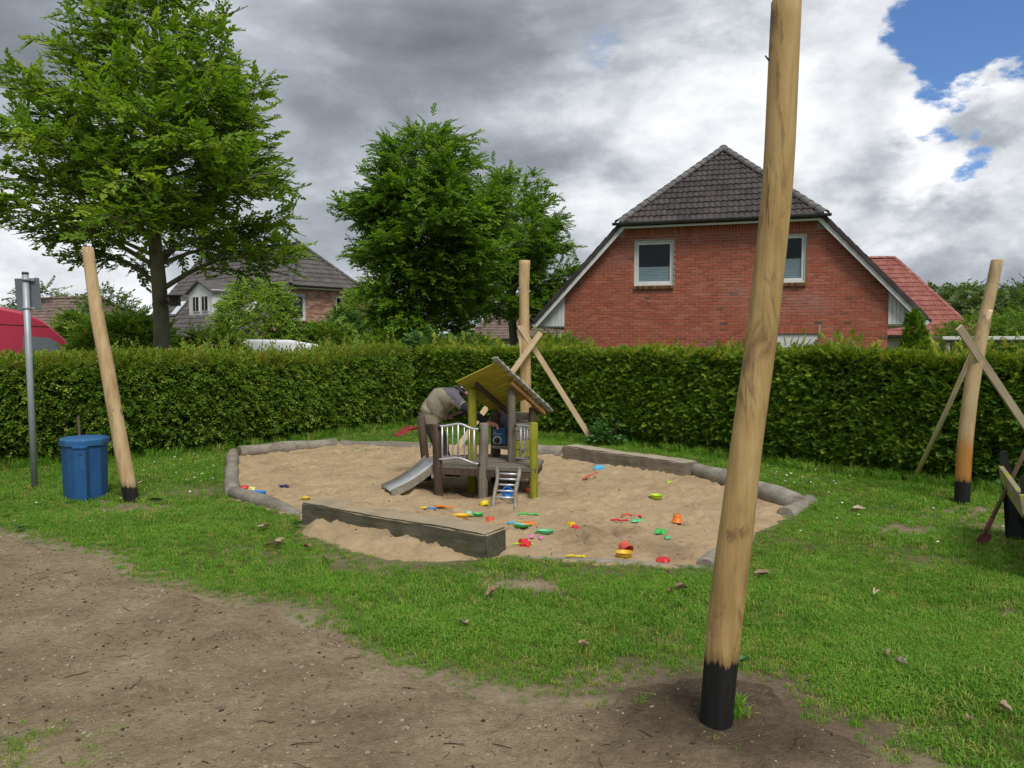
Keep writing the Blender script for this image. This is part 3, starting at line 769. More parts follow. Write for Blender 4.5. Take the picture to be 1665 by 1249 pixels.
def bank(x, y):
    u = (x - BK0.x) * _bd.x + (y - BK0.y) * _bd.y; v = (x - BK0.x) * _bn.x + (y - BK0.y) * _bn.y - .27
    L = (BK1 - BK0).length
    end = np.clip((u + .35) / .5, 0, 1) * np.clip((L - .05 - u) / .55, 0, 1)
    return 0.155 * end * np.where(v > -.10, np.exp(-(np.clip(v, 0, 9) / .42) ** 2), 0) + .05 * np.clip((u + .2) / .5, 0, 1) * np.clip((L - u) / .5, 0, 1) * np.where(v <= -.10, np.exp(-(np.clip(-v - .27, 0, 9) / .22) ** 2), 0)
def sand_z(x, y):
    return sand_base(x, y, True)
def sand_base(x, y, full=False):
    d = sand_d(x, y)
    z = 0.012 + 0.020 * fbm(x, y, 1.1, 3, 51) + 0.020 * fbm(x, y, 5.0, 4, 52, 0.6) + 0.010 * fbm(x, y, 14.0, 2, 54)
    z = z + bank(x, y)
    if full: z = z + dents(x, y)
    for (cx, cy, r) in DUG:
        q = np.hypot((x - cx) / r, (y - cy) / (r * 1.4))
        z = z + np.clip(1.3 - q, 0, 1) * (0.035 * fbm(x, y, 9.0, 3, 53, 0.7) - 0.01)
    q = np.hypot((x - HOLE.x) / .42, (y - HOLE.y - .15) / .55)
    z = z - 0.07 * np.exp(-q ** 4) + 0.025 * np.exp(-((q - 1.35) / .3) ** 2)
    # sand drifted against the inner and outer side of the near beam
    c = G(640, 862); q = np.hypot((x - c.x) / 1.2, (y - c.y) / .45)
    z = z + 0.03 * np.exp(-q ** 2)
    return np.where(d < 0, z * np.clip(-d / .12, 0, 1) + 0.004 - .004, -np.clip(d, 0, .3) * .4)
def sand_damp_shade(x, y):
    w = np.zeros_like(x)
    for (cx, cy, r) in DUG:
        w = np.maximum(w, np.clip(1.35 - np.hypot((x - cx) / r, (y - cy) / (r * 1.4)), 0, 1) * (0.6 + .5 * fbm(x, y, 8.0, 2, 61)))
    q = np.hypot((x - HOLE.x) / .5, (y - HOLE.y - .15) / .6)
    return np.maximum(np.maximum(w, .75 * np.exp(-q ** 4)), np.clip(fbm(x, y, 2.3, 5, 62, .6) * .9 - .12, 0, .6))  # damp where dug; the random dark patches paint in shade for the dents
sand = grid_mesh('sand', sxs, sys_, sand_z, MT['sand'], {'damp_shade': sand_damp_shade}, lambda x, y: sand_d(x, y) < 0.2)
tag(sand, 'trampled pale sand filling the play pit', 'sand', kind='structure')

# ------------------------------------------------------------------ grass
def grass_points(n_try, x0, x1, y0, y1, seed):
    rg = np.random.default_rng(seed)
    x = rg.uniform(x0, x1, n_try); y = rg.uniform(y0, y1, n_try)
    inview = (np.abs(x) < 0.70 * y + 2.6)
    x, y = x[inview], y[inview]
    pd, sd_ = path_d(x, y), sand_d(x, y)
    dens = np.clip(pd / 0.28 + .12, 0, 1) * np.clip(sd_ / 0.12 + .25, 0, 1) * (1 - bare(x, y))
    dens *= np.clip(0.80 + 0.75 * fbm(x, y, 1.3, 4, 31) * -1.0, .22, 1)
    # tufts in the bottom left corner of the path and moss spots on it
    t = G(30, 1235)
    tuft = np.clip(1.3 - np.hypot((x - t.x) / .40, (y - t.y) / .26) + .6 * fbm(x, y, 5.0, 3, 33), 0, 1)
    dens = np.maximum(dens, tuft * .9)
    sc = G(1000, 1120)
    spots = np.clip(fbm(x, y, 3.2, 4, 35) * 1.6 - .35, 0, 1) * np.clip(1.4 - np.hypot((x - sc.x) / 1.5, (y - sc.y) / .55), 0, 1)
    dens = np.maximum(dens, spots * .75 * (sd_ > 0))
    w = G(585, 728)
    isl = np.clip(1.2 - np.hypot((x - w.x) / .55, (y - w.y) / .5) + .5 * fbm(x, y, 3, 2, 36), 0, 1)
    dens = np.maximum(dens, isl * .8)
    k = rg.random(len(x)) < dens
    return x[k], y[k], np.minimum(pd, sd_ + .1)[k], tuft[k]
gx, gy, ge, gt = [np.concatenate(a) for a in zip(
    grass_points(47000, -5.0, 6.0, 1.9, 4.6, 1), grass_points(33000, -3.4, 6.5, 3.4, 5.4, 2), grass_points(59000, -7.5, 8.5, 5.0, 8.0, 3), grass_points(50000, -11.0, 10.5, 8.0, 13.0, 4), grass_points(7000, -6, 1, 11.5, 16, 5))]
n = len(gx)
gs = (0.62 + 0.55 * RNG.random(n)) * (0.75 + 0.5 * np.clip(0.5 + fbm(gx, gy, 1.7, 3, 71), 0, 1)) * np.clip(0.55 + ge, .55, 1)
gs = np.where(gt > .3, gs * 1.3, gs)
gs *= np.where(gy > 7.5, 1.25, 1.0)
dry = (RNG.random(n) < np.clip(0.10 + np.clip(fbm(gx, gy, 1.0, 3, 73) - .05, 0, 1) * .55 + .5 * np.clip(.5 - ge * 1.7, 0, .6), 0, .85))
gi = np.where(dry, 4, RNG.integers(0, 4, n))
rot = np.stack([RNG.normal(0, .12, n), RNG.normal(0, .12, n), RNG.uniform(0, 2 * PI, n)], 1)
g_ob = scatter('grass', 'grass', PR['grass'], np.stack([gx, gy, gz(gx, gy)], 1), rot, gs, idx=gi)
tag(g_ob, 'short green grass blades covering the lawn', 'grass')
print('grass', n)

# ------------------------------------------------------------------ hedges
def resample(poly, step=0.1):
    out = []
    for (a, b) in zip(poly[:-1], poly[1:]):
        a, b = Vector(a), Vector(b); k = max(1, int((b - a).length / step))
        out += [a.lerp(b, i / k) for i in range(k)]
    return out + [Vector(poly[-1])]
def hedge(name, front, h, thick, side_protos, side_key, top_protos, top_key, dens, label, seed, shoots=0.0, hfun=None, face_amp=0.09, scl=(0.7, 1.25), droop=-0.15):
    rg = np.random.default_rng(seed)
    pts = np.array([tuple(p) for p in resample([Vector((*p, 0)) for p in front])])[:, :2]
    seg = np.diff(pts, axis=0); ln = np.hypot(*seg.T); cum = np.concatenate([[0], np.cumsum(ln)]); T = cum[-1]
    tan = np.gradient(pts, axis=0); tan /= np.linalg.norm(tan, axis=1, keepdims=True)
    for _ in range(12):
        tan[1:-1] = (tan[:-2] + tan[1:-1] * 2 + tan[2:]) / 4
    tan /= np.linalg.norm(tan, axis=1, keepdims=True)
    nor = np.stack([tan[:, 1], -tan[:, 0]], 1)          # outward, towards the playground
    def at(s):
        i = np.clip(np.searchsorted(cum, s) - 1, 0, len(pts) - 2); f = ((s - cum[i]) / np.maximum(ln[i], 1e-6))[:, None]
        return pts[i] * (1 - f) + pts[i + 1] * f, nor[i]
    H = lambda s: h + (hfun(s, T) if hfun else 0) + 0.05 * fbm(s, s * 0, 1.1, 3, seed) + .025 * fbm(s, s * 0, 5.0, 2, seed + 3)
    root = empty(name, (*pts[len(pts) // 2], 0), 0, label, 'hedge')
    off = np.array([*pts[len(pts) // 2], 0])
    allp, alld = [], []
    # front face
    n = int(dens * T * h)
    s = rg.uniform(0, T, n); v = rg.random(n) ** 0.92; hh = H(s); z = v * hh
    p, nn = at(s)
    rel = fbm(s, z, 2.2, 4, seed + 5) * face_amp + fbm(s, z, 7.0, 2, seed + 6) * face_amp * .5
    taper = -0.10 * np.clip(z - h * .55, 0, 1) - 0.22 * np.clip(0.28 - z, 0, .28) / .28
    ins = rg.exponential(0.05, n)
    q = p + nn * (rel + taper - ins)[:, None]
    keep = rg.random(n) < np.clip(1.0 - 1.5 * np.clip(-rel / face_amp - .35, 0, 1), .2, 1)
    d = np.concatenate([nn * rg.uniform(.35, 1.0, (n, 1)), np.zeros((n, 1))], 1) + rg.normal(0, .55, (n, 3)); d[:, 2] += droop
    allp.append(np.column_stack([q, z])[keep]); alld.append(d[keep])
    # back face (thin) and ends
    n2 = int(dens * .25 * T * h); s = rg.uniform(0, T, n2); p, nn = at(s)
    z2 = rg.random(n2) * H(s)
    allp.append(np.column_stack([p - nn * (thick + rg.normal(0, .04, n2))[:, None], z2])); alld.append(np.column_stack([-nn, np.zeros(n2)]) + rg.normal(0, .5, (n2, 3)))
    pp = np.concatenate(allp); dd = np.concatenate(alld)
    m = len(pp)
    o = scatter('foliage', side_key, side_protos, pp - off, rot_from_dir(dd, rg.normal(0, .6, m)), rg.uniform(*scl, m), root)
    # top
    n3 = int(dens * 1.15 * T * thick); s = rg.uniform(0, T, n3); p, nn = at(s); w = rg.random(n3)
    hh = H(s) + .03 * fbm(s, w * 3, 3.0, 3, seed + 8) + rg.normal(0, .02, n3)
    d = rg.normal(0, .55, (n3, 3)); d[:, 2] = np.abs(d[:, 2]) + .45
    tp = np.column_stack([p - nn * (w * thick + .05 * np.clip(1 - w * 4, 0, 1))[:, None], hh - .03 - .05 * (np.abs(w - .5) * 2) ** 3])
    td = d; ts = rg.uniform(*scl, n3)
    if shoots:
        n4 = int(shoots * T); s = rg.uniform(0, T, n4); p, nn = at(s); w = rg.random(n4) ** .8
        cl = np.clip(.55 + fbm(s, w, 1.7, 3, seed + 9) * 1.6, .05, 1.4)
        hh = H(s) + (rg.random(n4) ** 1.6 * .30 - .03) * cl
        d4 = rg.normal(0, .35, (n4, 3)); d4[:, 2] = 1.0
        tp = np.concatenate([tp, np.column_stack([p - nn * (w * thick)[:, None], hh - .08])]); td = np.concatenate([td, d4]); ts = np.concatenate([ts, rg.uniform(.7, 1.4, n4)])
    m = len(tp)
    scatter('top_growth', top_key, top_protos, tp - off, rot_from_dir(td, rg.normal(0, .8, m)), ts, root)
    # solid dark core, added to block the view through the leaves
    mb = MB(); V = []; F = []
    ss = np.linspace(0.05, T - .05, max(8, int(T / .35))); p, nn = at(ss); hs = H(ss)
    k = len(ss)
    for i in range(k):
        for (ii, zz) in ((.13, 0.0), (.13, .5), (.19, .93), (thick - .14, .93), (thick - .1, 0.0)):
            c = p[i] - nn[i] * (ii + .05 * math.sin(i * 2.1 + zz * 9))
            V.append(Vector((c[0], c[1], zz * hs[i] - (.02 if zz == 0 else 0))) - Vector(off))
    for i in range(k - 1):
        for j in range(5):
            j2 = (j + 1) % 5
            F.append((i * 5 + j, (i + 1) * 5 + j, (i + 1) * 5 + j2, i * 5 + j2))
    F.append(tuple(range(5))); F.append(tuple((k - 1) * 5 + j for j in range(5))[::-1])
    mb.add(V, F); mb.build('dark_core', MT['hedge_core'], root)
    return root
left_front = poly_px([(-420, 792), (-200, 778), (0, 762), (180, 751), (350, 736), (500, 714), (600, 701), (668, 691)])
hedge('hornbeam_hedge', left_front, 1.27, 0.95, PR['hedge'], 'hedge', PR['shoot'], 'shoot', 950,
      'clipped hornbeam hedge with bronze young shoots behind the blue bin', 101, shoots=130, hfun=lambda s, T: 0.17 * s / T - .09 * np.exp(-((s / T - .72) / .14) ** 2))
right_front = poly_px([(668, 688), (760, 700), (900, 713), (1000, 723), (1150, 741), (1300, 763), (1480, 784), (1665, 805), (1830, 826), (2060, 852), (2350, 884)])
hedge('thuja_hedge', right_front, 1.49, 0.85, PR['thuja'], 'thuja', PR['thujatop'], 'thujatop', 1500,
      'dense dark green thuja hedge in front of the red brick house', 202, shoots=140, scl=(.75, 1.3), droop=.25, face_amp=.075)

# ------------------------------------------------------------------ trees
def make_tree(name, base, H, z0, prof, nl, seed, pk, tr, label, lean=(0, 0), dens=1.0, up_lo=18, up_hi=60, fork=None, group=None):
    rd = random.Random(seed)
    root = empty(name, base, 0, label, 'tree', group)
    wood = MB()
    LP, LD = [], []
    def trunk_at(z):
        f = z / H
        return Vector((lean[0] * f + .05 * math.sin(z * 1.3 + seed), lean[1] * f + .05 * math.cos(z * 1.1 + seed), z))
    zs = [-.15, .1, .5, 1.0, 1.6, 2.2] + [2.2 + (H * .96 - 2.2) * i / 10 for i in range(1, 11)]
    wood.tube([trunk_at(z) for z in zs], [tr * (1.35 if z < .2 else 1.0) * max(.07, (1 - .92 * max(0, z) / H) ** .8) for z in zs], 10, jit=.05)
    def leaves_along(p0, p1, n, spread):
        d = p1 - p0
        for i in range(n):
            t = rd.random() ** .75
            LP.append(p0 + d * t + Vector((rd.gauss(0, spread), rd.gauss(0, spread), rd.gauss(0, spread * .95))))
            LD.append(d.normalized() + Vector((rd.gauss(0, .6), rd.gauss(0, .6), rd.gauss(0, .38) - .02)))
    for i in range(nl):
        f = (i + rd.random()) / nl
        ze = z0 + (H - z0) * (f ** 0.9)
        az = i * 2.39996 + rd.uniform(-.35, .35)
        r = prof((ze - z0) / (H - z0), az) * rd.uniform(.80, 1.06)
        el = R(up_lo + (up_hi - up_lo) * f + rd.uniform(-8, 8))
        zs_ = max(z0 * .80, ze - r * math.tan(el) * .75)
        zs_ = min(zs_, H * .93)
        s = trunk_at(zs_)
        e = trunk_at(min(ze, H * .98)); e = Vector((e.x + r * math.cos(az), e.y + r * math.sin(az), ze))
        mid = s.lerp(e, .5) + Vector((0, 0, .10 * r)) + Vector((rd.gauss(0, .06), rd.gauss(0, .06), 0)) * r
        cv = [s, s.lerp(mid, .5) + Vector((0, 0, .02 * r)), mid, mid.lerp(e, .5) + Vector((0, 0, .03 * r)), e]
        lr = tr * .34 * (1 - .72 * f) * (.6 + .4 * r / 3)
        wood.tube(cv, [lr, lr * .8, lr * .6, lr * .4, lr * .14], 6, cap=False)
        out = Vector((math.cos(az), math.sin(az), 0)); sidev = Vector((-math.sin(az), math.cos(az), 0))
        ns = max(3, int(r * 5.5))
        for k in range(ns):
            t = .22 + .78 * (k + rd.random()) / ns
            q = cv[min(3, int(t * 4))].lerp(cv[min(4, int(t * 4) + 1)], t * 4 - int(t * 4)) if t < 1 else e
            sg = 1 if k % 2 else -1
            L2 = max(.35, r * .42 * (1.15 - .75 * t)) * rd.uniform(.7, 1.2)
            dd = (out * rd.uniform(.5, 1.0) + sidev * sg * rd.uniform(.5, 1.1) + Vector((0, 0, rd.uniform(-.12, .38) + .25 * f))).normalized()
            e2 = q + dd * L2
            wood.tube([q, q.lerp(e2, .5) + Vector((0, 0, .03)), e2], [lr * .28, lr * .18, .006], 4, cap=False)
            leaves_along(q.lerp(e2, .2), e2, int(dens * (4 + 8.5 * L2)), .085)
        leaves_along(mid, e, int(dens * (5 + 5 * r)), .09)
    # leader
    leaves_along(trunk_at(H * .86), trunk_at(H), int(18 * dens), .2)
    wood.build('trunk', MT['bark'], root)
    LPa = np.array([tuple(p) for p in LP]); LDa = np.array([tuple(p) for p in LD])
    m = len(LPa)
    c = scatter('crown', pk, PR[pk], LPa, rot_from_dir(LDa, RNG.normal(0, .45, m)), RNG.uniform(.7, 1.2, m), root)
    print(name, m)
    return root
def prof_of(keys):
    def f(t, az):
        t = min(max(t, 0), 1)
        for (a, ra), (b, rb) in zip(keys[:-1], keys[1:]):
            if t <= b: return (ra + (rb - ra) * (t - a) / (b - a)) * (1 + .10 * math.sin(az * 3 + t * 9) + .07 * math.sin(az * 5 + t * 17))
        return keys[-1][1]
    return f
b1 = P(258, 560, 14.0); b1.z = 0
make_tree('hornbeam_tree', b1, 8.7, 3.15, prof_of([(0, 2.0), (.08, 2.55), (.25, 2.5), (.45, 2.15), (.58, 1.8), (.70, 1.3), (.86, .5), (1, .12)]), 76, 5, 'tree', .165,
          'tall spreading hornbeam tree with nest box, beyond the left hedge', dens=.95, up_lo=12)
b2 = P(702, 560, 20.0); b2.z = 0
make_tree('hornbeam_tree', b2, 7.0, 1.9, prof_of([(0, 1.0), (.08, 1.55), (.25, 1.7), (.45, 1.95), (.64, 2.0), (.80, 1.6), (.92, .9), (1, .3)]), 74, 9, 'treeb', .17,
          'dense round-crowned hornbeam tree left of the red brick house', dens=1.6)
b3 = P(838, 560, 25.0); b3.z = 0
make_tree('hornbeam_tree', b3, 7.1, 2.4, prof_of([(0, 1.0), (.1, 1.7), (.3, 2.0), (.5, 2.0), (.7, 1.6), (.87, 1.0), (1, .3)]), 44, 14, 'treeb', .17,
          'hornbeam tree half hidden behind the round-crowned one, bare trunk showing', lean=(-.15, 0), dens=1.75, up_hi=70)

def make_bush(name, c, rx, ry, h, pk, n, label, cat='bush', z0=.1, seed=1, sc=(.8, 1.3), pw=0.62, group=None, up=.35, kindpart='foliage'):
    rg = np.random.default_rng(seed); rd = random.Random(seed)
    root = empty(name, (c.x, c.y, 0), 0, label, cat, group)
    th = rg.uniform(0, 2 * PI, n); v = rg.random(n)
    z = z0 + (h - z0) * v
    prof = np.sqrt(np.clip(1 - np.abs(2 * (v ** pw) - 1) ** 2.4, 0, 1))
    cl = fbm(th * 1.6 + seed, z * 1.5, 1.3, 3, seed)
    rr = prof * (1 + .38 * cl) * np.sqrt(rg.random(n) * .62 + .38)
    keep = rg.random(n) < np.clip(1.0 + cl * 1.1, .25, 1)
    p = np.column_stack([np.cos(th) * rr * rx, np.sin(th) * rr * ry, z + .12 * h * cl])[keep]
    m = len(p)
    d = np.column_stack([np.cos(th), np.sin(th), np.full(n, up)])[keep] + rg.normal(0, .5, (m, 3))
    mb = MB()
    for k in range(5):
        a = rd.uniform(0, 2 * PI); e = Vector((math.cos(a) * rx * .55, math.sin(a) * ry * .55, h * rd.uniform(.6, .85)))
        mb.tube([(0, 0, -.05), e * .5 + Vector((0, 0, .1)), e], [.035, .022, .008], 5, cap=False)
    mb.build('stem', MT['twig'], root)
    scatter(kindpart, pk, PR[pk], p, rot_from_dir(d, rg.normal(0, .6, m)), rg.uniform(*sc, m), root)
    return root
def B(px, Y, top, rx, pk, n, label, seed, name='bush', cat='bush', ry=None, **kw):
    c = P(px, 560, Y); t = P(px, top + (14 if Y < 28 else 6), Y).z - .08
    return make_bush(name, c, rx, ry or rx, t, pk, n, label, cat, seed=seed, **kw)
B(140, 19.5, 500, .85, 'mid', 1500, 'loose yellow-green bush just right of the red van', 1)
B(205, 17, 503, 1.15, 'mid', 2200, 'rounded leafy bush behind the trunk of the tallest tree', 2)
B(338, 16.5, 528, .8, 'pale', 1500, 'light green bush right of the tree trunk with the nest box', 3)
B(420, 22.5, 447, 1.1, 'pale', 2600, 'tall pale green shrub covering the corner of the pink brick gable', 4, pw=.8)
B(470, 23.5, 515, .7, 'deep', 1100, 'low dark bush beneath the window of the pink brick gable', 5)
B(535, 23.5, 512, 1.0, 'mid', 1700, 'bright green bush in front of the pink brick gable wall', 6)
B(560, 26, 497, .8, 'deep', 1300, 'dark bush against the right corner of the pink brick gable', 7)
B(606, 30, 455, 1.5, 'pale', 2600, 'airy pale green tree right of the pink brick house', 8, name='young_tree', cat='tree')
B(640, 19, 528, .9, 'mid', 1700, 'green shrub left below the round-crowned tree', 9)
B(715, 17.5, 535, .95, 'deep', 1500, 'blue-green shrub under the round-crowned tree', 10)
B(775, 18.5, 540, .8, 'mid', 1300, 'low shrub left of the silver car', 11)
B(897, 22, 534, 1.1, 'mid', 1900, 'bright green bush in the gap beside the red brick house', 12)
B(80, 45, 458, 2.2, 'far', 700, 'distant round tree top between the sign and the left post', 13, name='young_tree', cat='tree')
B(178, 42, 470, 1.6, 'far', 500, 'distant tree top left of the grey roofed house', 14, name='young_tree', cat='tree')
B(1484, 17.6, 492, .28, 'thuja', 2600, 'slim columnar conifer at the right corner of the brick house', 15, name='columnar_conifer', cat='conifer', z0=0, pw=.75, up=1.2, sc=(.9, 1.5))
for i, (px, Y, top, rx, pk) in enumerate([(1560, 40, 462, 2.6, 'far'), (1625, 36, 468, 2.4, 'far'), (1700, 42, 452, 3.0, 'far'), (1660, 30, 500, 1.9, 'mid'), (1590, 31, 508, 1.6, 'mid')]):
    B(px, Y, top, rx, pk, 1500, ['tall leafy tree right behind the red tiled roof', 'leafy tree straight behind the top of the right-hand post', 'distant tree cut off by the right edge above the hedge',
      'darker bush at the right edge above the thuja hedge', 'dark green bush left of the right-hand post above the hedge'][i], 30 + i, name='young_tree' if i < 3 else 'bush', cat='tree' if i < 3 else 'bush')
# leafy weeds at the hedge foot
for i, (px, py, w, lab) in enumerate([(1500, 778, .32, 'leafy weed clump by the foot of the round brace pole'), (1545, 776, .22, 'small weed beside the orange-stained post'), (992, 726, .17, 'leafy weed clump behind the far end of the timber bench beam'),
                                     (1650, 798, .3, 'weed at the hedge foot behind the park bench')]):
    g = G(px, py)
    make_bush('weed', g + Vector((0, .1, 0)), w, w * .7, .42, 'weed', 110 if w > .2 else 60, lab, 'weed', z0=.05, seed=50 + i, sc=(.7, 1.1))
# taller grass along the hedge foot
def foot_grass(front, n, seed):
    rg = np.random.default_rng(seed); pts = np.array(front); k = rg.integers(0, len(pts) - 1, n); f = rg.random((n, 1))
    p = pts[k] * (1 - f) + pts[k + 1] * f
    t = pts[k + 1] - pts[k]; t /= np.linalg.norm(t, axis=1, keepdims=True)
    return p + np.stack([t[:, 1], -t[:, 0]], 1) * rg.normal(.02, .10, (n, 1))
fg = np.concatenate([foot_grass(left_front, 900, 1), foot_grass(right_front, 1500, 2)])
o = scatter('tall_grass', 'tallgrass', PR['tallgrass'], np.column_stack([fg, np.zeros(len(fg))]), np.column_stack([RNG.normal(0, .15, len(fg)), RNG.normal(0, .15, len(fg)), RNG.uniform(0, 6.28, len(fg))]), RNG.uniform(.35, .95, len(fg)))
tag(o, 'longer uncut grass along the foot of both hedges', 'grass')
# ------------------------------------------------------------------ houses
def clip_poly_bm(bm, planes):
    for (co, no) in planes:
        bmesh.ops.bisect_plane(bm, geom=bm.verts[:] + bm.edges[:] + bm.faces[:], plane_co=co, plane_no=no, clear_outer=True)
_TM = {}
def tile_mesh(tw, th, wave=0.034, lap=0.034, ov=0.05):
    """one pantile: two rolls across, thick front lip; x across, y up the slope, z out"""
    k = (tw, th)
    if k in _TM: return _TM[k]
    V, F = [], []
    xs_ = [0, .12, .25, .38, .5, .62, .75, .88, 1]
    for (yy, base) in ((-ov, lap), (th, 0.0)):
        for a in xs_:
            V.append((a * tw, yy, base + wave * (0.5 - 0.5 * math.cos(4 * PI * a))))
    n = len(xs_)
    for a in xs_:
        V.append((a * tw, -ov, lap - .028 + wave * (0.5 - 0.5 * math.cos(4 * PI * a))))
    for i in range(n - 1):
        F.append((i, i + 1, n + i + 1, n + i)); F.append((2 * n + i, 2 * n + i + 1, i + 1, i))
    _TM[k] = (V, F)
    return _TM[k]
def lay_tiles(parent, O, ux, uy, poly, tw, th, mat, n_ind=0, name='tile', key=None):
    """poly: convex 2D outline (a along ux, b along uy up the slope). Nearest n_ind tiles are objects, the rest one joined part"""
    O, ux, uy = Vector(O), Vector(ux).normalized(), Vector(uy).normalized(); uz = ux.cross(uy)
    M = Matrix((ux, uy, uz)).transposed().to_4x4(); M.translation = O
    pa = np.array(poly); V0, F0 = tile_mesh(tw, th)
    cen = pa.mean(0)
    planes = []
    for i in range(len(pa)):
        a, b = pa[i], pa[(i + 1) % len(pa)]
        nrm = np.array([b[1] - a[1], a[0] - b[0]]);
        if np.dot(cen - a, nrm) > 0: nrm = -nrm
        planes.append((a, nrm / np.linalg.norm(nrm)))
    cells = []
    for j in range(int(math.floor(pa[:, 1].min() / th)), int(math.ceil(pa[:, 1].max() / th))):
        for i in range(int(math.floor(pa[:, 0].min() / tw)), int(math.ceil(pa[:, 0].max() / tw))):
            cor = np.array([(i * tw, j * th), ((i + 1) * tw, j * th), ((i + 1) * tw, (j + 1) * th), (i * tw, (j + 1) * th)])
            dist = np.array([[np.dot(c - a, nn) for c in cor] for (a, nn) in planes])
            if (dist.min(1) > -0.02).any(): continue
            cells.append((i, j, (dist.max() < 0.03)))
    if key: cells.sort(key=lambda c: key((c[0] + .5) * tw, (c[1] + .5) * th))
    shared = None; rest = MB(); rrnd = []
    rd = random.Random(11)
    for c, (i, j, full) in enumerate(cells):
        jig = Vector((rd.uniform(-.004, .004), rd.uniform(-.006, .006), rd.uniform(0, .006)))
        T = M @ Matrix.Translation(Vector((i * tw, j * th, 0)) + jig)
        if full:
            VV, FF = V0, F0
        else:
            bm = bmesh.new(); vs = [bm.verts.new(v) for v in V0]
            for f in F0: bm.faces.new([vs[q] for q in f])
            clip_poly_bm(bm, [(Vector((a[0] - i * tw, a[1] - j * th, 0)), Vector((nn[0], nn[1], 0))) for (a, nn) in planes])
            bm.verts.index_update()
            VV = [v.co.copy() for v in bm.verts]; FF = [[v.index for v in f.verts] for f in bm.faces]; bm.free()
            if not FF: continue
        if c < n_ind:
            if full:
                if shared is None:
                    shared = pymesh(V0, F0, name); shared.materials.append(mat)
                o = bpy.data.objects.new(name, shared)
            else:
                me = pymesh(VV, FF, name); me.materials.append(mat); o = bpy.data.objects.new(name, me)
            COL.objects.link(o); o.parent = parent; o.matrix_local = T
        else:
            rest.add([T @ Vector(v) for v in VV], FF); rrnd += [rd.random()] * len(FF)
    if rest.f:
        me = rest.mesh(name + '_rows', fix=False)
        a = me.attributes.new('rnd', 'FLOAT', 'FACE'); a.data.foreach_set('value', rrnd)
        o = link(name + '_rows', me, parent, mat); o['kind'] = 'stuff'
def cap_row(parent, a, b, r, mat, step=.36, name='ridge_cap'):
    a, b = Vector(a), Vector(b); d = (b - a); L = d.length; d.normalize()
    n = max(1, round(L / step)); st = L / n
    side = d.cross(Vector((0, 0, 1))).normalized(); up = side.cross(d)
    V, F = [], []
    K = 7
    for (xx, rr) in ((-.03, r * 1.12), (st, r * .92)):
        for k in range(K):
            th = PI * (k / (K - 1)); V.append((xx, math.cos(th) * rr, math.sin(th) * rr * .75))
    for k in range(K): V.append((-.03, math.cos(PI * k / (K - 1)) * r * .9, math.sin(PI * k / (K - 1)) * r * .6))
    for k in range(K - 1):
        F.append((k, k + 1, K + k + 1, K + k)); F.append((2 * K + k, 2 * K + k + 1, k + 1, k))
    me = pymesh(V, F, name); me.materials.append(mat)
    M = Matrix((d, side, up)).transposed().to_4x4()
    for i in range(n):
        o = bpy.data.objects.new(name, me); COL.objects.link(o); o.parent = parent
        T = M.copy(); T.translation = a + d * (i * st) ; o.matrix_local = T

def lay_bricks(wall, W, ztop, x_rng, holes, mat, n_ind, score, z_from=0.0, soldiers=()):
    """stretcher bond on the plane y=0 facing -y; holes: (x0,x1,z0,z1)"""
    ch, bl, bh, bt = .0833, .25, .066, .05
    V0 = [(x, y, z) for y in (-.010, bt) for x in (0, .24) for z in (0, bh)]
    F0 = [(0, 1, 3, 2), (0, 4, 5, 1), (2, 3, 7, 6), (1, 5, 7, 3), (0, 2, 6, 4)]
    base = pymesh(V0, F0, 'brick'); base.materials.append(mat)
    items = []
    rd = random.Random(5)
    row = 0; z = z_from
    while z + bh < ztop:
        xa, xb = x_rng(z + bh)
        x = math.floor(xa / bl) * bl - (bl / 2 if row % 2 else 0)
        while x + .24 <= xa: x += bl
        while x < xb:
            s, e = max(x, xa), min(x + .235, xb)
            segs = [(s, e)]
            for (h0, h1, k0, k1) in holes:
                if z + bh > k0 and z < k1:
                    ns = []
                    for (p, q) in segs:
                        if q <= h0 or p >= h1: ns.append((p, q)); continue
                        if p < h0: ns.append((p, h0 - .008))
                        if q > h1: ns.append((h1 + .008, q))
                    segs = ns
            for (p, q) in segs:
                if q - p > .02: items.append((p, z, q - p, bh, 0))
            x += bl
        row += 1; z = z_from + row * ch
    for (x0, x1, z0, hh) in soldiers:
        x = x0
        while x + .071 <= x1 + .01:
            items.append((x, z0, .071, hh, 1)); x += .0833
    items.sort(key=lambda i: -score(i[0], i[1]))
    rest = MB(); rr = []
    for c, (x, z, l, h, sd_) in enumerate(items):
        yj = rd.uniform(-.003, .003)
        if c < n_ind:
            o = bpy.data.objects.new('brick', base); COL.objects.link(o); o.parent = wall
            o.location = (x, yj, z); o.scale = (l / .24, 1, h / bh)
        else:
            rest.add([(x + v[0] * l / .24, yj + v[1], z + v[2] * h / bh) for v in V0], F0); rr += [rd.random()] * 5
    me = rest.mesh('brick_courses', fix=False)
    a = me.attributes.new('rnd', 'FLOAT', 'FACE'); a.data.foreach_set('value', rr)
    o = link('brick_courses', me, wall, mat); o['kind'] = 'stuff'

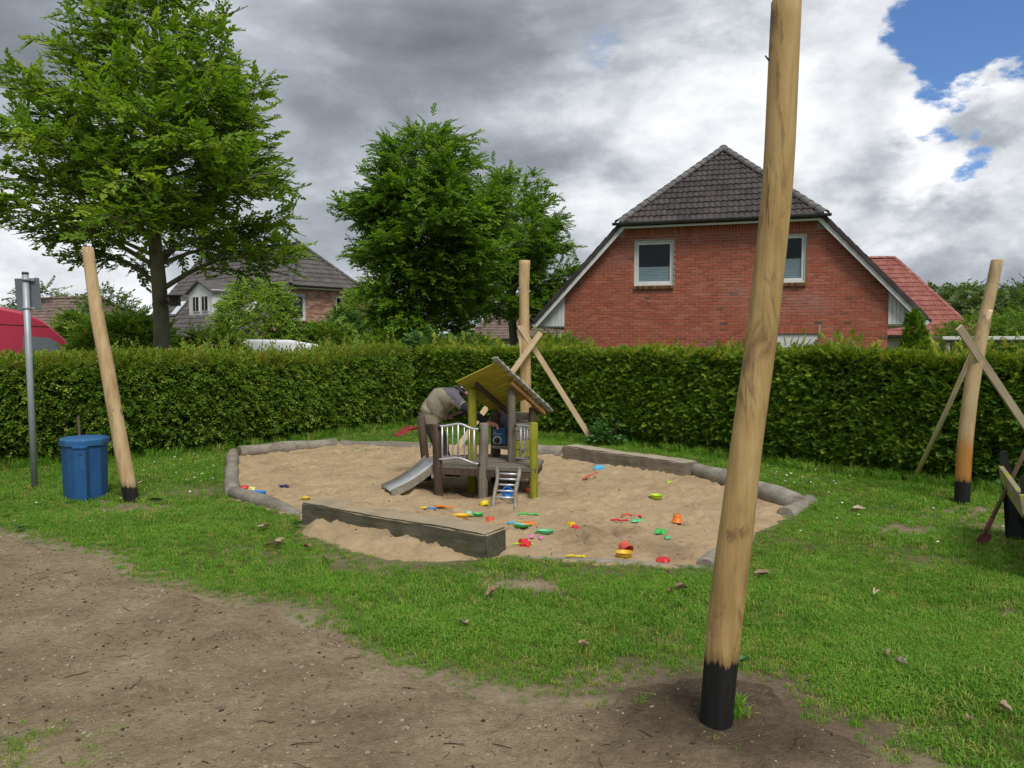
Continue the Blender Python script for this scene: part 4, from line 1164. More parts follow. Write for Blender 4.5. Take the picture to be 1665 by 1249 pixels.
def wall_panel(W, outline, holes, thick=.24):
    """wall with rectangular openings: cells between cut lines, clipped to the outline (convex)"""
    xs_ = sorted({0.0, W, *[h[0] for h in holes], *[h[1] for h in holes]})
    zt = max(p[1] for p in outline)
    zs_ = sorted({0.0, zt, *[h[2] for h in holes], *[h[3] for h in holes]})
    bm = bmesh.new()
    for x0, x1 in zip(xs_[:-1], xs_[1:]):
        for z0, z1 in zip(zs_[:-1], zs_[1:]):
            mx, mz = (x0 + x1) / 2, (z0 + z1) / 2
            if any(h[0] < mx < h[1] and h[2] < mz < h[3] for h in holes): continue
            q = bmesh.ops.create_cube(bm, size=1)['verts']
            for v in q:
                v.co = Vector((x0 + (v.co.x + .5) * (x1 - x0), (v.co.y + .5) * thick, z0 + (v.co.z + .5) * (z1 - z0)))
    cen = np.mean(outline, 0); pl = []
    for i in range(len(outline)):
        a, b = np.array(outline[i]), np.array(outline[(i + 1) % len(outline)])
        nn = np.array([b[1] - a[1], a[0] - b[0]])
        if np.dot(cen - a, nn) > 0: nn = -nn
        pl.append((Vector((a[0], 0, a[1])), Vector((nn[0], 0, nn[1])).normalized()))
    clip_poly_bm(bm, pl)
    me = bpy.data.meshes.new('wall'); bm.to_mesh(me); bm.free()
    return me
def window(parent, x0, x1, z0, z1, depth=.10, blind=0.0, sill=True, mull=0, name='window', sillmat=None):
    """white frame with sash, pane, dark room behind and an optional pleated blind; front of the wall at y=0"""
    w = empty_part(name, parent)
    fw = .055
    mb = MB()
    for (a, b, c, d) in ((x0, x1, z0, z0 + fw), (x0, x1, z1 - fw, z1), (x0, x0 + fw, z0 + fw, z1 - fw), (x1 - fw, x1, z0 + fw, z1 - fw)):
        mb.box(((a + b) / 2, depth, (c + d) / 2), (b - a, .07, d - c), bev=.006)
    f = mb.build('frame', MT['white_paint'], w)
    mb = MB(); g = fw + .006; sw = .06
    for (a, b, c, d) in ((x0 + g, x1 - g, z0 + g, z0 + g + sw), (x0 + g, x1 - g, z1 - g - sw, z1 - g), (x0 + g, x0 + g + sw, z0 + g + sw, z1 - g - sw), (x1 - g - sw, x1 - g, z0 + g + sw, z1 - g - sw)):
        mb.box(((a + b) / 2, depth + .02, (c + d) / 2), (b - a, .06, d - c), bev=.006)
    for k in range(mull):
        xm = x0 + (x1 - x0) * (k + 1) / (mull + 1); mb.box((xm, depth + .02, (z0 + z1) / 2), (.05, .05, z1 - z0 - .2))
    mb.build('sash', MT['white_paint'], w)
    ins = g + sw
    MB().box(((x0 + x1) / 2, depth + .025, (z0 + z1) / 2), (x1 - x0 - 2 * ins + .02, .008, z1 - z0 - 2 * ins + .02)).build('pane', MT['glass'], w)
    r = MB(); r.add([(x0, .23, z0), (x1, .23, z0), (x1, .23, z1), (x0, .23, z1), (x0, 1.2, z0), (x1, 1.2, z0), (x1, 1.2, z1), (x0, 1.2, z1)],
                    [(4, 5, 6, 7), (0, 1, 5, 4), (3, 2, 6, 7), (0, 4, 7, 3), (1, 2, 6, 5)])
    r.build('dark_room', MT['room'], w)
    if blind:
        zt = z0 + ins + (z1 - z0 - 2 * ins) * blind; V, F = [], []
        nz = int((zt - z0 - ins) / .022)
        for i in range(nz + 1):
            z = z0 + ins + (zt - z0 - ins) * i / nz; yy = depth + .05 + (.012 if i % 2 else 0)
            V += [(x0 + ins, yy, z), (x1 - ins, yy, z)]
        F = [(2 * i, 2 * i + 1, 2 * i + 3, 2 * i + 2) for i in range(nz)]
        MB().add(V, F).build('blind', MT['blind'], w)
    if sill:
        n = max(3, round((x1 - x0 + .04) / .083)); me = None
        for k in range(n):
            mb = MB().box((0, 0, 0), (.072, .16, .085), (R(12), 0, 0))
            if me is None: me = mb.mesh('sill_brick'); me.materials.append(sillmat or MT['brick_sill'])
            o = bpy.data.objects.new('sill_brick', me); COL.objects.link(o); o.parent = w
            o.location = (x0 - .01 + (x1 - x0 + .02) * (k + .5) / n, -.005, z0 - .05)
    return w
def empty_part(name, parent):
    o = bpy.data.objects.new(name, None); o.empty_display_size = .1; COL.objects.link(o); o.parent = parent
    return o

def half_hip_house(name, loc, rz, label, W, L, zw, k, zg, kh, ov, wallmat, tilem, capm, wins, shutters=(), bricks=False, side_rows=True, tile_objs=0, front_ov=.22):
    root = empty(name, loc, rz, label, 'house')
    ze = zw - k * ov; xg = (zg - zw) / k; zr = zw + k * W / 2; fo = front_ov
    yb = (zr - zg) / kh - fo
    holes = [(w[0], w[1], w[2], w[3]) for w in wins] + [(s[0], s[1], s[2], s[3]) for s in shutters]
    out = [(0, 0), (W, 0), (W, zw - .06), (W - xg, zg - .06), (xg, zg - .06), (0, zw - .06)]
    wall = link('wall', wall_panel(W, out, holes), root, MT['mortar'])
    rng_ = lambda z: ((max(0, (z - zw + .10) / k), W - max(0, (z - zw + .10) / k)))
    kz = math.ceil((zg - .33 - .066) / .0833) * .0833
    top_s = [(xg + .02, W - xg - .05, kz, zg - .13 - kz)] if bricks else []
    sold = top_s + [(s[0] - .02, s[1] + .02, s[3] + .012, .235) for s in shutters]
    lay_bricks(wall, W, zg - (.33 if bricks else .12), rng_, holes + [(s[0] - .03, s[1] + .05, s[3], s[3] + .25) for s in shutters], wallmat, 300 if bricks else 0, lambda x, z: (x + (0 if z > 1.45 else -99)), soldiers=sold)
    # the other three walls
    mb = MB()
    mb.box((.12, L / 2 + .12, zw / 2 - .1), (.24, L - .26, zw - .2)); mb.box((W - .12, L / 2 + .12, zw / 2 - .1), (.24, L - .26, zw - .2))
    mb.prism([(0, L, 0), (W, L, 0), (W, L, zw - .06), (W / 2, L, zr - .1), (0, L, zw - .06)], (0, .24, 0))
    mb.build('outer_wall', wallmat, root)
    roof = empty_part('roof', root)
    # roof slabs
    for sx in (0, 1):
        X = (lambda x: x) if sx == 0 else (lambda x: W - x)
        pl = [Vector((X(-ov), -fo, ze)), Vector((X(xg), -fo, zg)), Vector((W / 2, yb, zr)), Vector((W / 2, L + .3, zr)), Vector((X(-ov), L + .3, ze))]
        MB().prism(pl, (0, 0, -.10)).build('roof_slope', tilem, roof)
        if side_rows:
            uy = Vector((1 if sx == 0 else -1, 0, k)).normalized(); s1 = math.hypot(1, k)
            if sx == 0:
                ux = Vector((0, -1, 0)); O = Vector((-ov, L + .3, ze)) ; 
                poly = [(0, 0), (L + .3 + fo, 0), (L + .3 + fo, (xg + ov) * s1), (L + .3 - yb, (W / 2 + ov) * s1), (0, (W / 2 + ov) * s1)]
            else:
                ux = Vector((0, 1, 0)); O = Vector((W + ov, -fo, ze))
                poly = [(0, 0), (L + .3 + fo, 0), (L + .3 + fo, (W / 2 + ov) * s1), (yb + fo, (W / 2 + ov) * s1), (0, (xg + ov) * s1)]
            lay_tiles(roof, O + ux.cross(uy) * .004, ux, uy, poly, .30, .34, tilem, 0, 'tile')
        # verge tiles down the rake, stepped
        a, b = Vector((X(xg), 0, zg)), Vector((X(-ov), 0, ze)); n = max(4, round((b - a).length / .33)); d = (b - a) / n
        ang = math.atan2(-d.z, abs(d.x)) * (-1 if sx == 0 else 1)
        me = MB().box((0, 0, 0), (d.length * 1.08, .16, .12), (0, R(2.5) * (-1 if sx == 0 else 1), 0), bev=.012).mesh('verge_tile'); me.materials.append(tilem)
        for i in range(n):
            o = bpy.data.objects.new('verge_tile', me); COL.objects.link(o); o.parent = roof
            o.location = a + d * (i + .5) + Vector((0, -fo - .03, .045)); o.rotation_euler = (0, ang, 0)
        # white barge board, soffit box and cladding
        aa, bb = Vector((X(xg), -fo - .035, zg - .10)), Vector((X(-ov), -fo - .035, ze - .10))
        MB().beam(aa, bb, .035, .15, ext=.05).build('barge_board', MT['white_paint'], root)
        nb = 9
        for i in range(nb):
            x0, x1 = -ov + ov * i / nb + .004, -ov + ov * (i + 1) / nb - .004
            MB().prism([(X(x0), -.03, ze - .10), (X(x1), -.03, ze - .10), (X(x1), -.03, ze + k * (x1 + ov) - .10), (X(x0), -.03, ze + k * (x0 + ov) - .10 + .001)], (0, .06, 0)).build('cladding_board', MT['white_plank'], root)
        MB().box((X(-ov / 2), L / 2, ze - .12), (ov, L, .03)).build('soffit', MT['white_plank'], root)
        MB().tube([(X(-ov - .06), -fo - .05, ze - .02), (X(-ov - .06), L + .3, ze - .02)], .065, 10).build('side_gutter', MT['zinc'], root)
    # front half hip
    O = Vector((xg - .12, -fo - .10, zg - .02)); Wb = W - 2 * xg + .24
    uy = Vector((0, yb + fo + .10, zr - zg)); sl = uy.length
    MB().prism([(xg - .1, -fo - .08, zg - .03), (W - xg + .1, -fo - .08, zg - .03), (W / 2, yb, zr - .03)], (0, 0, -.08)).build('hip_slope', tilem, roof)
    lay_tiles(roof, O, (1, 0, 0), uy, [(0, 0), (Wb, 0), (Wb / 2, sl)], .33, .37, tilem, 300 if tile_objs else 0, 'hip_tile')
    cap_row(roof, (xg - .12, -fo - .06, zg + .02), (W / 2, yb, zr + .03), .13, capm, name='hip_cap')
    cap_row(roof, (W - xg + .12, -fo - .06, zg + .02), (W / 2, yb, zr + .03), .13, capm, name='hip_cap')
    cap_row(roof, (W / 2, yb, zr + .03), (W / 2, L + .3, zr + .03), .13, capm)
    prof = [(math.cos(t) * .075, math.sin(t) * .075) for t in np.linspace(PI, 2 * PI, 8)]
    V, F = [], []
    for x in (xg - .28, W - xg + .28):
        V += [(x, -fo - .19 + a, zg - .01 + b) for (a, b) in prof] + [(x, -fo - .19 + a * .9, zg - .01 + b * .9) for (a, b) in prof[::-1]]
    n = 16
    F = [(i, (i + 1) % n, n + (i + 1) % n, n + i) for i in range(n)] + [tuple(range(n))[::-1], tuple(range(n, 2 * n))]
    MB().add(V, F).build('gutter', MT['zinc'], root)
    MB().box((W / 2, -fo - .06, zg - .135), (W - 2 * xg + .06, .03, .06)).build('fascia', MT['white_paint'], root)
    MB().box((W / 2, -fo / 2, zg - .11), (W - 2 * xg, fo, .025)).build('hip_soffit', MT['white_plank'], root)
    for (x0, x1, z0, z1, bl, mu) in wins:
        window(root, x0, x1, z0, z1, blind=bl, mull=mu)
    for (x0, x1, z0, z1) in shutters:
        sh = empty_part('roller_shutter', root); me = None; z = z0
        while z < z1 - .01:
            if me is None:
                me = MB().box((0, 0, 0), (x1 - x0 - .01, .02, .048), bev=.006).mesh('slat'); me.materials.append(MT['white_paint'])
            o = bpy.data.objects.new('slat', me); COL.objects.link(o); o.parent = sh; o.location = ((x0 + x1) / 2, .05, z + .026); z += .052
    return root, roof
# --- main brick house
hd = Vector((0.956, -0.292, 0)); YL = 23.2
hl = P(918, 558, YL); hl.z = 0
hrz = math.atan2(hd.y, hd.x)
def on_facade(px, py, O=hl, d=hd):
    r = ray(px, py); nrm = Vector((-d.y, d.x, 0)); o = Vector((0, 0, EYE))
    t = (O - o).dot(nrm) / r.dot(nrm); q = o + r * t
    return (q - O).dot(d), q.z
half_hip_house('brick_house', hl, hrz, 'red brick house with dark tiled half-hipped roof beyond the thuja hedge', 8.85, 10.5, 3.2, 1.076, 5.11, .73, .88, MT['brick'], MT['tile_dark'], MT['tile_cap'],
               [(2.07, 3.21, 3.32, 4.63, .40, 0), (5.64, 6.78, 3.32, 4.66, .50, 0)], [(5.75, 7.13, .85, 1.90)], bricks=True, tile_objs=1)

# --- pink brick house on the left, gable to the right of its near corner
ga = P(470, 463, 38.0); gd = Vector((.665, .747, 0))
A_W, A_k, A_zg = 7.6, 1.15, ga.z
A_zw = 2.55; A_xg = (A_zg - A_zw) / A_k
ao = Vector((ga.x, ga.y, 0)) - gd * A_xg
houseA, roofA = half_hip_house('brick_house', ao, math.atan2(gd.y, gd.x), 'pale pink brick house with grey tiled roof behind the left tree', A_W, 13.0, A_zw, A_k, A_zg, .95, .5, MT['brick_pale'], MT['tile_grey'], MT['tile_grey'],
               [(A_xg + .15, A_xg + .95, A_zg - 1.75, A_zg - .42, .0, 0), (A_xg + 2.75, A_xg + 3.65, A_zg - 1.35, A_zg - .42, 0, 1)])
# dormer and roof window on its left slope (local: the slope rises from x=-ov at ze, towards +x)
def on_slope(y, up):          # up: metres up the slope from the eave
    s1 = math.hypot(1, A_k); return Vector((-.5 + up / s1, y, A_zw - A_k * .5 + up * A_k / s1))
dm = empty_part('dormer', houseA)
p0 = on_slope(6.6, 1.5)
MB().prism([(p0.x, 5.4, p0.z - .1), (p0.x, 8.0, p0.z - .1), (p0.x, 8.0, p0.z + 1.35), (p0.x, 6.7, p0.z + 1.85), (p0.x, 5.4, p0.z + 1.35)], (1.7, 0, 0)).build('dormer_wall', MT['white_paint'], dm)
for (ya, yb_) in ((5.25, 6.7), (6.7, 8.15)):
    za, zb = (p0.z + 1.28, p0.z + 1.92) if ya < 6 else (p0.z + 1.92, p0.z + 1.28)
    MB().prism([(p0.x - .15, ya, za), (p0.x - .15, yb_, zb), (p0.x - .15, yb_, zb - .09), (p0.x - .15, ya, za - .09)], (2.4, 0, 0)).build('dormer_roof', MT['tile_grey'], dm)
for yy in (5.75, 6.75):
    MB().box((p0.x - .02, yy + .35, p0.z + .65), (.06, .72, .85)).build('window_frame', MT['white_plank'], dm)
    MB().box((p0.x - .05, yy + .35, p0.z + .65), (.02, .60, .74)).build('pane', MT['room'], dm)
    MB().box((p0.x - .065, yy + .35, p0.z + .65), (.02, .035, .74)).build('glazing_bar', MT['white_paint'], dm)
rot_s = Euler((0, -math.atan(A_k), 0)).to_matrix().to_4x4()
for (yy, up, wy, ln) in ((9.9, 2.1, .8, 1.2), (1.6, 1.9, .8, 1.1)):
    rw = empty_part('roof_window', houseA); q = on_slope(yy, up)
    MB().box(q + Vector((-.05, 0, .04)), (ln, wy, .10), rot_s, bev=.01).build('window_frame', MT['zinc'], rw)
    MB().box(q + Vector((-.09, 0, .085)), (ln - .2, wy - .2, .05), rot_s).build('pane', MT['blind'], rw)

# --- hipped and gabled roofs farther off
def simple_house(name, O, d, W, D, ze, zr, label, tilem, wallmat, hipx=(2.0, 2.0), n_ind=0, ov=.4, caps=None, ridge_w=None, key=None):
    """long side towards the camera along d; local x along, y back"""
    root = empty(name, O, math.atan2(d.y, d.x), label, 'house')
    MB().box((W / 2, D / 2, ze / 2), (W - 2 * ov, D - 2 * ov, ze - .05)).build('wall', wallmat, root)
    roof = empty_part('roof', root)
    h0, h1 = hipx; r0, r1 = Vector((h0, D / 2, zr)), Vector((W - h1, D / 2, zr))
    c = [Vector((0, 0, ze)), Vector((W, 0, ze)), Vector((W, D, ze)), Vector((0, D, ze))]
    mb = MB(); mb.add([*c, r0, r1], [(0, 1, 5, 4), (1, 2, 5), (2, 3, 4, 5), (3, 0, 4), (3, 2, 1, 0)]); mb.build('roof_slope', tilem, roof)
    uy = Vector((0, D / 2, zr - ze)); sl = uy.length; uz = Vector((1, 0, 0)).cross(uy.normalized())
    lay_tiles(roof, Vector((0, 0, ze)) + uz * .01, (1, 0, 0), uy, [(0, 0), (W, 0), (W - h1, sl), (h0, sl)], .30, .34, tilem, n_ind, 'tile', key)
    for (u0, e0, e1, hp) in ((Vector((0, 1, 0)), c[1], c[2], r1), (Vector((0, -1, 0)), c[3], c[0], r0)):
        m = (e0 + e1) / 2; uy2 = hp - m; uz2 = u0.cross(uy2.normalized())
        lay_tiles(roof, e0 + uz2 * .01, u0, uy2, [(0, 0), (D, 0), (D / 2, uy2.length)], .30, .34, tilem, 0, 'side_tile')
    cm = caps or tilem
    cap_row(roof, r0 + Vector((0, 0, .03)), r1 + Vector((0, 0, .03)), .13, cm)
    cap_row(roof, c[1], r1, .12, cm, name='hip_cap'); cap_row(roof, c[0], r0, .12, cm, name='hip_cap')
    MB().box((W / 2, -.06, ze - .06), (W + .1, .12, .10), bev=.02).build('gutter', MT['car_black'], root)
    return root
# red roof on the right
q0 = P(1592, 545, 33.0); d_ = Vector((.985, -.17, 0)).normalized()
RW = 13.5
simple_house('bungalow', Vector((q0.x, q0.y, 0)) - d_ * RW, d_, RW, 8.4, q0.z, q0.z + 3.75, 'low white bungalow with red tiled roof behind the right corner of the brick house', MT['tile_red'], MT['white_plank'], (2.6, 2.2),
             n_ind=300, caps=MT['tile_red'], key=lambda a, b: -a)
# brown roof far left
q0 = P(128, 512, 38.0)
d_ = Vector((.93, -.36, 0)).normalized()
simple_house('bungalow', Vector((q0.x, q0.y, 0)) - d_ * 11.0, d_, 11.0, 8.0, 1.55, 1.55 + 2.6, 'far house with brown tiled hipped roof behind the red van', MT['tile_brown'], MT['white_plank'], (3.0, 3.0), caps=MT['tile_brown'])
q0 = P(800, 552, 46.0)
simple_house('bungalow', Vector((q0.x - 1.5, q0.y, 0)), Vector((1, .05, 0)).normalized(), 9.0, 7.0, 1.9, 4.0, 'distant low house with dull brown roof seen under the hornbeam trees', MT['tile_brown'], MT['white_plank'], (2, 2))
# white carport right
cp = empty('carport', P(1640, 558, 24.0).to_2d().to_3d(), R(-14), 'white flat carport roof above the hedge at the right edge', 'carport')
MB().box((0, 0, 1.80), (4.6, 3.2, .10), bev=.01).build('flat_roof', MT['white_paint'], cp)
MB().box((0, -1.64, 1.69), (4.6, .03, .06)).build('edge_trim', MT['car_black'], cp)
for (x, y) in ((-2.1, -1.4), (2.1, -1.4), (-2.1, 1.4), (2.1, 1.4)):
    MB().box((x, y, .87), (.10, .10, 1.75)).build('carport_post', MT['white_paint'], cp)

# ------------------------------------------------------------------ vehicles behind the hedges
def vehicle(name, loc, rz, label, cat, prof, win, W, wheels, paint, wr=.31, tumble=.10, seams=(), rear=True):
    """prof: side outline (x forward, z); win: list of side window polygons; built full width with tumblehome"""
    root = empty(name, loc, rz, label, cat)
    zt = max(p[1] for p in prof); zb = 0.85
    def yw(z): return W / 2 * (1 - tumble * max(0, (z - zb) / (zt - zb)))
    bm = bmesh.new()
    rings = []
    for f, ins in ((-1, .07), (-.96, .015), (-.86, 0), (.86, 0), (.96, .015), (1, .07)):
        c = Vector((sum(p[0] for p in prof) / len(prof), sum(p[1] for p in prof) / len(prof)))
        rings.append([bm.verts.new((p[0] + (c.x - p[0]) * ins * .5, f * yw(p[1]), p[1] + (c.y - p[1]) * ins)) for p in prof])
    n = len(prof)
    for a, b in zip(rings[:-1], rings[1:]):
        for i in range(n): bm.faces.new((a[i], a[(i + 1) % n], b[(i + 1) % n], b[i]))
    bm.faces.new(rings[0][::-1]); bm.faces.new(rings[-1])
    bmesh.ops.recalc_face_normals(bm, faces=bm.faces)
    me = bpy.data.meshes.new('body'); bm.to_mesh(me); bm.free()
    b = link('body', me, root, paint, smooth=False)
    md = b.modifiers.new('bevel', 'BEVEL'); md.width = .05; md.segments = 3; md.limit_method = 'ANGLE'; md.angle_limit = R(25)
    for s in (-1, 1):
        for w in win:
            V = [(x, s * (yw(z) + .004), z) for (x, z) in w]; V2 = [(x, s * (yw(z) - .03), z) for (x, z) in w]
            m = len(w)
            MB().add(V + V2, [tuple(range(m)), tuple(range(m, 2 * m))[::-1]] + [(i, (i + 1) % m, m + (i + 1) % m, m + i) for i in range(m)]).build('side_window', MT['car_glass_dark'], root)
        for (x0, z0, x1, z1) in seams:
            MB().beam((x0, s * (yw(z0) + .002), z0), (x1, s * (yw(z1) + .002), z1), .012, .012).build('door_seam', MT['car_black'], root)
    # windscreen and rear window: the sloping stretches of the outline
    for i in range(n):
        a, c = Vector((prof[i][0], 0, prof[i][1])), Vector((prof[(i + 1) % n][0], 0, prof[(i + 1) % n][1]))
        if min(a.z, c.z) > .8 and abs(a.z - c.z) > .42 and (rear or a.x > 0):
            d = c - a; nn = Vector((d.z, 0, -d.x)).normalized()
            if nn.dot(a - Vector((sum(p[0] for p in prof) / n, 0, 1))) < 0: nn = -nn
            p1, p2 = a.lerp(c, .1) + nn * .008, a.lerp(c, .9) + nn * .008
            V = [p1 + Vector((0, -yw(p1.z) * .86, 0)), p1 + Vector((0, yw(p1.z) * .86, 0)), p2 + Vector((0, yw(p2.z) * .86, 0)), p2 + Vector((0, -yw(p2.z) * .86, 0))]
            MB().prism(V, nn * -.03).build('windscreen', MT['car_glass_dark'], root)
    for x in wheels:
        for s in (-1, 1):
            wh = empty_part('wheel', root); wh.location = (x, s * (W / 2 - .09), wr)
            Mx = Euler((R(90), 0, 0)).to_matrix()
            MB().lathe([(wr * .62, -.10), (wr * .95, -.10), (wr, -.06), (wr, .06), (wr * .95, .10), (wr * .62, .10)], n=20, M=Mx).build('tyre', MT['tyre'], wh)
            MB().lathe([(.001, -.06), (wr * .2, -.07), (wr * .6, -.05), (wr * .63, .05), (wr * .2, .07), (.001, .06)], n=20, M=Mx).build('rim', MT['rim'], wh)
    xf = max(p[0] for p in prof)
    for s in (-1, 1):
        MB().box((xf - .06, s * W * .36, .72), (.10, .30, .16), bev=.03).build('headlight', MT['lamp_glass'], root)
        MB().box((min(p[0] for p in prof) + .03, s * W * .40, .85), (.06, .14, .30), bev=.02).build('tail_light', MT['toy_red'], root)
    return root
plain('car_glass_dark', (0.14, 0.16, 0.18), 0.08, spec=.9, v=.05, bmp=0)
VAN = [(-2.7, .35), (2.35, .35), (2.55, .55), (2.52, .95), (2.35, 1.12), (1.80, 1.28), (1.25, 1.88), (.98, 2.14), (.62, 2.33), (.15, 2.44), (-.6, 2.48), (-2.55, 2.46), (-2.7, 2.3)]
vp = P(98, 570, 17.5)
vehicle('parked_van', (vp.x - 1.15, 16.9, 0), R(30), 'red high-roof van parked behind the hedge at the left edge', 'van', VAN,
        [[(.62, 1.36), (1.52, 1.36), (1.28, 1.64), (1.1, 1.76), (.62, 1.80)]], 1.95, (1.65, -1.75), MT['van_red'], .34,
        seams=[(.12, .6, .12, 2.0), (.12, 2.0, -.05, 2.4), (-1.4, .6, -1.4, 2.3), (.12, 2.05, 1.1, 2.0), (-2.6, 2.08, .12, 2.08)])
MPV = [(-2.1, .35), (2.0, .35), (2.15, .55), (2.1, .80), (1.9, .92), (1.15, 1.05), (.35, 1.52), (-.2, 1.63), (-1.0, 1.64), (-1.75, 1.56), (-2.05, 1.05), (-2.15, .6)]
cpx = P(470, 565, 14.6)
vehicle('parked_car', (P(478, 565, 19.3).x, 19.3, 0), R(28), 'white car whose roof just shows over the hornbeam hedge', 'car', [(x * 1.18, z * 1.06) for (x, z) in MPV],
        [[(.95, 1.05), (.55, 1.28), (-.1, 1.36), (-.1, 1.05)], [(-.2, 1.05), (-.2, 1.36), (-1.1, 1.36), (-1.1, 1.05)]], 1.78, (1.3, -1.3), MT['car_white'], seams=[(-.15, .5, -.15, 1.05)], rear=False)
sc_ = P(815, 565, 30.0)
vehicle('parked_car', (sc_.x, 30.0, 0), R(86), 'silver car facing away seen through the gap under the trees', 'car', [(x, z * .98) for (x, z) in MPV],
        [[(.95, 1.05), (.35, 1.42), (-.1, 1.5), (-.1, 1.05)], [(-.2, 1.05), (-.2, 1.5), (-1.1, 1.5), (-1.1, 1.05)]], 1.78, (1.3, -1.3), MT['car_silver'])
# ------------------------------------------------------------------ timber round the sandpit
def timber(name, corner, d, w, L, h, label, mat, z0=-.12):
    d = Vector((d[0], d[1], 0)).normalized(); nrm = Vector((-d.y, d.x, 0))
    root_loc = Vector((corner[0], corner[1], 0))
    bm = bmesh.new()
    bmesh.ops.create_cube(bm, size=1)
    bmesh.ops.scale(bm, vec=(L, w, h - z0), verts=bm.verts)
    bmesh.ops.subdivide_edges(bm, edges=[e for e in bm.edges if abs((e.verts[0].co - e.verts[1].co).x) > L * .5], cuts=22, use_grid_fill=True)
    bmesh.ops.bevel(bm, geom=[e for e in bm.edges if len(e.link_faces) == 2 and e.calc_face_angle(0) > 1.0], offset=.014, segments=2, affect='EDGES')
    for v in bm.verts:
        v.co.x += L / 2; v.co.y += w / 2; v.co.z += (h + z0) / 2
        v.co.y += .006 * math.sin(v.co.x * 3.1) + random.gauss(0, .0022); v.co.z += .005 * math.sin(v.co.x * 4.3 + 1) + random.gauss(0, .0022)
    me = bpy.data.meshes.new(name); bm.to_mesh(me); bm.free()
    o = link(name, me, None, mat)
    o.location = root_loc; o.rotation_euler = (0, 0, math.atan2(d.y, d.x))
    return tag(o, label, 'beam', 'squared timber beams used as sandpit seats')
# near beam: right front corner and run to the far left (width lies to the right of the run, so start from the back)
c_r, c_l = G(789, 869, .2), G(489, 818, .2)
run = (c_r - c_l).normalized(); back = Vector((-run.y, run.x, 0))
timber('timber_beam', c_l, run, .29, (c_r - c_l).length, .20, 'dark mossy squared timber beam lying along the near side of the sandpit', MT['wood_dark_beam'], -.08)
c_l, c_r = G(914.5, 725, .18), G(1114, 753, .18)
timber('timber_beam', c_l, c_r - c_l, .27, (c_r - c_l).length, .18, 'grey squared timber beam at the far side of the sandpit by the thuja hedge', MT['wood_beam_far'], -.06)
def log(pts, r, label, mat=None, z=None, sides=14):
    P3 = [Vector(p) for p in pts]
    dense = []
    for a, b in zip(P3[:-1], P3[1:]):
        k = max(2, int((b - a).length / .14)); dense += [a.lerp(b, i / k) for i in range(k)]
    dense.append(P3[-1])
    for _ in range(6):
        for i in range(1, len(dense) - 1): dense[i] = (dense[i - 1] + dense[i] * 2 + dense[i + 1]) / 4
    base = dense[0].copy()
    mb = MB()
    rr = [r * (1 + .10 * math.sin(i * .9 + len(pts)) + random.uniform(-.04, .04)) for i in range(len(dense))]
    pp = [p - base for p in dense]
    pp = [pp[0] - (pp[1] - pp[0]).normalized() * .012] + pp + [pp[-1] + (pp[-1] - pp[-2]).normalized() * .012]
    rr = [rr[0] * .86] + rr + [rr[-1] * .86]
    mb.tube(pp, rr, sides, jit=.035)
    o = mb.build('edging_log', mat or MT['wood_log']); o.location = base
    return tag(o, label, 'log', 'round logs edging the sandpit')
def gl(px, py, z): v = G(px, py, 0); v.z = z; return v
log([gl(379, 742, .045), gl(377, 765, .04), gl(376, 790, .045), gl(378, 806, .03)], .08, 'thick grey log along the left side of the sandpit')
log([gl(381, 806, .03), gl(420, 817, .02), gl(460, 827, -.01), gl(489, 836, -.04)], .08, 'half buried log running from the left corner to the dark timber beam')
log([gl(390, 742, .06), gl(450, 735, .05), gl(545, 725, .02)], .10, 'heavy grey log closing the far left side of the sandpit')
log([gl(556, 724, -.02), gl(620, 726, -.03), gl(700, 727, -.03)], .11, 'low sunken log at the back of the sandpit behind the man')
log([gl(842, 735, .02), gl(915, 740, .02)], .12, 'short log between the play house and the far timber beam')
log([gl(1128, 772, .06), gl(1180, 787, .06), gl(1240, 806, .05), gl(1296, 826, .04)], .105, 'long grey log on the right side of the sandpit behind the leaning post')
log([gl(1278, 838, -.01), gl(1316, 818, .0)], .085, 'short pale log end at the right tip of the sandpit')
log([gl(838, 906, -.060), gl(950, 909, -.066), gl(1060, 917, -.066), gl(1150, 922, -.060)], .075, 'buried log whose top just shows along the near sand edge')
log([gl(1148, 920, -.02), gl(1175, 900, -.01)], .08, 'grey log end at the foot of the leaning post, near sand corner')

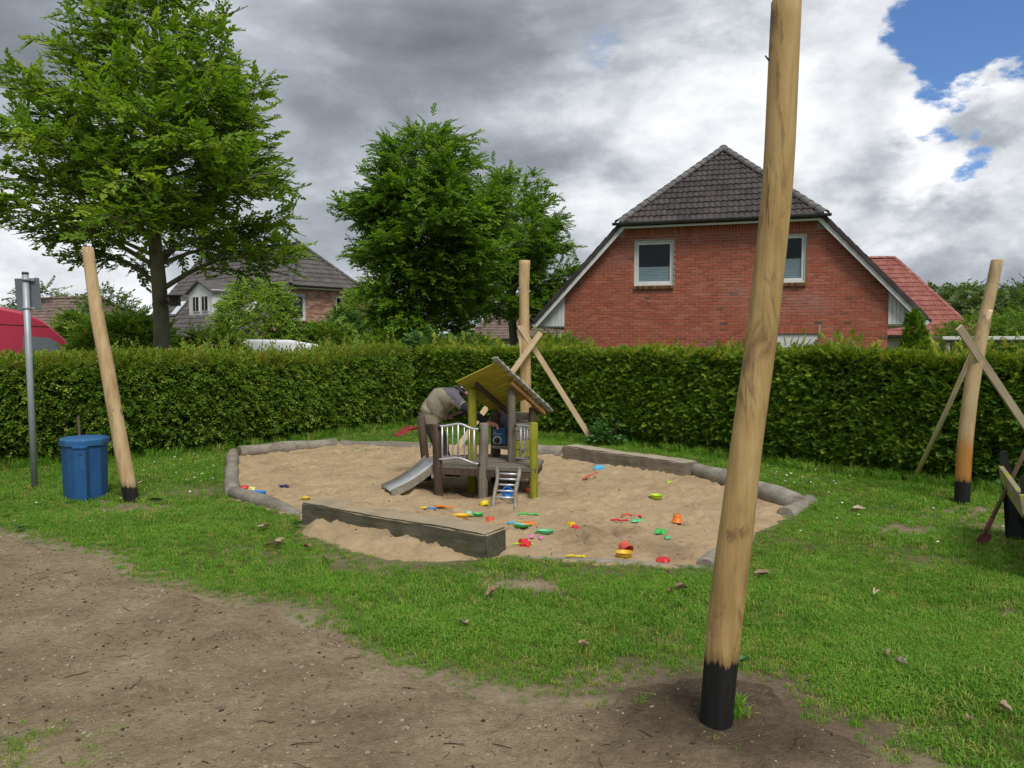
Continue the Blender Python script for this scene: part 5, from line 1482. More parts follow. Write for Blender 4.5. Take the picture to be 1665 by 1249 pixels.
# ------------------------------------------------------------------ tall posts and their braces
def sail_post(pts, base, mat, label, tilt_y=0.0, nails=()):
    """pts: (px, py, width px) from foot to top; base depth from the ground point"""
    Y0 = base.y; mb = MB(); C = []; Rr = []
    for (px, py, w) in pts:
        Y = Y0 + tilt_y * (pts[0][1] - py) / (pts[0][1] - pts[-1][1])
        c = P(px, py, Y); C.append(c - base); Rr.append(w / 2 * (Y / ray(px, py).y) / FPX)
    C[0] = C[0] + (C[0] - C[1]).normalized() * .10
    cs, rs = [], []
    for i in range(len(C) - 1):
        k = max(2, int((C[i + 1] - C[i]).length / .06))
        for j in range(k):
            cs.append(C[i].lerp(C[i + 1], j / k)); rs.append(Rr[i] + (Rr[i + 1] - Rr[i]) * j / k)
    cs.append(C[-1]); rs.append(Rr[-1])
    for _ in range(10):
        for i in range(1, len(cs) - 1):
            cs[i] = (cs[i - 1] + cs[i] * 2 + cs[i + 1]) / 4; rs[i] = (rs[i - 1] + rs[i] * 2 + rs[i + 1]) / 4
    cs.append(cs[-1] + (cs[-1] - cs[-2]).normalized() * .012); rs.append(rs[-1] * .90)
    V, F = [], []; n = 26
    for i, (c, r) in enumerate(zip(cs, rs)):
        for k in range(n):
            th = 2 * PI * k / n
            f = 1 + .035 * math.sin(2 * th + i * .05 + len(pts)) + .02 * math.sin(3 * th - i * .09) + .012 * math.sin(i * .55 + th)
            V.append(c + Vector((math.cos(th), math.sin(th), 0)) * r * f)
    for i in range(len(cs) - 1):
        for k in range(n): F.append((i * n + k, i * n + (k + 1) % n, (i + 1) * n + (k + 1) % n, (i + 1) * n + k))
    mb.add(V, F, 0, True)
    mb.f.append(tuple((len(cs) - 1) * n + k for k in range(n))); mb.m.append(0); mb.sm.append(False)
    root = empty('sail_post', base, 0, label, 'post', 'tall peeled posts round the sandpit')
    mb.build('pole', mat, root)
    for (px, py, side) in nails:
        q = P(px, py, Y0 + tilt_y * (pts[0][1] - py) / (pts[0][1] - pts[-1][1])) - base
        MB().tube([q, q + Vector((side * .05 * min(1, Y0 / 8), -.02, .01))], [.004, .003], 6).build('nail', MT['nail'], root)
    return root
sail_post([(1164, 1180, 55), (1171, 1085, 54), (1181, 1000, 58), (1192, 900, 58), (1205, 800, 52), (1217, 700, 50), (1234, 580, 49), (1247, 480, 48), (1257, 380, 47), (1266, 280, 47), (1272, 150, 47), (1278, 3, 46)],
          G(1164, 1176), MT['post_near'], 'tallest peeled wooden post in the right foreground with charred black foot', tilt_y=-.12, nails=[(1250, 98, -1)])
sail_post([(214, 815, 24), (207, 780, 24), (197, 725, 24), (185, 660, 23), (175, 600, 23), (163, 540, 22), (153, 480, 20), (147, 440, 18), (143, 404, 18)],
          G(213, 816), MT['post_left'], 'pale leaning wooden post beside the blue bin', tilt_y=.15, nails=[(150, 428, 1)])
bb = G(855, 725)
sail_post([(855, 725, 18), (855, 690, 18), (855, 640, 18), (854, 560, 17), (852, 500, 16), (852, 470, 17), (852, 440, 19), (853, 425, 19)],
          bb, MT['post_back'], 'upright wooden post behind the play house, held by two crossed planks')
sail_post([(1564, 820, 22), (1565, 785, 22), (1568, 740, 23), (1572, 690, 22), (1578, 640, 22), (1588, 580, 22), (1600, 520, 20), (1612, 470, 18), (1621, 424, 18)],
          G(1564, 820), MT['post_right'], 'wooden post with orange-stained lower part before the thuja hedge', tilt_y=.1, nails=[(1612, 448, -1)])
MT['wood_brace'] = woodmat('wood_brace', [(0, (0.38, 0.29, 0.19)), (0.5, (0.50, 0.41, 0.29)), (1, (0.62, 0.52, 0.39))], axis=0, bmp=.12, crack=.08)
def plank(a, b, w, h, label, mat, name='brace_plank', up=(0, -1, 0), cat='plank', rnd=0):
    a, b = Vector(a), Vector(b)
    d = (b - a); L = d.length; d.normalize(); s = d.cross(Vector(up)).normalized(); u = s.cross(d)
    mb = MB()
    if rnd: mb.tube([(0, 0, 0), (L * .5, .01, .005), (L, 0, 0)], [w * .5, w * .5, w * .42], 12)
    else: mb.box((L / 2, 0, 0), (L, w, h), bev=.004)
    o = mb.build(name, mat)
    M = Matrix((d, s, u)).transposed().to_4x4(); M.translation = a; o.matrix_world = M
    return tag(o, label, cat, 'planks bracing the new posts')
yb_ = bb.y
plank(G(967, 723), P(846, 531, yb_ - .10), .085, .028, 'long pale brace plank slanting down right from the upright back post', MT['wood_new'])
plank(G(744, 728), P(879, 541, yb_ - .17), .085, .028, 'pale brace plank slanting down left behind the play house', MT['wood_new'])
plank(P(850, 600, yb_ - .02), P(844, 530, yb_ - .06), .05, .028, 'short upright batten nailed to the upright back post', MT['wood_new'])
rb = G(1564, 820)
plank(G(1484, 785), P(1611, 505, rb.y - .02), .05, .05, 'thin round brace pole leaning against the orange-stained post', MT['wood_new'], 'brace_pole', rnd=1, cat='pole')
gq = G(1740, 800)
plank(gq, P(1559, 532, rb.y - .14), .080, .028, 'grey brace plank leaving the right edge from the orange-stained post', MT['wood_brace'])

# ------------------------------------------------------------------ blue bin, stake and sign
bn = G(140, 810)
bx_ = empty('litter_bin', bn, R(4), 'blue eight-sided metal litter bin with lid on the lawn', 'bin')
def octo(r, z, sq=1.0): return [Vector((math.cos(R(22.5 + 45 * k)) * r * sq, math.sin(R(22.5 + 45 * k)) * r, z)) for k in range(8)]
def prism_rings(rings):
    mb = MB(); n = len(rings[0]); V = [v for r in rings for v in r]; F = []
    for i in range(len(rings) - 1):
        for k in range(n): F.append((i * n + k, i * n + (k + 1) % n, (i + 1) * n + (k + 1) % n, (i + 1) * n + k))
    F.append(tuple(range(n))[::-1]); F.append(tuple((len(rings) - 1) * n + k for k in range(n)))
    return mb.add(V, F)
prism_rings([octo(.208, -.03), octo(.212, .1), octo(.222, .60)]).build('bin_body', MT['bin_blue'], bx_, bevel=.008)
prism_rings([octo(.238, .575), octo(.240, .635), octo(.225, .655), octo(.05, .662)]).build('lid', MT['bin_lid'], bx_, bevel=.006)
dr = MB().box((.065, -.225, .29), (.125, .06, .56), bev=.008).build('door_panel', MT['bin_blue'], bx_)
MB().box((.065, -.232, .575), (.13, .07, .02), bev=.004).build('door_cap', MT['bin_lid'], bx_)
MB().lathe([(.001, -.01), (.009, -.01), (.009, .004), (.001, .004)], (.075, -.256, .50), 10, M=Euler((R(90), 0, 0)).to_matrix()).build('keyhole', MT['radio_black'], bx_)
sk = P(127, 676, 8.9)
o = MB().tube([(0, 0, -.05), (.01, 0, .5), (.0, 0, sk.z)], [.018, .017, .013], 7, jit=.08).build('wooden_stake', MT['wood_brown']); o.location = (sk.x, 8.9, 0)
tag(o, 'thin dark wooden stake sticking up behind the blue bin', 'stake')
sg = G(57, 795); top = P(41, 446, sg.y + .05)
sn = empty('road_sign', sg, 0, 'grey metal sign on a slim pole seen from behind, at the left edge', 'sign')
tp = top - sg
MB().tube([(0, 0, -.1), tp * .5, tp], .034, 16).build('pole', MT['galv'], sn)
MB().tube([tp, tp + Vector((0, 0, .025))], [.037, .033], 16).build('pole_cap', MT['zinc'], sn)
def along(z): return tp * (z / tp.z)
mid = along(tp.z - .22)
plm = MB().box((0, 0, 0), (.25, .012, .36), bev=.005)
o = plm.build('sign_plate', MT['sign_back'], sn); o.location = mid + Vector((-.01, .055, 0)); o.rotation_euler = (0, R(-3), R(14))
for dz in (-.16, .16):
    q = mid + Vector((0, 0, dz))
    MB().lathe([(.036, -.016), (.042, -.016), (.042, .016), (.036, .016)], q, 16).build('clamp', MT['galv'], sn)
    MB().box(q + Vector((.0, .045, 0)), (.14, .02, .03), bev=.003).build('clamp_bar', MT['galv'], sn)

# ------------------------------------------------------------------ park bench and leaning shovel at the right edge
fb = G(1640, 876); dirb = (Vector((3.62, 5.45, 0)) - Vector((4.12, fb.y, 0))).normalized()
bench = empty('park_bench', fb, math.atan2(dirb.y, dirb.x), 'park bench with black iron legs and lichen-stained slats at the right edge', 'bench')
# local: x along the bench towards the camera, +y to the right side where the seat is
def side_frame(x):
    pr = [(-.02, 0), (.10, 0), (.115, .05), (.06, .16), (.085, .26), (.17, .33), (.40, .36), (.45, .10), (.43, 0), (.52, 0), (.53, .06), (.49, .40), (.46, .43), (.16, .42), (.06, .44), (-.01, .62), (-.03, .74), (-.06, .745), (-.085, .72), (-.065, .55), (-.02, .38), (.0, .28), (-.01, .16), (-.01, .08)]
    V = [(x - .02, y, z) for (y, z) in pr] + [(x + .02, y, z) for (y, z) in pr]; n = len(pr)
    bm = bmesh.new(); a = [bm.verts.new(v) for v in V]
    f1 = bm.faces.new(a[:n]); f2 = bm.faces.new(a[n:][::-1])
    for i in range(n): bm.faces.new((a[i], a[(i + 1) % n], a[n + (i + 1) % n], a[n + i]))
    bmesh.ops.triangulate(bm, faces=[f1, f2]); bmesh.ops.recalc_face_normals(bm, faces=bm.faces)
    me = bpy.data.meshes.new('iron_leg'); bm.to_mesh(me); bm.free()
    return link('iron_leg', me, bench, MT['iron_black'])
side_frame(.0); side_frame(1.35)
MT['bench_slat'] = woodmat('bench_slat', [(0, (0.17, 0.14, 0.09)), (0.5, (0.28, 0.25, 0.17)), (1, (0.42, 0.38, 0.29))], axis=0, moss=((0.36, 0.34, 0.05), .02))
for i, (y, z, a, w) in enumerate([(-.06, .545, 80, .14), (-.03, .44, 74, .07), (.12, .445, 3, .10), (.24, .445, 0, .10), (.36, .445, 0, .10)]):
    o = MB().box((0, 0, 0), (1.46, w, .035), bev=.006).build('slat', MT['bench_slat'], bench); o.location = (.68, y, z); o.rotation_euler = (R(180 - a) if a > 20 else R(a), 0, 0)
sh0 = G(1592, 886); t1 = P(1652, 764, fb.y - .42); hd_ = (t1 - sh0)
def shovel(name, blade_tip, d, L, label, blade_mat, hmat, blade_up=Vector((0, -1, 0)), bl=.22, bw=.16, hr=.016):
    """d: direction from blade to handle end"""
    d = d.normalized(); s = d.cross(blade_up).normalized(); u = s.cross(d)
    root = empty(name, blade_tip, 0, label, 'shovel')
    V, F = [], []
    nu, nv = 9, 9
    for j in range(nv):
        t = j / (nv - 1)
        w = bw / 2 * (math.sin(min(1, t * 1.6 + .12) * PI / 2) if t < .6 else 1.0 - .55 * max(0, (t - .8) / .2) ** 2)
        for i in range(nu):
            a = -1 + 2 * i / (nu - 1)
            V.append(d * (t * bl) + s * (a * w) + u * (.10 * bw * (1 - a * a) * -1 + .02 * t))
    for j in range(nv - 1):
        for i in range(nu - 1): F.append((j * nu + i, j * nu + i + 1, (j + 1) * nu + i + 1, (j + 1) * nu + i))
    me = MB().add(V, F, 0, True).mesh('blade'); o = link('blade', me, root, blade_mat)
    md = o.modifiers.new('solid', 'SOLIDIFY'); md.thickness = .004
    MB().tube([d * (bl * .78), d * (bl + .04), d * (bl + .13)], [.012, hr * 1.25, hr * 1.15], 12).build('socket', blade_mat, root)
    MB().tube([d * (bl + .05), d * (bl + L * .5), d * (bl + L)], [hr, hr * 1.02, hr * .95], 12).build('handle', hmat, root)
    return root
MT['handle_grey'] = woodmat('handle_grey', [(0, (0.13, 0.085, 0.055)), (0.5, (0.22, 0.155, 0.11)), (1, (0.34, 0.26, 0.20))], bmp=.1)
shovel('shovel', sh0 - hd_.normalized() * .04, hd_, 1.2, 'long-handled shovel with faded red blade leaning on the park bench', MT['shovel_pink'], MT['handle_grey'], Vector((.2, -1, .2)), bl=.17, bw=.12)
# ------------------------------------------------------------------ play house on posts
rA, rB, rC = P(750, 622, 8.75), P(803, 587, 8.25), P(892, 669, 8.85)
rU, rS = rB - rA, rC - rB                     # along the boards, down the slope
rN = rU.cross(rS).normalized()
def roof_z(x, y): return rA.z - (rN.x * (x - rA.x) + rN.y * (y - rA.y)) / rN.z
house = empty('play_house', G(790, 800), 0, 'small weathered wooden play house with slanted roof in the sandpit', 'play house')
HO = house.location.copy()
def hp(px, py, Y): return P(px, py, Y) - HO
def hz(v, z): v = v.copy(); v.z = z; return v
def ph_post(top, base, r, mat, n=14):
    top, base = Vector(top), Vector(base)
    d = (top - base).normalized()
    pts = [base - d * .12, base, base.lerp(top, .25), base.lerp(top, .5), base.lerp(top, .75), top - d * .012, top]
    return MB().tube(pts, [r * 1.04, r * 1.03, r * 1.01, r, r * .99, r * .98, r * .86], n, jit=.02).build('post', mat, house)
def vert(px, Yd, ztop, r, mat, px2=None, zb=-.05):
    c = P(px, 700, Yd) - HO; b = P(px2 or px, 700, Yd) - HO
    return ph_post(hz(c, ztop), hz(b, zb), r, mat)
vert(684, 8.95, P(684, 677, 8.95).z, .048, MT['wood_brown'], 696)
vert(709, 8.42, P(709, 690, 8.42).z, .050, MT['wood_brown'], 713)
vert(787, 8.28, P(787, 688, 8.28).z, .052, MT['wood_grey'], 785)
vert(868, 8.15, P(868, 687, 8.15).z, .045, MT['wood_mossy'])
tall = {}
for nm, px, Yd, r, m in (('a', 768, 8.75, .052, 'wood_mossy'), ('b', 832, 8.58, .047, 'wood_grey'), ('c', 866, 8.80, .045, 'wood_brown'), ('d', 806, 9.05, .060, 'wood_brown')):
    c = P(px, 700, Yd); tall[nm] = c - HO
    vert(px, Yd, roof_z(c.x, c.y) - .035, r, MT[m])
# deck: planks clipped to the outline
DZ = .315
dp = [P(690, 740, 8.98), P(709, 740, 8.42), P(786, 740, 8.24), P(872, 740, 8.10), P(884, 740, 8.75), P(866, 740, 9.0), P(800, 740, 9.2), P(745, 740, 9.15)]
dpl = [(p - HO).to_2d() for p in dp]
cen = sum(dpl, Vector((0, 0))) / len(dpl)
ddir = (dpl[2] - dpl[1]).normalized(); dn = Vector((-ddir.y, ddir.x))
lo = min((p - cen).dot(dn) for p in dpl); hi = max((p - cen).dot(dn) for p in dpl); w = .105
k = 0; t = lo
while t < hi:
    bm = bmesh.new(); bmesh.ops.create_cube(bm, size=1); bmesh.ops.scale(bm, vec=(2.6, w - .008, .036), verts=bm.verts)
    bmesh.ops.rotate(bm, verts=bm.verts, matrix=Matrix.Rotation(math.atan2(ddir.y, ddir.x), 3, 'Z'))
    bmesh.ops.translate(bm, verts=bm.verts, vec=(*(cen + dn * (t + w / 2)), DZ - .018 + random.uniform(-.003, .003)))
    for i in range(len(dpl)):
        a, b = dpl[i], dpl[(i + 1) % len(dpl)]; nn = Vector((b.y - a.y, a.x - b.x))
        if nn.dot(cen - a) > 0: nn = -nn
        r_ = bmesh.ops.bisect_plane(bm, geom=bm.verts[:] + bm.edges[:] + bm.faces[:], plane_co=(*a, 0), plane_no=(*nn, 0), clear_outer=True)
        ed = [e for e in r_['geom_cut'] if isinstance(e, bmesh.types.BMEdge)]
        if ed: bmesh.ops.contextual_create(bm, geom=ed)
    if bm.faces:
        me = bpy.data.meshes.new('deck_plank'); bm.to_mesh(me); link('deck_plank', me, house, MT['wood_grey_x'])
    bm.free(); t += w; k += 1
for i in (1, 2, 3):
    a, b = dpl[i], dpl[i + 1]
    a2, b2 = a + (cen - a) * .06, b + (cen - b) * .06
    MB().beam((*a2, DZ - .075), (*b2, DZ - .075), .05, .07, bev=.006).build('deck_beam', MT['wood_brown'], house)
MT['wood_rafter'] = woodmat('wood_rafter', [(0, (0.13, 0.06, 0.025)), (0.5, (0.24, 0.12, 0.05)), (1, (0.36, 0.20, 0.10))], axis=0)
MT['wood_verge'] = woodmat('wood_verge', [(0, (0.22, 0.21, 0.18)), (0.5, (0.36, 0.35, 0.31)), (1, (0.50, 0.49, 0.45))], axis=0)
# roof boards, rafters, stepped verge strip
nb = 8; tmax = .64
S = rS.normalized(); U = rU.normalized(); Lb = rU.length; Ls = rS.length * tmax; bw = Ls / nb
for i in range(nb):
    t0 = i * bw
    bm = MB().box((0, 0, 0), (Lb + random.uniform(-.015, .02), bw * 1.22, .018), (R(5), 0, 0), bev=.003)
    o = bm.build('roof_board', MT['wood_under'], house)
    M = Matrix((U, S, U.cross(S))).transposed().to_4x4()
    M.translation = rA - HO + U * (Lb / 2) + S * (t0 + bw / 2) + rN * .0
    o.matrix_local = M
for (f, s0, s1, m, hgt) in ((.30, .10, .70, 'wood_brown', .05), (.94, .34, .97, 'wood_rafter', .05)):
    a = rA + rU * f + rS * s0 - rN * .034 - HO; b = rA + rU * f + rS * s1 - rN * .034 - HO
    MB().beam(a, b, .045, hgt, up=tuple(rN), bev=.005).build('rafter', MT[m], house)
for i in range(11):
    a = rB + rS * (i / 11 - .01) + rN * (.034) + U * .01 - HO; b = rB + rS * ((i + 1.25) / 11) + rN * .012 + U * .01 - HO
    MB().beam(a, b, .075, .016, up=tuple(rN), bev=.003).build('verge_strip', MT['wood_verge'], house)
# back wall boards, shelf and side boards
pc, pd_ = tall['c'], tall['d']
for i, z in enumerate((.60, .70, .80)):
    MB().beam(hz(pd_, z) + Vector((.0, .03, 0)), hz(pc, z) + Vector((.0, .03, 0)), .025, .094, bev=.004).build('wall_board', MT['wood_grey_x'], house)
sa, sb = hz(pd_, .445), hz(pc, .445)
MB().beam(sa + Vector((0, -.09, 0)), sb + Vector((-.06, -.09, 0)), .20, .03, bev=.004).build('shelf', MT['wood_grey_x'], house)
pb = tall['b']
for i, z in enumerate((.40, .50, .60, .70)):
    MB().beam(hz(pb, z) + Vector((.04, .03, 0)), hz(pc, z) + Vector((.01, -.03, 0)), .022, .09, bev=.004).build('side_board', MT['wood_mossy'] if i < 2 else MT['wood_grey_x'], house)
# wavy aluminium railing between two front posts
def rail(pt, pbm, Y0, Y1, bars, thin):
    """pt, pbm: pixel polylines of top and bottom rail; bars at px"""
    x0, x1 = pt[0][0], pt[-1][0]
    def at(poly, x):
        for (a, b) in zip(poly[:-1], poly[1:]):
            if a[0] <= x <= b[0]:
                f = (x - a[0]) / (b[0] - a[0]); f2 = f
                return a[1] + (b[1] - a[1]) * f2
        return poly[-1][1]
    def curve(poly):
        out = []
        for i in range(25):
            x = x0 + (x1 - x0) * i / 24; Y = Y0 + (Y1 - Y0) * i / 24
            ys_ = [at(poly, min(max(x + q, x0), x1)) for q in (-4, -2, 0, 2, 4)]
            out.append(P(x, sum(ys_) / 5, Y) - HO)
        return out
    rr = empty_part('railing', house)
    MB().tube(curve(pt), .012, 10).build('rail', MT['alu'], rr); MB().tube(curve(pbm), .011, 10).build('rail', MT['alu'], rr)
    for (lst, r) in ((bars, .011), (thin, .006)):
        for x in lst:
            Y = Y0 + (Y1 - Y0) * (x - x0) / (x1 - x0)
            MB().tube([P(x, at(pbm, x), Y) - HO, P(x, at(pt, x), Y) - HO], r, 8).build('baluster', MT['alu'], rr)
rail([(714, 693), (722, 693), (734, 691), (745, 689), (752, 690), (764, 696), (772, 698), (779, 698)], [(714, 747), (728, 746), (742, 744), (752, 746), (766, 752), (779, 755)], 8.38, 8.26, (719, 745, 771), (727.5, 736, 755, 763))
rail([(839, 692), (850, 692), (866, 694)], [(839, 745), (852, 746), (866, 747)], 8.52, 8.2, (847, 862), (853, 857.5))
for yy in (711, 722, 733):
    MB().tube([P(843, yy, 8.48) - HO, P(866, yy + 1, 8.2) - HO], .004, 6).build('rope', MT['rope'], house)
for (px, py, Y) in ((714, 694, 8.38), (779, 699, 8.25), (779, 755, 8.25), (838, 692, 8.5), (865, 747, 8.18)):
    q = P(px, py, Y) - HO
    MB().lathe([(.001, -.012), (.020, -.008), (.022, 0), (.020, .008), (.001, .012)], q, 10, M=Euler((0, R(90), 0)).to_matrix()).build('bracket', MT['radio_black'], house)
# slide
s_t = [P(711, 752, 8.50) - HO, P(692, 744, 8.86) - HO]; s_b = [G(636, 806) - HO, G(621, 797) - HO]
for v in s_t: v.z = DZ - .0
for v in s_b: v.z = .035
sl = empty_part('slide', house)
def sl_pt(f, t):
    a = s_t[0].lerp(s_t[1], f); b = s_b[0].lerp(s_b[1], f); v = a.lerp(b, t)
    v.z -= .035 * math.sin(PI * t) ; return v
V, F = [], []; nt, nf = 14, 3
for j in range(nt + 1):
    for f in (.06, .5, .94): V.append(sl_pt(f, j / nt) + Vector((0, 0, .012)))
for j in range(nt):
    for i in range(2): F.append((j * 3 + i, j * 3 + i + 1, j * 3 + i + 4, j * 3 + i + 3))
o = MB().add(V, F, 0, True).build('slide_bed', MT['steel_slide'], sl); md = o.modifiers.new('solid', 'SOLIDIFY'); md.thickness = .012
for f in (0, 1):
    V, F = [], []
    off = (s_t[1] - s_t[0]).normalized() * (.02 if f else -.02)
    for j in range(nt + 1):
        c = sl_pt(f, j / nt)
        for (o_, z_) in ((0, .032), (1, .032), (1, -.055), (0, -.055)): V.append(c + off * o_ + Vector((0, 0, z_)))
    for j in range(nt):
        for i in range(4): F.append((j * 4 + i, j * 4 + (i + 1) % 4, (j + 1) * 4 + (i + 1) % 4, (j + 1) * 4 + i))
    F += [(0, 1, 2, 3), tuple(nt * 4 + i for i in range(4))[::-1]]
    MB().add(V, F).build('side_board', MT['wood_log'], sl)
# ladder
ld = empty_part('ladder', house)
lt = [P(808, 762, 8.18) - HO, P(843, 761, 8.12) - HO]; lb = [G(803, 831) - HO, G(837.5, 832) - HO]
for v in lt: v.z = DZ - .01
for v in lb: v.z = -.04
def lad(f, t):
    v = lt[f].lerp(lb[f], t); v.x += .012 * math.sin(t * 6.0 + f) ; v.z += .02 * math.sin(PI * t); return v
for f in (0, 1):
    MB().tube([lad(f, i / 10) for i in range(11)], [.020 + .003 * math.sin(i * 1.7) for i in range(11)], 10, squash=1.5).build('stile', MT['wood_log'], ld)
for i in range(5):
    t = .13 + i * .135
    MB().tube([lad(0, t), lad(1, t)], .0105, 8).build('rung', MT['alu'], ld)

# ------------------------------------------------------------------ site radio on the shelf
rp = P(813, 724, 8.93); rp.z = HO.z + .462
radio = empty('site_radio', rp, R(-6), 'blue and black work-site radio with round speaker on the play house shelf', 'radio')
MB().box((0, 0, .105), (.165, .12, .205), bev=.018).build('case', MT['radio_blue'], radio)
MB().box((-.085, 0, .10), (.03, .13, .19), bev=.008).build('guard', MT['radio_black'], radio); MB().box((.085, 0, .10), (.022, .13, .19), bev=.008).build('guard', MT['radio_black'], radio)
MB().box((0, 0, .010), (.19, .135, .02), bev=.006).build('base', MT['radio_black'], radio)
spk = empty_part('speaker', radio)
prism_rings([[Vector((-.025 + math.cos(R(22.5 + 45 * i)) * r * 1.04, y, .062 + math.sin(R(22.5 + 45 * i)) * r)) for i in range(8)] for (r, y) in ((.050, -.055), (.050, -.066), (.044, -.068))]).build('speaker_frame', MT['radio_grey'], spk)
MB().lathe([(.001, .069), (.037, .069), (.037, .073), (.033, .074), (.016, .071), (.012, .074), (.001, .075)], (-.025, 0, .062), 20, M=Euler((R(90), 0, 0)).to_matrix()).build('speaker_cone', MT['radio_black'], spk)
MB().tube([(.02, 0, .19), (.045, -.01, .27), (.055, -.012, .305)], [.015, .013, .012], 8).build('handle', MT['radio_blue'], radio)
def text_mesh(s, size, mat, parent, loc, rot, name='lettering'):
    cu = bpy.data.curves.new(name, 'FONT'); cu.body = s; cu.size = size; cu.align_x = 'CENTER'; cu.extrude = .0005
    ob = bpy.data.objects.new(name, cu); COL.objects.link(ob)
    dg = bpy.context.evaluated_depsgraph_get(); me = bpy.data.meshes.new_from_object(ob.evaluated_get(dg)); bpy.data.objects.remove(ob)
    o = link(name, me, parent, mat); o.location = loc; o.rotation_euler = rot; return o
text_mesh('BOSCH', .030, MT['radio_grey'], radio, (-.025, -.0615, .122), (R(90), 0, 0))
for z in (.155, .175): MB().box((-.055, -.060, z), (.035, .004, .006)).build('button', MT['radio_grey'], radio)

# ------------------------------------------------------------------ the man bending over the play house
def build_person():
    J = {}
    def j(n, x, y, z, r): J[n] = (Vector((x, y, z)), r)
    y0 = 9.42
    j('pelvis', -1.00, y0, .765, (.185, .175)); j('waist', -.955, y0, .86, (.195, .175)); j('chest', -.86, y0, .945, (.215, .19)); j('upper', -.755, y0 - .005, .985, (.19, .165)); j('nape', -.655, y0 - .01, 1.03, (.085, .08))
    j('neck', -.615, y0 - .01, 1.045, (.062, .062)); j('skull', -.575, y0 - .02, 1.075, (.085, .09)); j('face', -.545, y0 - .03, 1.045, (.08, .075)); j('chin', -.515, y0 - .03, 1.0, (.05, .045)); j('nose', -.468, y0 - .035, 1.035, (.018, .016))
    j('bel1', -.90, y0, .80, (.17, .15)); j('bel2', -.79, y0, .835, (.14, .13)); j('hem', -.96, y0, .70, (.155, .13))
    # near (right) arm reaching to the radio
    j('sh_r', -.70, y0 - .17, .985, (.088, .085)); j('ub_r', -.60, y0 - .21, .90, (.068, .065)); j('el_r', -.485, y0 - .28, .825, (.058, .057)); j('fa_r', -.37, y0 - .40, .765, (.050, .048)); j('wr_r', -.275, y0 - .50, .722, (.034, .030)); j('pa_r', -.225, y0 - .54, .708, (.036, .022))
    # far (left) arm bent back, holding the shovel
    j('sh_l', -.70, y0 + .17, .975, (.085, .085)); j('el_l', -.58, y0 + .24, .79, (.056, .055)); j('wr_l', -.755, y0 + .20, .735, (.034, .032)); j('pa_l', -.81, y0 + .19, .72, (.036, .026))
    for s, dy in (('r', -.10), ('l', .10)):
        j('hip_' + s, -1.01, y0 + dy, .72, (.115, .11)); j('kn_' + s, -.90 + (.04 if s == 'l' else 0), y0 + dy * 1.2, .42, (.072, .07)); j('cal_' + s, -.84, y0 + dy * 1.25, .26, (.062, .058)); j('an_' + s, -.77 + (.05 if s == 'l' else 0), y0 + dy * 1.3, .07, (.048, .045)); j('toe_' + s, -.62 + (.05 if s == 'l' else 0), y0 + dy * 1.5, .03, (.042, .036)); j('heel_' + s, -.81 + (.05 if s == 'l' else 0), y0 + dy * 1.3, .035, (.04, .038))
    E = [('waist', 'bel1'), ('bel1', 'bel2'), ('pelvis', 'hem'), ('pelvis', 'waist'), ('waist', 'chest'), ('chest', 'upper'), ('upper', 'nape'), ('nape', 'neck'), ('neck', 'skull'), ('skull', 'face'), ('face', 'chin'), ('face', 'nose'),
         ('upper', 'sh_r'), ('sh_r', 'ub_r'), ('ub_r', 'el_r'), ('el_r', 'fa_r'), ('fa_r', 'wr_r'), ('wr_r', 'pa_r'), ('upper', 'sh_l'), ('sh_l', 'el_l'), ('el_l', 'wr_l'), ('wr_l', 'pa_l')]
    for s in 'rl': E += [('pelvis', 'hip_' + s), ('hip_' + s, 'kn_' + s), ('kn_' + s, 'cal_' + s), ('cal_' + s, 'an_' + s), ('an_' + s, 'toe_' + s), ('an_' + s, 'heel_' + s)]
    # fingers
    d = (J['pa_r'][0] - J['wr_r'][0]).normalized()
    for i, (dy, L) in enumerate(((-.027, .062), (-.009, .072), (.009, .068), (.026, .054))):
        b = J['pa_r'][0] + Vector((0, dy, 0)) + d * .02
        j(f'f{i}a', *(b + d * L * .5 + Vector((.006, 0, .010))), (.010, .010)); j(f'f{i}b', *(b + d * L * .8 + Vector((.006, 0, -.018))), (.009, .009)); j(f'f{i}c', *(b + d * L * .85 + Vector((0, 0, -.045))), (.008, .008))
        E += [('pa_r', f'f{i}a'), (f'f{i}a', f'f{i}b'), (f'f{i}b', f'f{i}c')]
    b = J['wr_r'][0].lerp(J['pa_r'][0], .4)
    j('t1', *(b + Vector((.02, -.045, -.012))), (.011, .011)); j('t2', *(b + Vector((.06, -.055, -.035))), (.009, .009)); E += [('pa_r', 't1'), ('t1', 't2')]
    for i, dz in enumerate((-.027, -.009, .009, .026)):
        b = J['pa_l'][0] + Vector((0, 0, dz))
        j(f'g{i}a', *(b + Vector((-.035, -.028, 0))), (.010, .010)); j(f'g{i}b', *(b + Vector((-.012, -.052, -.004))), (.009, .009)); E += [('pa_l', f'g{i}a'), (f'g{i}a', f'g{i}b')]
    j('u1', *(J['pa_l'][0] + Vector((.0, -.02, .042))), (.011, .011)); j('u2', *(J['pa_l'][0] + Vector((-.02, -.045, .045))), (.009, .009)); E += [('pa_l', 'u1'), ('u1', 'u2')]
    names = list(J); idx = {n: i for i, n in enumerate(names)}
    org = Vector((-.80, y0, 0))
    me = bpy.data.meshes.new('person_body')
    me.from_pydata([tuple(J[n][0] - org) for n in names], [(idx[a], idx[b]) for a, b in E], [])
    ob = bpy.data.objects.new('tmp', me); COL.objects.link(ob)
    ob.modifiers.new('skin', 'SKIN').use_smooth_shade = True
    if not me.skin_vertices: 
        bm = bmesh.new(); bm.from_mesh(me); bm.verts.layers.skin.verify(); bm.to_mesh(me); bm.free()
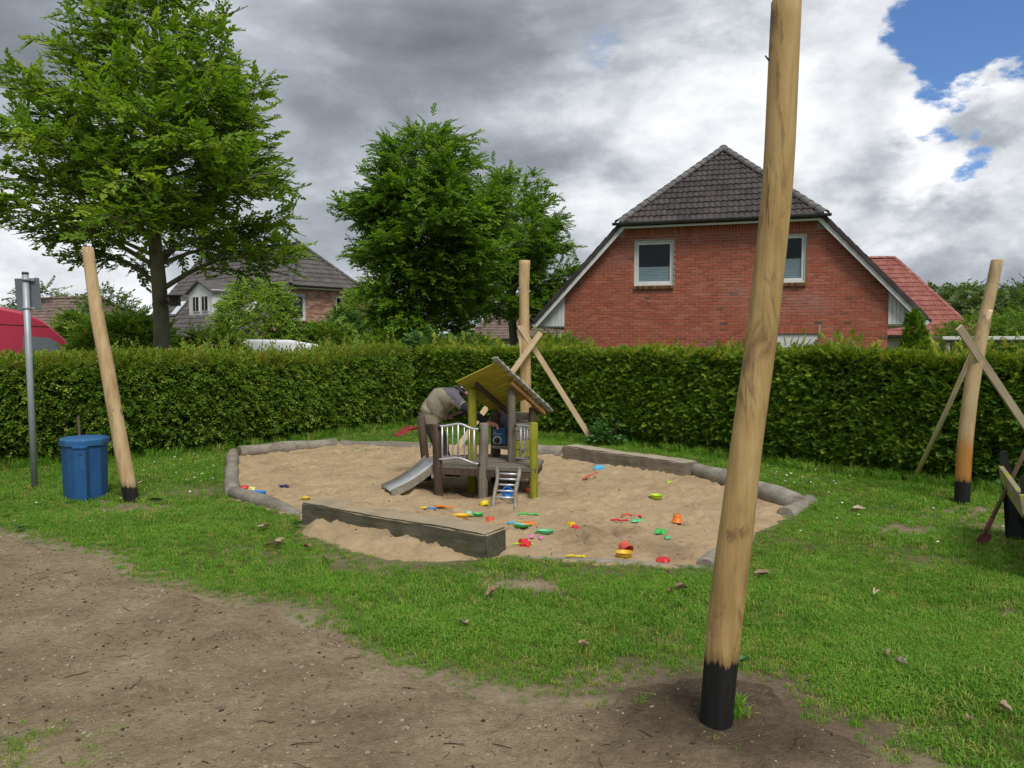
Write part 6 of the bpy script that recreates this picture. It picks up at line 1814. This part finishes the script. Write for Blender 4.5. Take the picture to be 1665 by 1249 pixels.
    for i, n in enumerate(names):
        sv = me.skin_vertices[0].data[i]; sv.radius = J[n][1]; sv.use_root = (n == 'pelvis')
    sb_ = ob.modifiers.new('sub', 'SUBSURF'); sb_.levels = 3; sb_.render_levels = 3
    dg = bpy.context.evaluated_depsgraph_get(); m2 = bpy.data.meshes.new_from_object(ob.evaluated_get(dg)); bpy.data.objects.remove(ob)
    # clothes: zones of the continuous figure by nearest bone
    zone = {}
    skin_n = {'neck', 'skull', 'face', 'chin', 'nose', 'pa_r', 'pa_l', 't1', 't2', 'u1', 'u2'} | {n for n in names if n[0] in 'fg' and n[1:2].isdigit()}
    segs = []
    for a, b in E:
        A_, B_ = J[a][0] - org, J[b][0] - org
        if b in skin_n and a not in ('nape',): z = 0
        elif a == 'nape' or (a, b) == ('upper', 'nape'): z = 2
        elif b in ('toe_r', 'toe_l', 'heel_r', 'heel_l'): z = 5
        elif b[:2] in ('hi', 'kn', 'ca', 'an'): z = 4
        elif b in ('el_r', 'fa_r', 'wr_r', 'el_l', 'wr_l'): z = 3
        elif b in ('sh_r', 'sh_l'): z = 2
        else: z = 1
        segs.append((A_, B_, z, (a, b)))
    mi = []
    for p in m2.polygons:
        c = p.center; best = (9, 1)
        for (A_, B_, z, e) in segs:
            ab = B_ - A_; t = max(0, min(1, (c - A_).dot(ab) / ab.length_squared)); dist = (c - A_ - ab * t).length
            if dist < best[0]: best = (dist, z, t, e)
        z = best[1]
        if z in (1, 2) and best[3][0] in ('chest', 'upper', 'waist', 'pelvis', 'sh_r', 'sh_l'):
            # dark yoke across the shoulders, olive below; the hem hangs over the hips
            z = 2 if (c.x - 1.02 * (1.12 - c.z) + .065 > 0 and c.z > .85) else 1
        if z == 4 and c.z > .685: z = 1
        if z == 3 and best[3][1] == 'el_r' and best[2] < .15: z = 1
        mi.append(z)
    m2.polygons.foreach_set('material_index', mi)
    root = empty('person', org, 0, 'man in olive jacket with dark shoulders bending over into the play house', 'person')
    m2.materials.clear()
    o = link('body', m2, root, [MT['skin'], MT['jacket_olive'], MT['jacket_grey'], MT['sleeve_dark'], MT['trousers'], MT['shoe']], smooth=True)
    m2.polygons.foreach_set('material_index', mi)
    tx = bpy.data.textures.new('folds', 'CLOUDS'); tx.noise_scale = .055
    dm_ = o.modifiers.new('folds', 'DISPLACE'); dm_.texture = tx; dm_.strength = .013; dm_.mid_level = .5
    # cap, hair, ear, eye
    sk = J['skull'][0] - org
    ax = Euler((0, R(38), 0)).to_matrix()
    MB().lathe([(.001, .098), (.045, .092), (.078, .068), (.094, .032), (.098, .0), (.096, -.01), (.088, -.01)], sk + Vector((-.005, 0, .012)), 20, M=ax).build('cap', MT['cap_grey'], root)
    MB().box((0, 0, 0), (.075, .13, .008), bev=.003).build('cap_peak', MT['cap_grey'], root).location = sk + Vector((.105, 0, -.042))
    root.children[-1].rotation_euler = (0, R(45), 0)
    MB().box((0, 0, 0), (.07, .004, .04), bev=.001).build('cap_badge', MT['cap_white'], root).location = sk + Vector((-.01, -.094, .055))
    MB().lathe([(.001, -.015), (.086, -.012), (.092, -.03), (.084, -.055), (.001, -.06)], sk + Vector((-.012, 0, .01)), 18, M=ax).build('hair', MT['hair'], root)
    for s in (-1, 1):
        MB().lathe([(.001, -.006), (.016, -.005), (.024, 0), (.018, .006), (.001, .004)], sk + Vector((.022, s * .088, -.030)), 12, M=Euler((R(90), R(30), 0)).to_matrix()).build('ear', MT['skin'], root)
        MB().lathe([(.001, -.009), (.008, -.005), (.009, 0), (.008, .005), (.001, .009)], J['face'][0] - org + Vector((.062, s * .03, .018)), 10).build('eye', MT['cap_white'], root)
    MB().box(J['chin'][0] - org + Vector((.034, 0, .012)), (.01, .045, .008), bev=.003).build('mouth', MT['shovel_pink'], root)
    return J
PJ = build_person()
tipp = P(641, 708, 9.62); hnd = PJ['pa_l'][0] + Vector((-.03, -.035, 0))
shovel('shovel', tipp, hnd - tipp, (hnd - tipp).length + .05, 'red shovel held low behind the man, blade pointing left', MT['shovel_red'], MT['handle_grey'], Vector((.1, -.45, 1)), bl=.24, bw=.17, hr=.018)

# ------------------------------------------------------------------ toys lying in the sand
TG = 'plastic sand toys lying in the sandpit'
def sandz(v): return float(sand_z_at(v.x, v.y))
def sand_z_at(x, y):
    return float(sand_base(np.array([x]), np.array([y]))[0])
def place(o, px, py, rz, tilt=(0, 0), dz=0.0):
    g = G(px, py)
    for _ in range(4): g = G(px, py, sand_z_at(g.x, g.y))
    o.location = (g.x, g.y, sand_z_at(g.x, g.y) + dz); o.rotation_euler = (tilt[0], tilt[1], rz); o.scale = (.82, .82, .82); return o
def toy_root(name, label, cat): return empty(name, (0, 0, 0), 0, label, cat, TG)
def toy_shovel(px, py, rz, c1, label, c2=None, L=.21, w=.065, tilt=(.1, 0)):
    r = toy_root('toy_shovel', label, 'toy shovel')
    V, F = [], []
    for jx in range(6):
        t = jx / 5; ww = w / 2 * (1.0 if t > .25 else .72 + 1.1 * t)
        for i in range(5):
            a = -1 + i / 2; V.append((t * L * .42, a * ww, .012 + .014 * a * a + .010 * t * t))
    for jx in range(5):
        for i in range(4): F.append((jx * 5 + i, jx * 5 + i + 1, (jx + 1) * 5 + i + 1, (jx + 1) * 5 + i))
    o = MB().add(V, F, 0, True).build('scoop', MT['toy_' + c1], r); md = o.modifiers.new('s', 'SOLIDIFY'); md.thickness = .004
    h = MB(); h.tube([(L * .40, 0, .022), (L * .65, 0, .020), (L * .9, 0, .020)], [.011, .009, .010], 10); h.box((L * .93, 0, .020), (.022, .052, .016), bev=.006)
    h.build('grip', MT['toy_' + (c2 or c1)], r)
    return place(r, px, py, rz, tilt)
def toy_dish(px, py, rz, c, label, rx=.085, ry=.05, h=.035, tilt=(0, 0), name='toy_dish', rim=.012):
    o = MB()
    prof = [(.62, 0), (.80, .002), (.96, .6), (1.0, 1.0), (1.0 + rim / rx, 1.0), (.98, .82), (.78, .16), (.02, .13)]
    n = 24; V, F = [], []
    for (q, z) in prof:
        for k in range(n): V.append((math.cos(2 * PI * k / n) * rx * q, math.sin(2 * PI * k / n) * ry * q * (1 + .08 * math.cos(2 * PI * k / n)), z * h))
    for i in range(len(prof) - 1):
        for k in range(n): F.append((i * n + k, i * n + (k + 1) % n, (i + 1) * n + (k + 1) % n, (i + 1) * n + k))
    o.add(V, F, 0, True); ob = o.build(name, MT['toy_' + c])
    tag(ob, label, 'toy dish' if name == 'toy_dish' else 'toy bowl', TG)
    return place(ob, px, py, rz, tilt, .006)
def toy_mould(px, py, rz, c, label, r=.05, lobes=5, depth=.3, h=.035, tilt=(0, 0), stretch=1.0):
    n = 40; V, F = [], []
    prof = [(1.0, 0), (1.06, .02), (1.0, .1), (.92, .8), (.80, 1.0), (.45, 1.02), (.0, .98)]
    for (q, z) in prof:
        for k in range(n):
            th = 2 * PI * k / n; rr = r * q * (1 + depth * math.cos(lobes * th) * min(1, q * 1.2))
            V.append((math.cos(th) * rr * stretch, math.sin(th) * rr, z * h))
    for i in range(len(prof) - 1):
        for k in range(n): F.append((i * n + k, i * n + (k + 1) % n, (i + 1) * n + (k + 1) % n, (i + 1) * n + k))
    ob = MB().add(V, F, 0, True).build('toy_mould', MT['toy_' + c]); tag(ob, label, 'sand mould', TG)
    return place(ob, px, py, rz, tilt, .004)
def toy_bucket(px, py, rz, c, label, r=.06, h=.10, tilt=(0, 0), handle=None, dz=0.0):
    root = toy_root('toy_bucket', label, 'toy bucket')
    MB().lathe([(.001, .004), (r * .72, .0), (r * .76, .01), (r, h * .92), (r * 1.12, h * .94), (r * 1.12, h), (r * .96, h), (r * .70, .012), (.001, .012)], n=22).build('pail', MT['toy_' + c], root)
    MB().tube([(math.cos(a) * r * 1.1, -.02 - .0, h * .95 + math.sin(a) * r * .9) for a in np.linspace(0, PI, 12)], .004, 6).build('bail', MT['toy_' + (handle or c)], root)
    return place(root, px, py, rz, tilt, dz)
toy_mould(397, 794, .3, 'red', 'small red mould beside the left edging log', .05, 2, .25, .03)
toy_mould(409, 800, 1.2, 'paleyellow', 'pale yellow pointed mould next to the blue toy boat', .045, 3, .3, .06, (.5, 0))
toy_dish(421, 806, -.5, 'blue', 'bright blue toy boat by the left edging log', .12, .055, .05)
toy_shovel(466, 794, 2.4, 'navy', 'dark navy toy spade with violet grip on the left of the sand', 'violet', .30, .12)
toy_dish(497, 813, .2, 'yellow', 'small yellow dish just behind the left end of the mossy beam', .05, .03, .03)
toy_shovel(683, 829, -.1, 'yellow', 'yellow toy scoop with blue grip behind the mossy beam', 'blue', .20, .06)
toy_shovel(707, 826, -.25, 'orange', 'orange toy shovel behind the mossy beam', None, .24, .065)
toy_dish(789, 825, .6, 'yellow', 'round yellow toy bowl left of the ladder foot', .058, .055, .05, (-.9, .2), 'toy_bowl')
toy_dish(751, 847, .1, 'gold', 'amber oval toy dish on the mossy beam side', .10, .055, .035)
toy_bucket(762, 842, .5, 'aqua', 'pale aqua toy cup half sunk in the sand', .05, .06, (2.6, .2), dz=.05)
toy_dish(777, 840, .1, 'green', 'small green toy dish beside the aqua cup', .065, .035, .03)
toy_mould(797, 848, 0, 'coral', 'coral red lump-shaped mould near the end of the mossy beam', .045, 4, .12, .04)
toy_shovel(842, 839, .05, 'green', 'flat green toy rake below the ladder', None, .24, .05)
toy_shovel(825, 853, -.4, 'sky', 'light blue toy scoop behind the right end of the mossy beam', 'aqua', .20, .06)
toy_dish(847, 858, .05, 'green', 'long green toy tray right of the mossy beam', .12, .04, .03)
toy_mould(858, 854, 0, 'orange', 'orange lattice mould lying on the long green tray', .055, 6, .10, .035, stretch=1.5)
toy_dish(886, 868, -.1, 'mint', 'mint green oval toy dish in the middle foreground sand', .095, .045, .035)
toy_mould(863, 874, 0, 'pink', 'tiny pink mould beside the mint green dish', .028, 4, .2, .02)
toy_mould(881, 876, .5, 'pink', 'tiny pink star mould nearest the mint green dish', .03, 5, .3, .02)
toy_mould(853, 887, .3, 'red', 'red flower-shaped mould near the end of the mossy beam', .058, 5, .30, .045, (.5, .2))
toy_shovel(834, 888, .1, 'lime', 'lime green toy stick under the red flower mould', None, .20, .035)
toy_mould(929, 856, .6, 'gold', 'amber mould at the edge of the dug-up sand', .05, 3, .2, .04)
toy_mould(935, 861, .2, 'red', 'red ring mould touching the amber mould in the dug-up sand', .04, 6, .05, .04)
toy_bucket(820, 809, .4, 'blue', 'blue toy bucket lying under the ladder', .07, .10, (1.45, .2), dz=.06)
toy_mould(857, 799, 0, 'coral', 'coral mould under the deck by the mossy corner post', .045, 3, .2, .05)
toy_mould(974, 763, .5, 'sky', 'light blue mould in front of the far grey beam', .075, 2, .35, .05, (.3, 0))
toy_shovel(948, 781, .35, 'coral', 'faded red toy spade standing in the back of the sand', None, .26, .06, (0, -.35))
toy_dish(1067, 812, 0, 'lime', 'lime green toy bowl alone in the right half of the sand', .08, .07, .055, (0, 0), 'toy_bowl')
toy_shovel(1010, 840, -.15, 'coral', 'coral toy shovel in the pile right of the dug-up sand', None, .24, .055)
toy_shovel(993, 849, .05, 'red', 'red toy spade in the pile right of the dug-up sand', None, .20, .05)
toy_mould(1037, 848, .2, 'mint', 'flat green fish mould beside the coral shovel', .05, 2, .4, .02, stretch=1.3)
toy_bucket(1101, 852, .4, 'orange', 'orange toy bucket upside down in the right of the sand', .055, .085, (PI, 0), dz=.088)
toy_mould(1074, 867, .4, 'green', 'green frog-shaped mould beside the hole in the sand', .055, 4, .35, .035)
toy_mould(1085, 876, .1, 'mint', 'tiny green mould below the frog-shaped one', .03, 3, .2, .02)
toy_bucket(1012, 897, .8, 'coral', 'coral red toy bucket tipped over near the front sand edge', .065, .09, (2.2, .4), dz=.06)
toy_dish(1014, 907, 0, 'gold', 'amber ring-shaped toy bowl at the front sand edge', .075, .065, .05, (0, 0), 'toy_bowl')
toy_mould(1078, 913, .3, 'red', 'red mould at the front sand edge right of the amber bowl', .06, 4, .15, .03)
toy_shovel(920, 908, 0, 'yellow', 'flat yellow toy stick at the front sand edge', None, .18, .03)
toy_mould(1087, 786, .1, 'lime', 'tiny lime mould before the right end of the far beam', .04, 3, .2, .03)

# ------------------------------------------------------------------ nest box on the tall tree
nbx = P(284, 490, 13.8)
nb_ = empty('nest_box', nbx, R(10), 'small brown wooden feeding box fixed to the tallest tree trunk', 'nest box')
MB().box((0, 0, 0), (.17, .17, .16), bev=.006).build('box', MT['wood_brown'], nb_)
MB().box((0, -.01, .095), (.25, .25, .025), (R(6), 0, 0), bev=.005).build('lid', MT['car_black'], nb_)
MB().lathe([(.001, 0), (.022, 0), (.022, .004), (.001, .004)], (0, -.088, .02), 12, M=Euler((R(90), 0, 0)).to_matrix()).build('hole', MT['radio_black'], nb_)
MB().box((-.16, .1, -.02), (.22, .03, .05)).build('bracket', MT['wood_brown'], nb_)

# ------------------------------------------------------------------ small litter: pebbles, dry leaves, daisies, clods
def pebble_proto(i):
    rd = random.Random(i); bm = bmesh.new(); bmesh.ops.create_icosphere(bm, subdivisions=1, radius=1)
    for v in bm.verts: v.co = Vector((v.co.x * rd.uniform(.8, 1.2), v.co.y * rd.uniform(.6, 1.0), v.co.z * rd.uniform(.35, .6)))
    me = bpy.data.meshes.new(f'peb{i}'); bm.to_mesh(me); bm.free(); me.materials.append(MT['pebble']); return bpy.data.objects.new(f'peb{i}', me)
PR['pebble'] = [pebble_proto(i) for i in range(5)]
def on_path(n, seed, margin=-.02):
    rg = np.random.default_rng(seed); x = rg.uniform(-4.8, 2.6, n); y = rg.uniform(1.9, 6.8, n)
    k = (path_d(x, y) < margin) & (np.abs(x) < .7 * y + .3); return x[k], y[k], rg
x, y, rg = on_path(26000, 81)
k = (post_dark(x, y) < .35) | (rg.random(len(x)) < .2); x, y = x[k], y[k]
m = len(x); s = np.exp(rg.normal(-5.45, .5, m)).clip(.002, .018)
o = scatter('pebbles', 'pebble', PR['pebble'], np.stack([x, y, path_z(x, y) + s * .1], 1), np.stack([rg.normal(0, .2, m), rg.normal(0, .2, m), rg.uniform(0, 6.28, m)], 1), s)
tag(o, 'small pale pebbles scattered over the earth path', 'pebbles')
MT['clod'] = mk('clod', [(0, (0.04, 0.028, 0.018)), (1, (0.085, 0.062, 0.042))], 5, rnd=.8, bmp=.4, rough=.95)
for i in range(3):
    q = PR['pebble'][i].copy(); q.data = q.data.copy(); q.data.materials.clear(); q.data.materials.append(MT['clod']); PR.setdefault('clod', []).append(q)
V, F = [], []
for i in range(4):
    rdd = random.Random(i); a = Vector((0, 0, 0)); d = Vector((1, 0, 0)); o_ = len(V)
    for s_ in range(5):
        for k in range(3): V.append(a + Vector((0, math.cos(k * 2.09) * .0016, math.sin(k * 2.09) * .0016)) + Vector((0, i * .006, .002)))
        a = a + Vector((.016, rdd.gauss(0, .004), rdd.gauss(0, .0012)))
    for s_ in range(4):
        for k in range(3): F.append((o_ + s_ * 3 + k, o_ + s_ * 3 + (k + 1) % 3, o_ + (s_ + 1) * 3 + (k + 1) % 3, o_ + (s_ + 1) * 3 + k))
    if i == 0: PR['clod'].append(proto('tw0', V, F, [MT['twig']]))
x, y, rg = on_path(3200, 82)
m = len(x); ii = rg.integers(0, 4, m); s = np.where(ii == 3, rg.uniform(.5, 1.5, m), np.exp(rg.normal(-5.1, .4, m)).clip(.003, .014))
o = scatter('path_litter', 'clod', PR['clod'], np.stack([x, y, path_z(x, y) + .002], 1), np.stack([rg.normal(0, .1, m), rg.normal(0, .1, m), rg.uniform(0, 6.28, m)], 1), s, idx=ii)
tag(o, 'dark crumbs of earth and bits of twig on the path', 'litter')
# crumbs in the sand
rg = np.random.default_rng(83); x = rg.uniform(sx0, sx1, 2600); y = rg.uniform(sy0, sy1, 2600); k = sand_d(x, y) < -.1; x, y = x[k], y[k]
near_dug = np.min([np.hypot((x - c[0]) / c[2], (y - c[1]) / (c[2] * 1.4)) for c in DUG], 0) < 1.2
k = near_dug | (rg.random(len(x)) < .35); x, y = x[k], y[k]; m = len(x); ii = rg.integers(0, 4, m); s = np.where(ii == 3, rg.uniform(.4, 1.0, m), np.exp(rg.normal(-5.0, .4, m)).clip(.003, .012))
o = scatter('sand_litter', 'clod', PR['clod'], np.stack([x, y, sand_base(x, y) + .004], 1), np.stack([rg.normal(0, .1, m), rg.normal(0, .1, m), rg.uniform(0, 6.28, m)], 1), s, idx=ii)
tag(o, 'dark crumbs and bits of bark strewn over the sand', 'litter')
# daisies
dv, df = [], []
for k in range(8):
    a = k * PI / 4; o_ = len(dv); dv += [(0, 0, .05), (math.cos(a - .3) * .011, math.sin(a - .3) * .011, .052), (math.cos(a + .3) * .011, math.sin(a + .3) * .011, .052)]; df.append((o_, o_ + 1, o_ + 2))
PR['daisy'] = [proto('dsy', dv, df, [MT['daisy']])]
pts = []
for (px, py, sx_, sy_, nn) in ((290, 775, 70, 25, 60), (1290, 780, 60, 14, 60), (90, 830, 90, 20, 18), (1400, 830, 120, 30, 25), (300, 745, 60, 8, 25)):
    for _ in range(nn):
        g = G(random.gauss(px, sx_), random.gauss(py, sy_)); pts.append((g.x, g.y, 0))
pts = np.array(pts); k = (sand_d(pts[:, 0], pts[:, 1]) > .1) & (path_d(pts[:, 0], pts[:, 1]) > .1); pts = pts[k]; m = len(pts)
o = scatter('daisies', 'daisy', PR['daisy'], pts, np.column_stack([RNG.normal(0, .3, m), RNG.normal(0, .3, m), RNG.uniform(0, 6, m)]), RNG.uniform(.7, 1.2, m))
tag(o, 'tiny white daisies dotted over the lawn', 'daisies')
# dry leaves, one object each
def dry_leaf(px, py, s, rz, lab, mat='deadleaf'):
    rd = random.Random(px * 7 + py); n = 12; V = [(0, 0, .012)]; F = []
    for k in range(n):
        th = 2 * PI * k / n; r = s * (1.0 + .30 * math.cos(3 * th + 1) + rd.uniform(-.12, .12))
        V.append((math.cos(th) * r * 1.35, math.sin(th) * r * .75, .012 + .022 * abs(math.sin(th)) + rd.uniform(0, .014)))
    F = [(0, k + 1, (k + 1) % n + 1) for k in range(n)]
    me = pymesh(V, F, 'leaf'); o = link('fallen_leaf', me, None, MT[mat], smooth=False)
    md = o.modifiers.new('s', 'SOLIDIFY'); md.thickness = .0015
    g = G(px, py); o.location = (g.x, g.y, .028); o.rotation_euler = (rd.uniform(-.3, .3), rd.uniform(-.3, .3), rz)
    return tag(o, lab, 'leaf', 'curled leaves lying on the lawn')
LV = [(445, 895, .045, 'pale tan leaf, larger of the pair on the grass left of the mossy beam'), (455, 889, .035, 'pale tan leaf, smaller and upper of the pair left of the mossy beam'), (500, 898, .03, 'brown leaf in the grass just left of the spilled sand'),
      (800, 972, .030, 'tan leaf on the grass in front of the mossy beam end'), (755, 1026, .030, 'dry leaf near the path edge in the middle foreground'), (1106, 966, .030, 'upright curled leaf, right of the two left of the tallest post'), (1092, 972, .022, 'small grey leaf, left of the two left of the tallest post'),
      (1240, 944, .035, 'grey crumpled leaf on the grass right of the tallest post'), (1421, 974, .022, 'small leaf midway across the right-hand lawn'), (1463, 1090, .022, 'whitish leaf on the lawn in the lower right'), (1208, 1089, .028, 'pale green leaf touching the tallest post above its charred foot'),
      (1085, 941, .02, 'tiny tan leaf just below the front sand edge'), (947, 1062, .018, 'small whitish leaf on the grass above the dark soil'), (430, 865, .045, 'brown curled leaf high on the grass left of the mossy beam'), (1395, 835, .05, 'large grey leaf on the lawn before the thuja hedge'),
      (485, 860, .035, 'silvery green leaf at the left end of the mossy beam'), (30, 866, .05, 'long green leaf by the path at the left edge'), (255, 820, .06, 'dark green leaf right of the foot of the pale leaning post'), (1443, 1077, .018, 'greyish leaf beside the whitish one in the lower right'),
      (1630, 1166, .022, 'tan leaf near the lower right corner of the lawn'), (1580, 1188, .016, 'small brown leaf lowest on the right-hand lawn'), (530, 918, .03, 'grey leaf on the grass below the spilled sand')]
for i, (px, py, s, lab) in enumerate(LV):
    dry_leaf(px, py, s, i * 1.3, lab, 'leaf_weed' if 'green' in lab else 'deadleaf')
# grass tuft at the foot of the near post
g = G(1196, 1170); rg = np.random.default_rng(91); m = 26
pp = np.column_stack([g.x + rg.normal(0, .035, m), g.y + .05 + rg.normal(0, .03, m), np.full(m, .005)])
o = scatter('grass_tuft', 'tuft', [grass_clump(f'tf_{i}', MT['grass'], 170 + i, 16, .085, .03, .005) for i in range(2)], pp, np.column_stack([rg.normal(0, .2, m), rg.normal(0, .2, m), rg.uniform(0, 6, m)]), rg.uniform(.7, 1.1, m))
tag(o, 'bright grass tuft at the charred foot of the tallest post', 'grass')
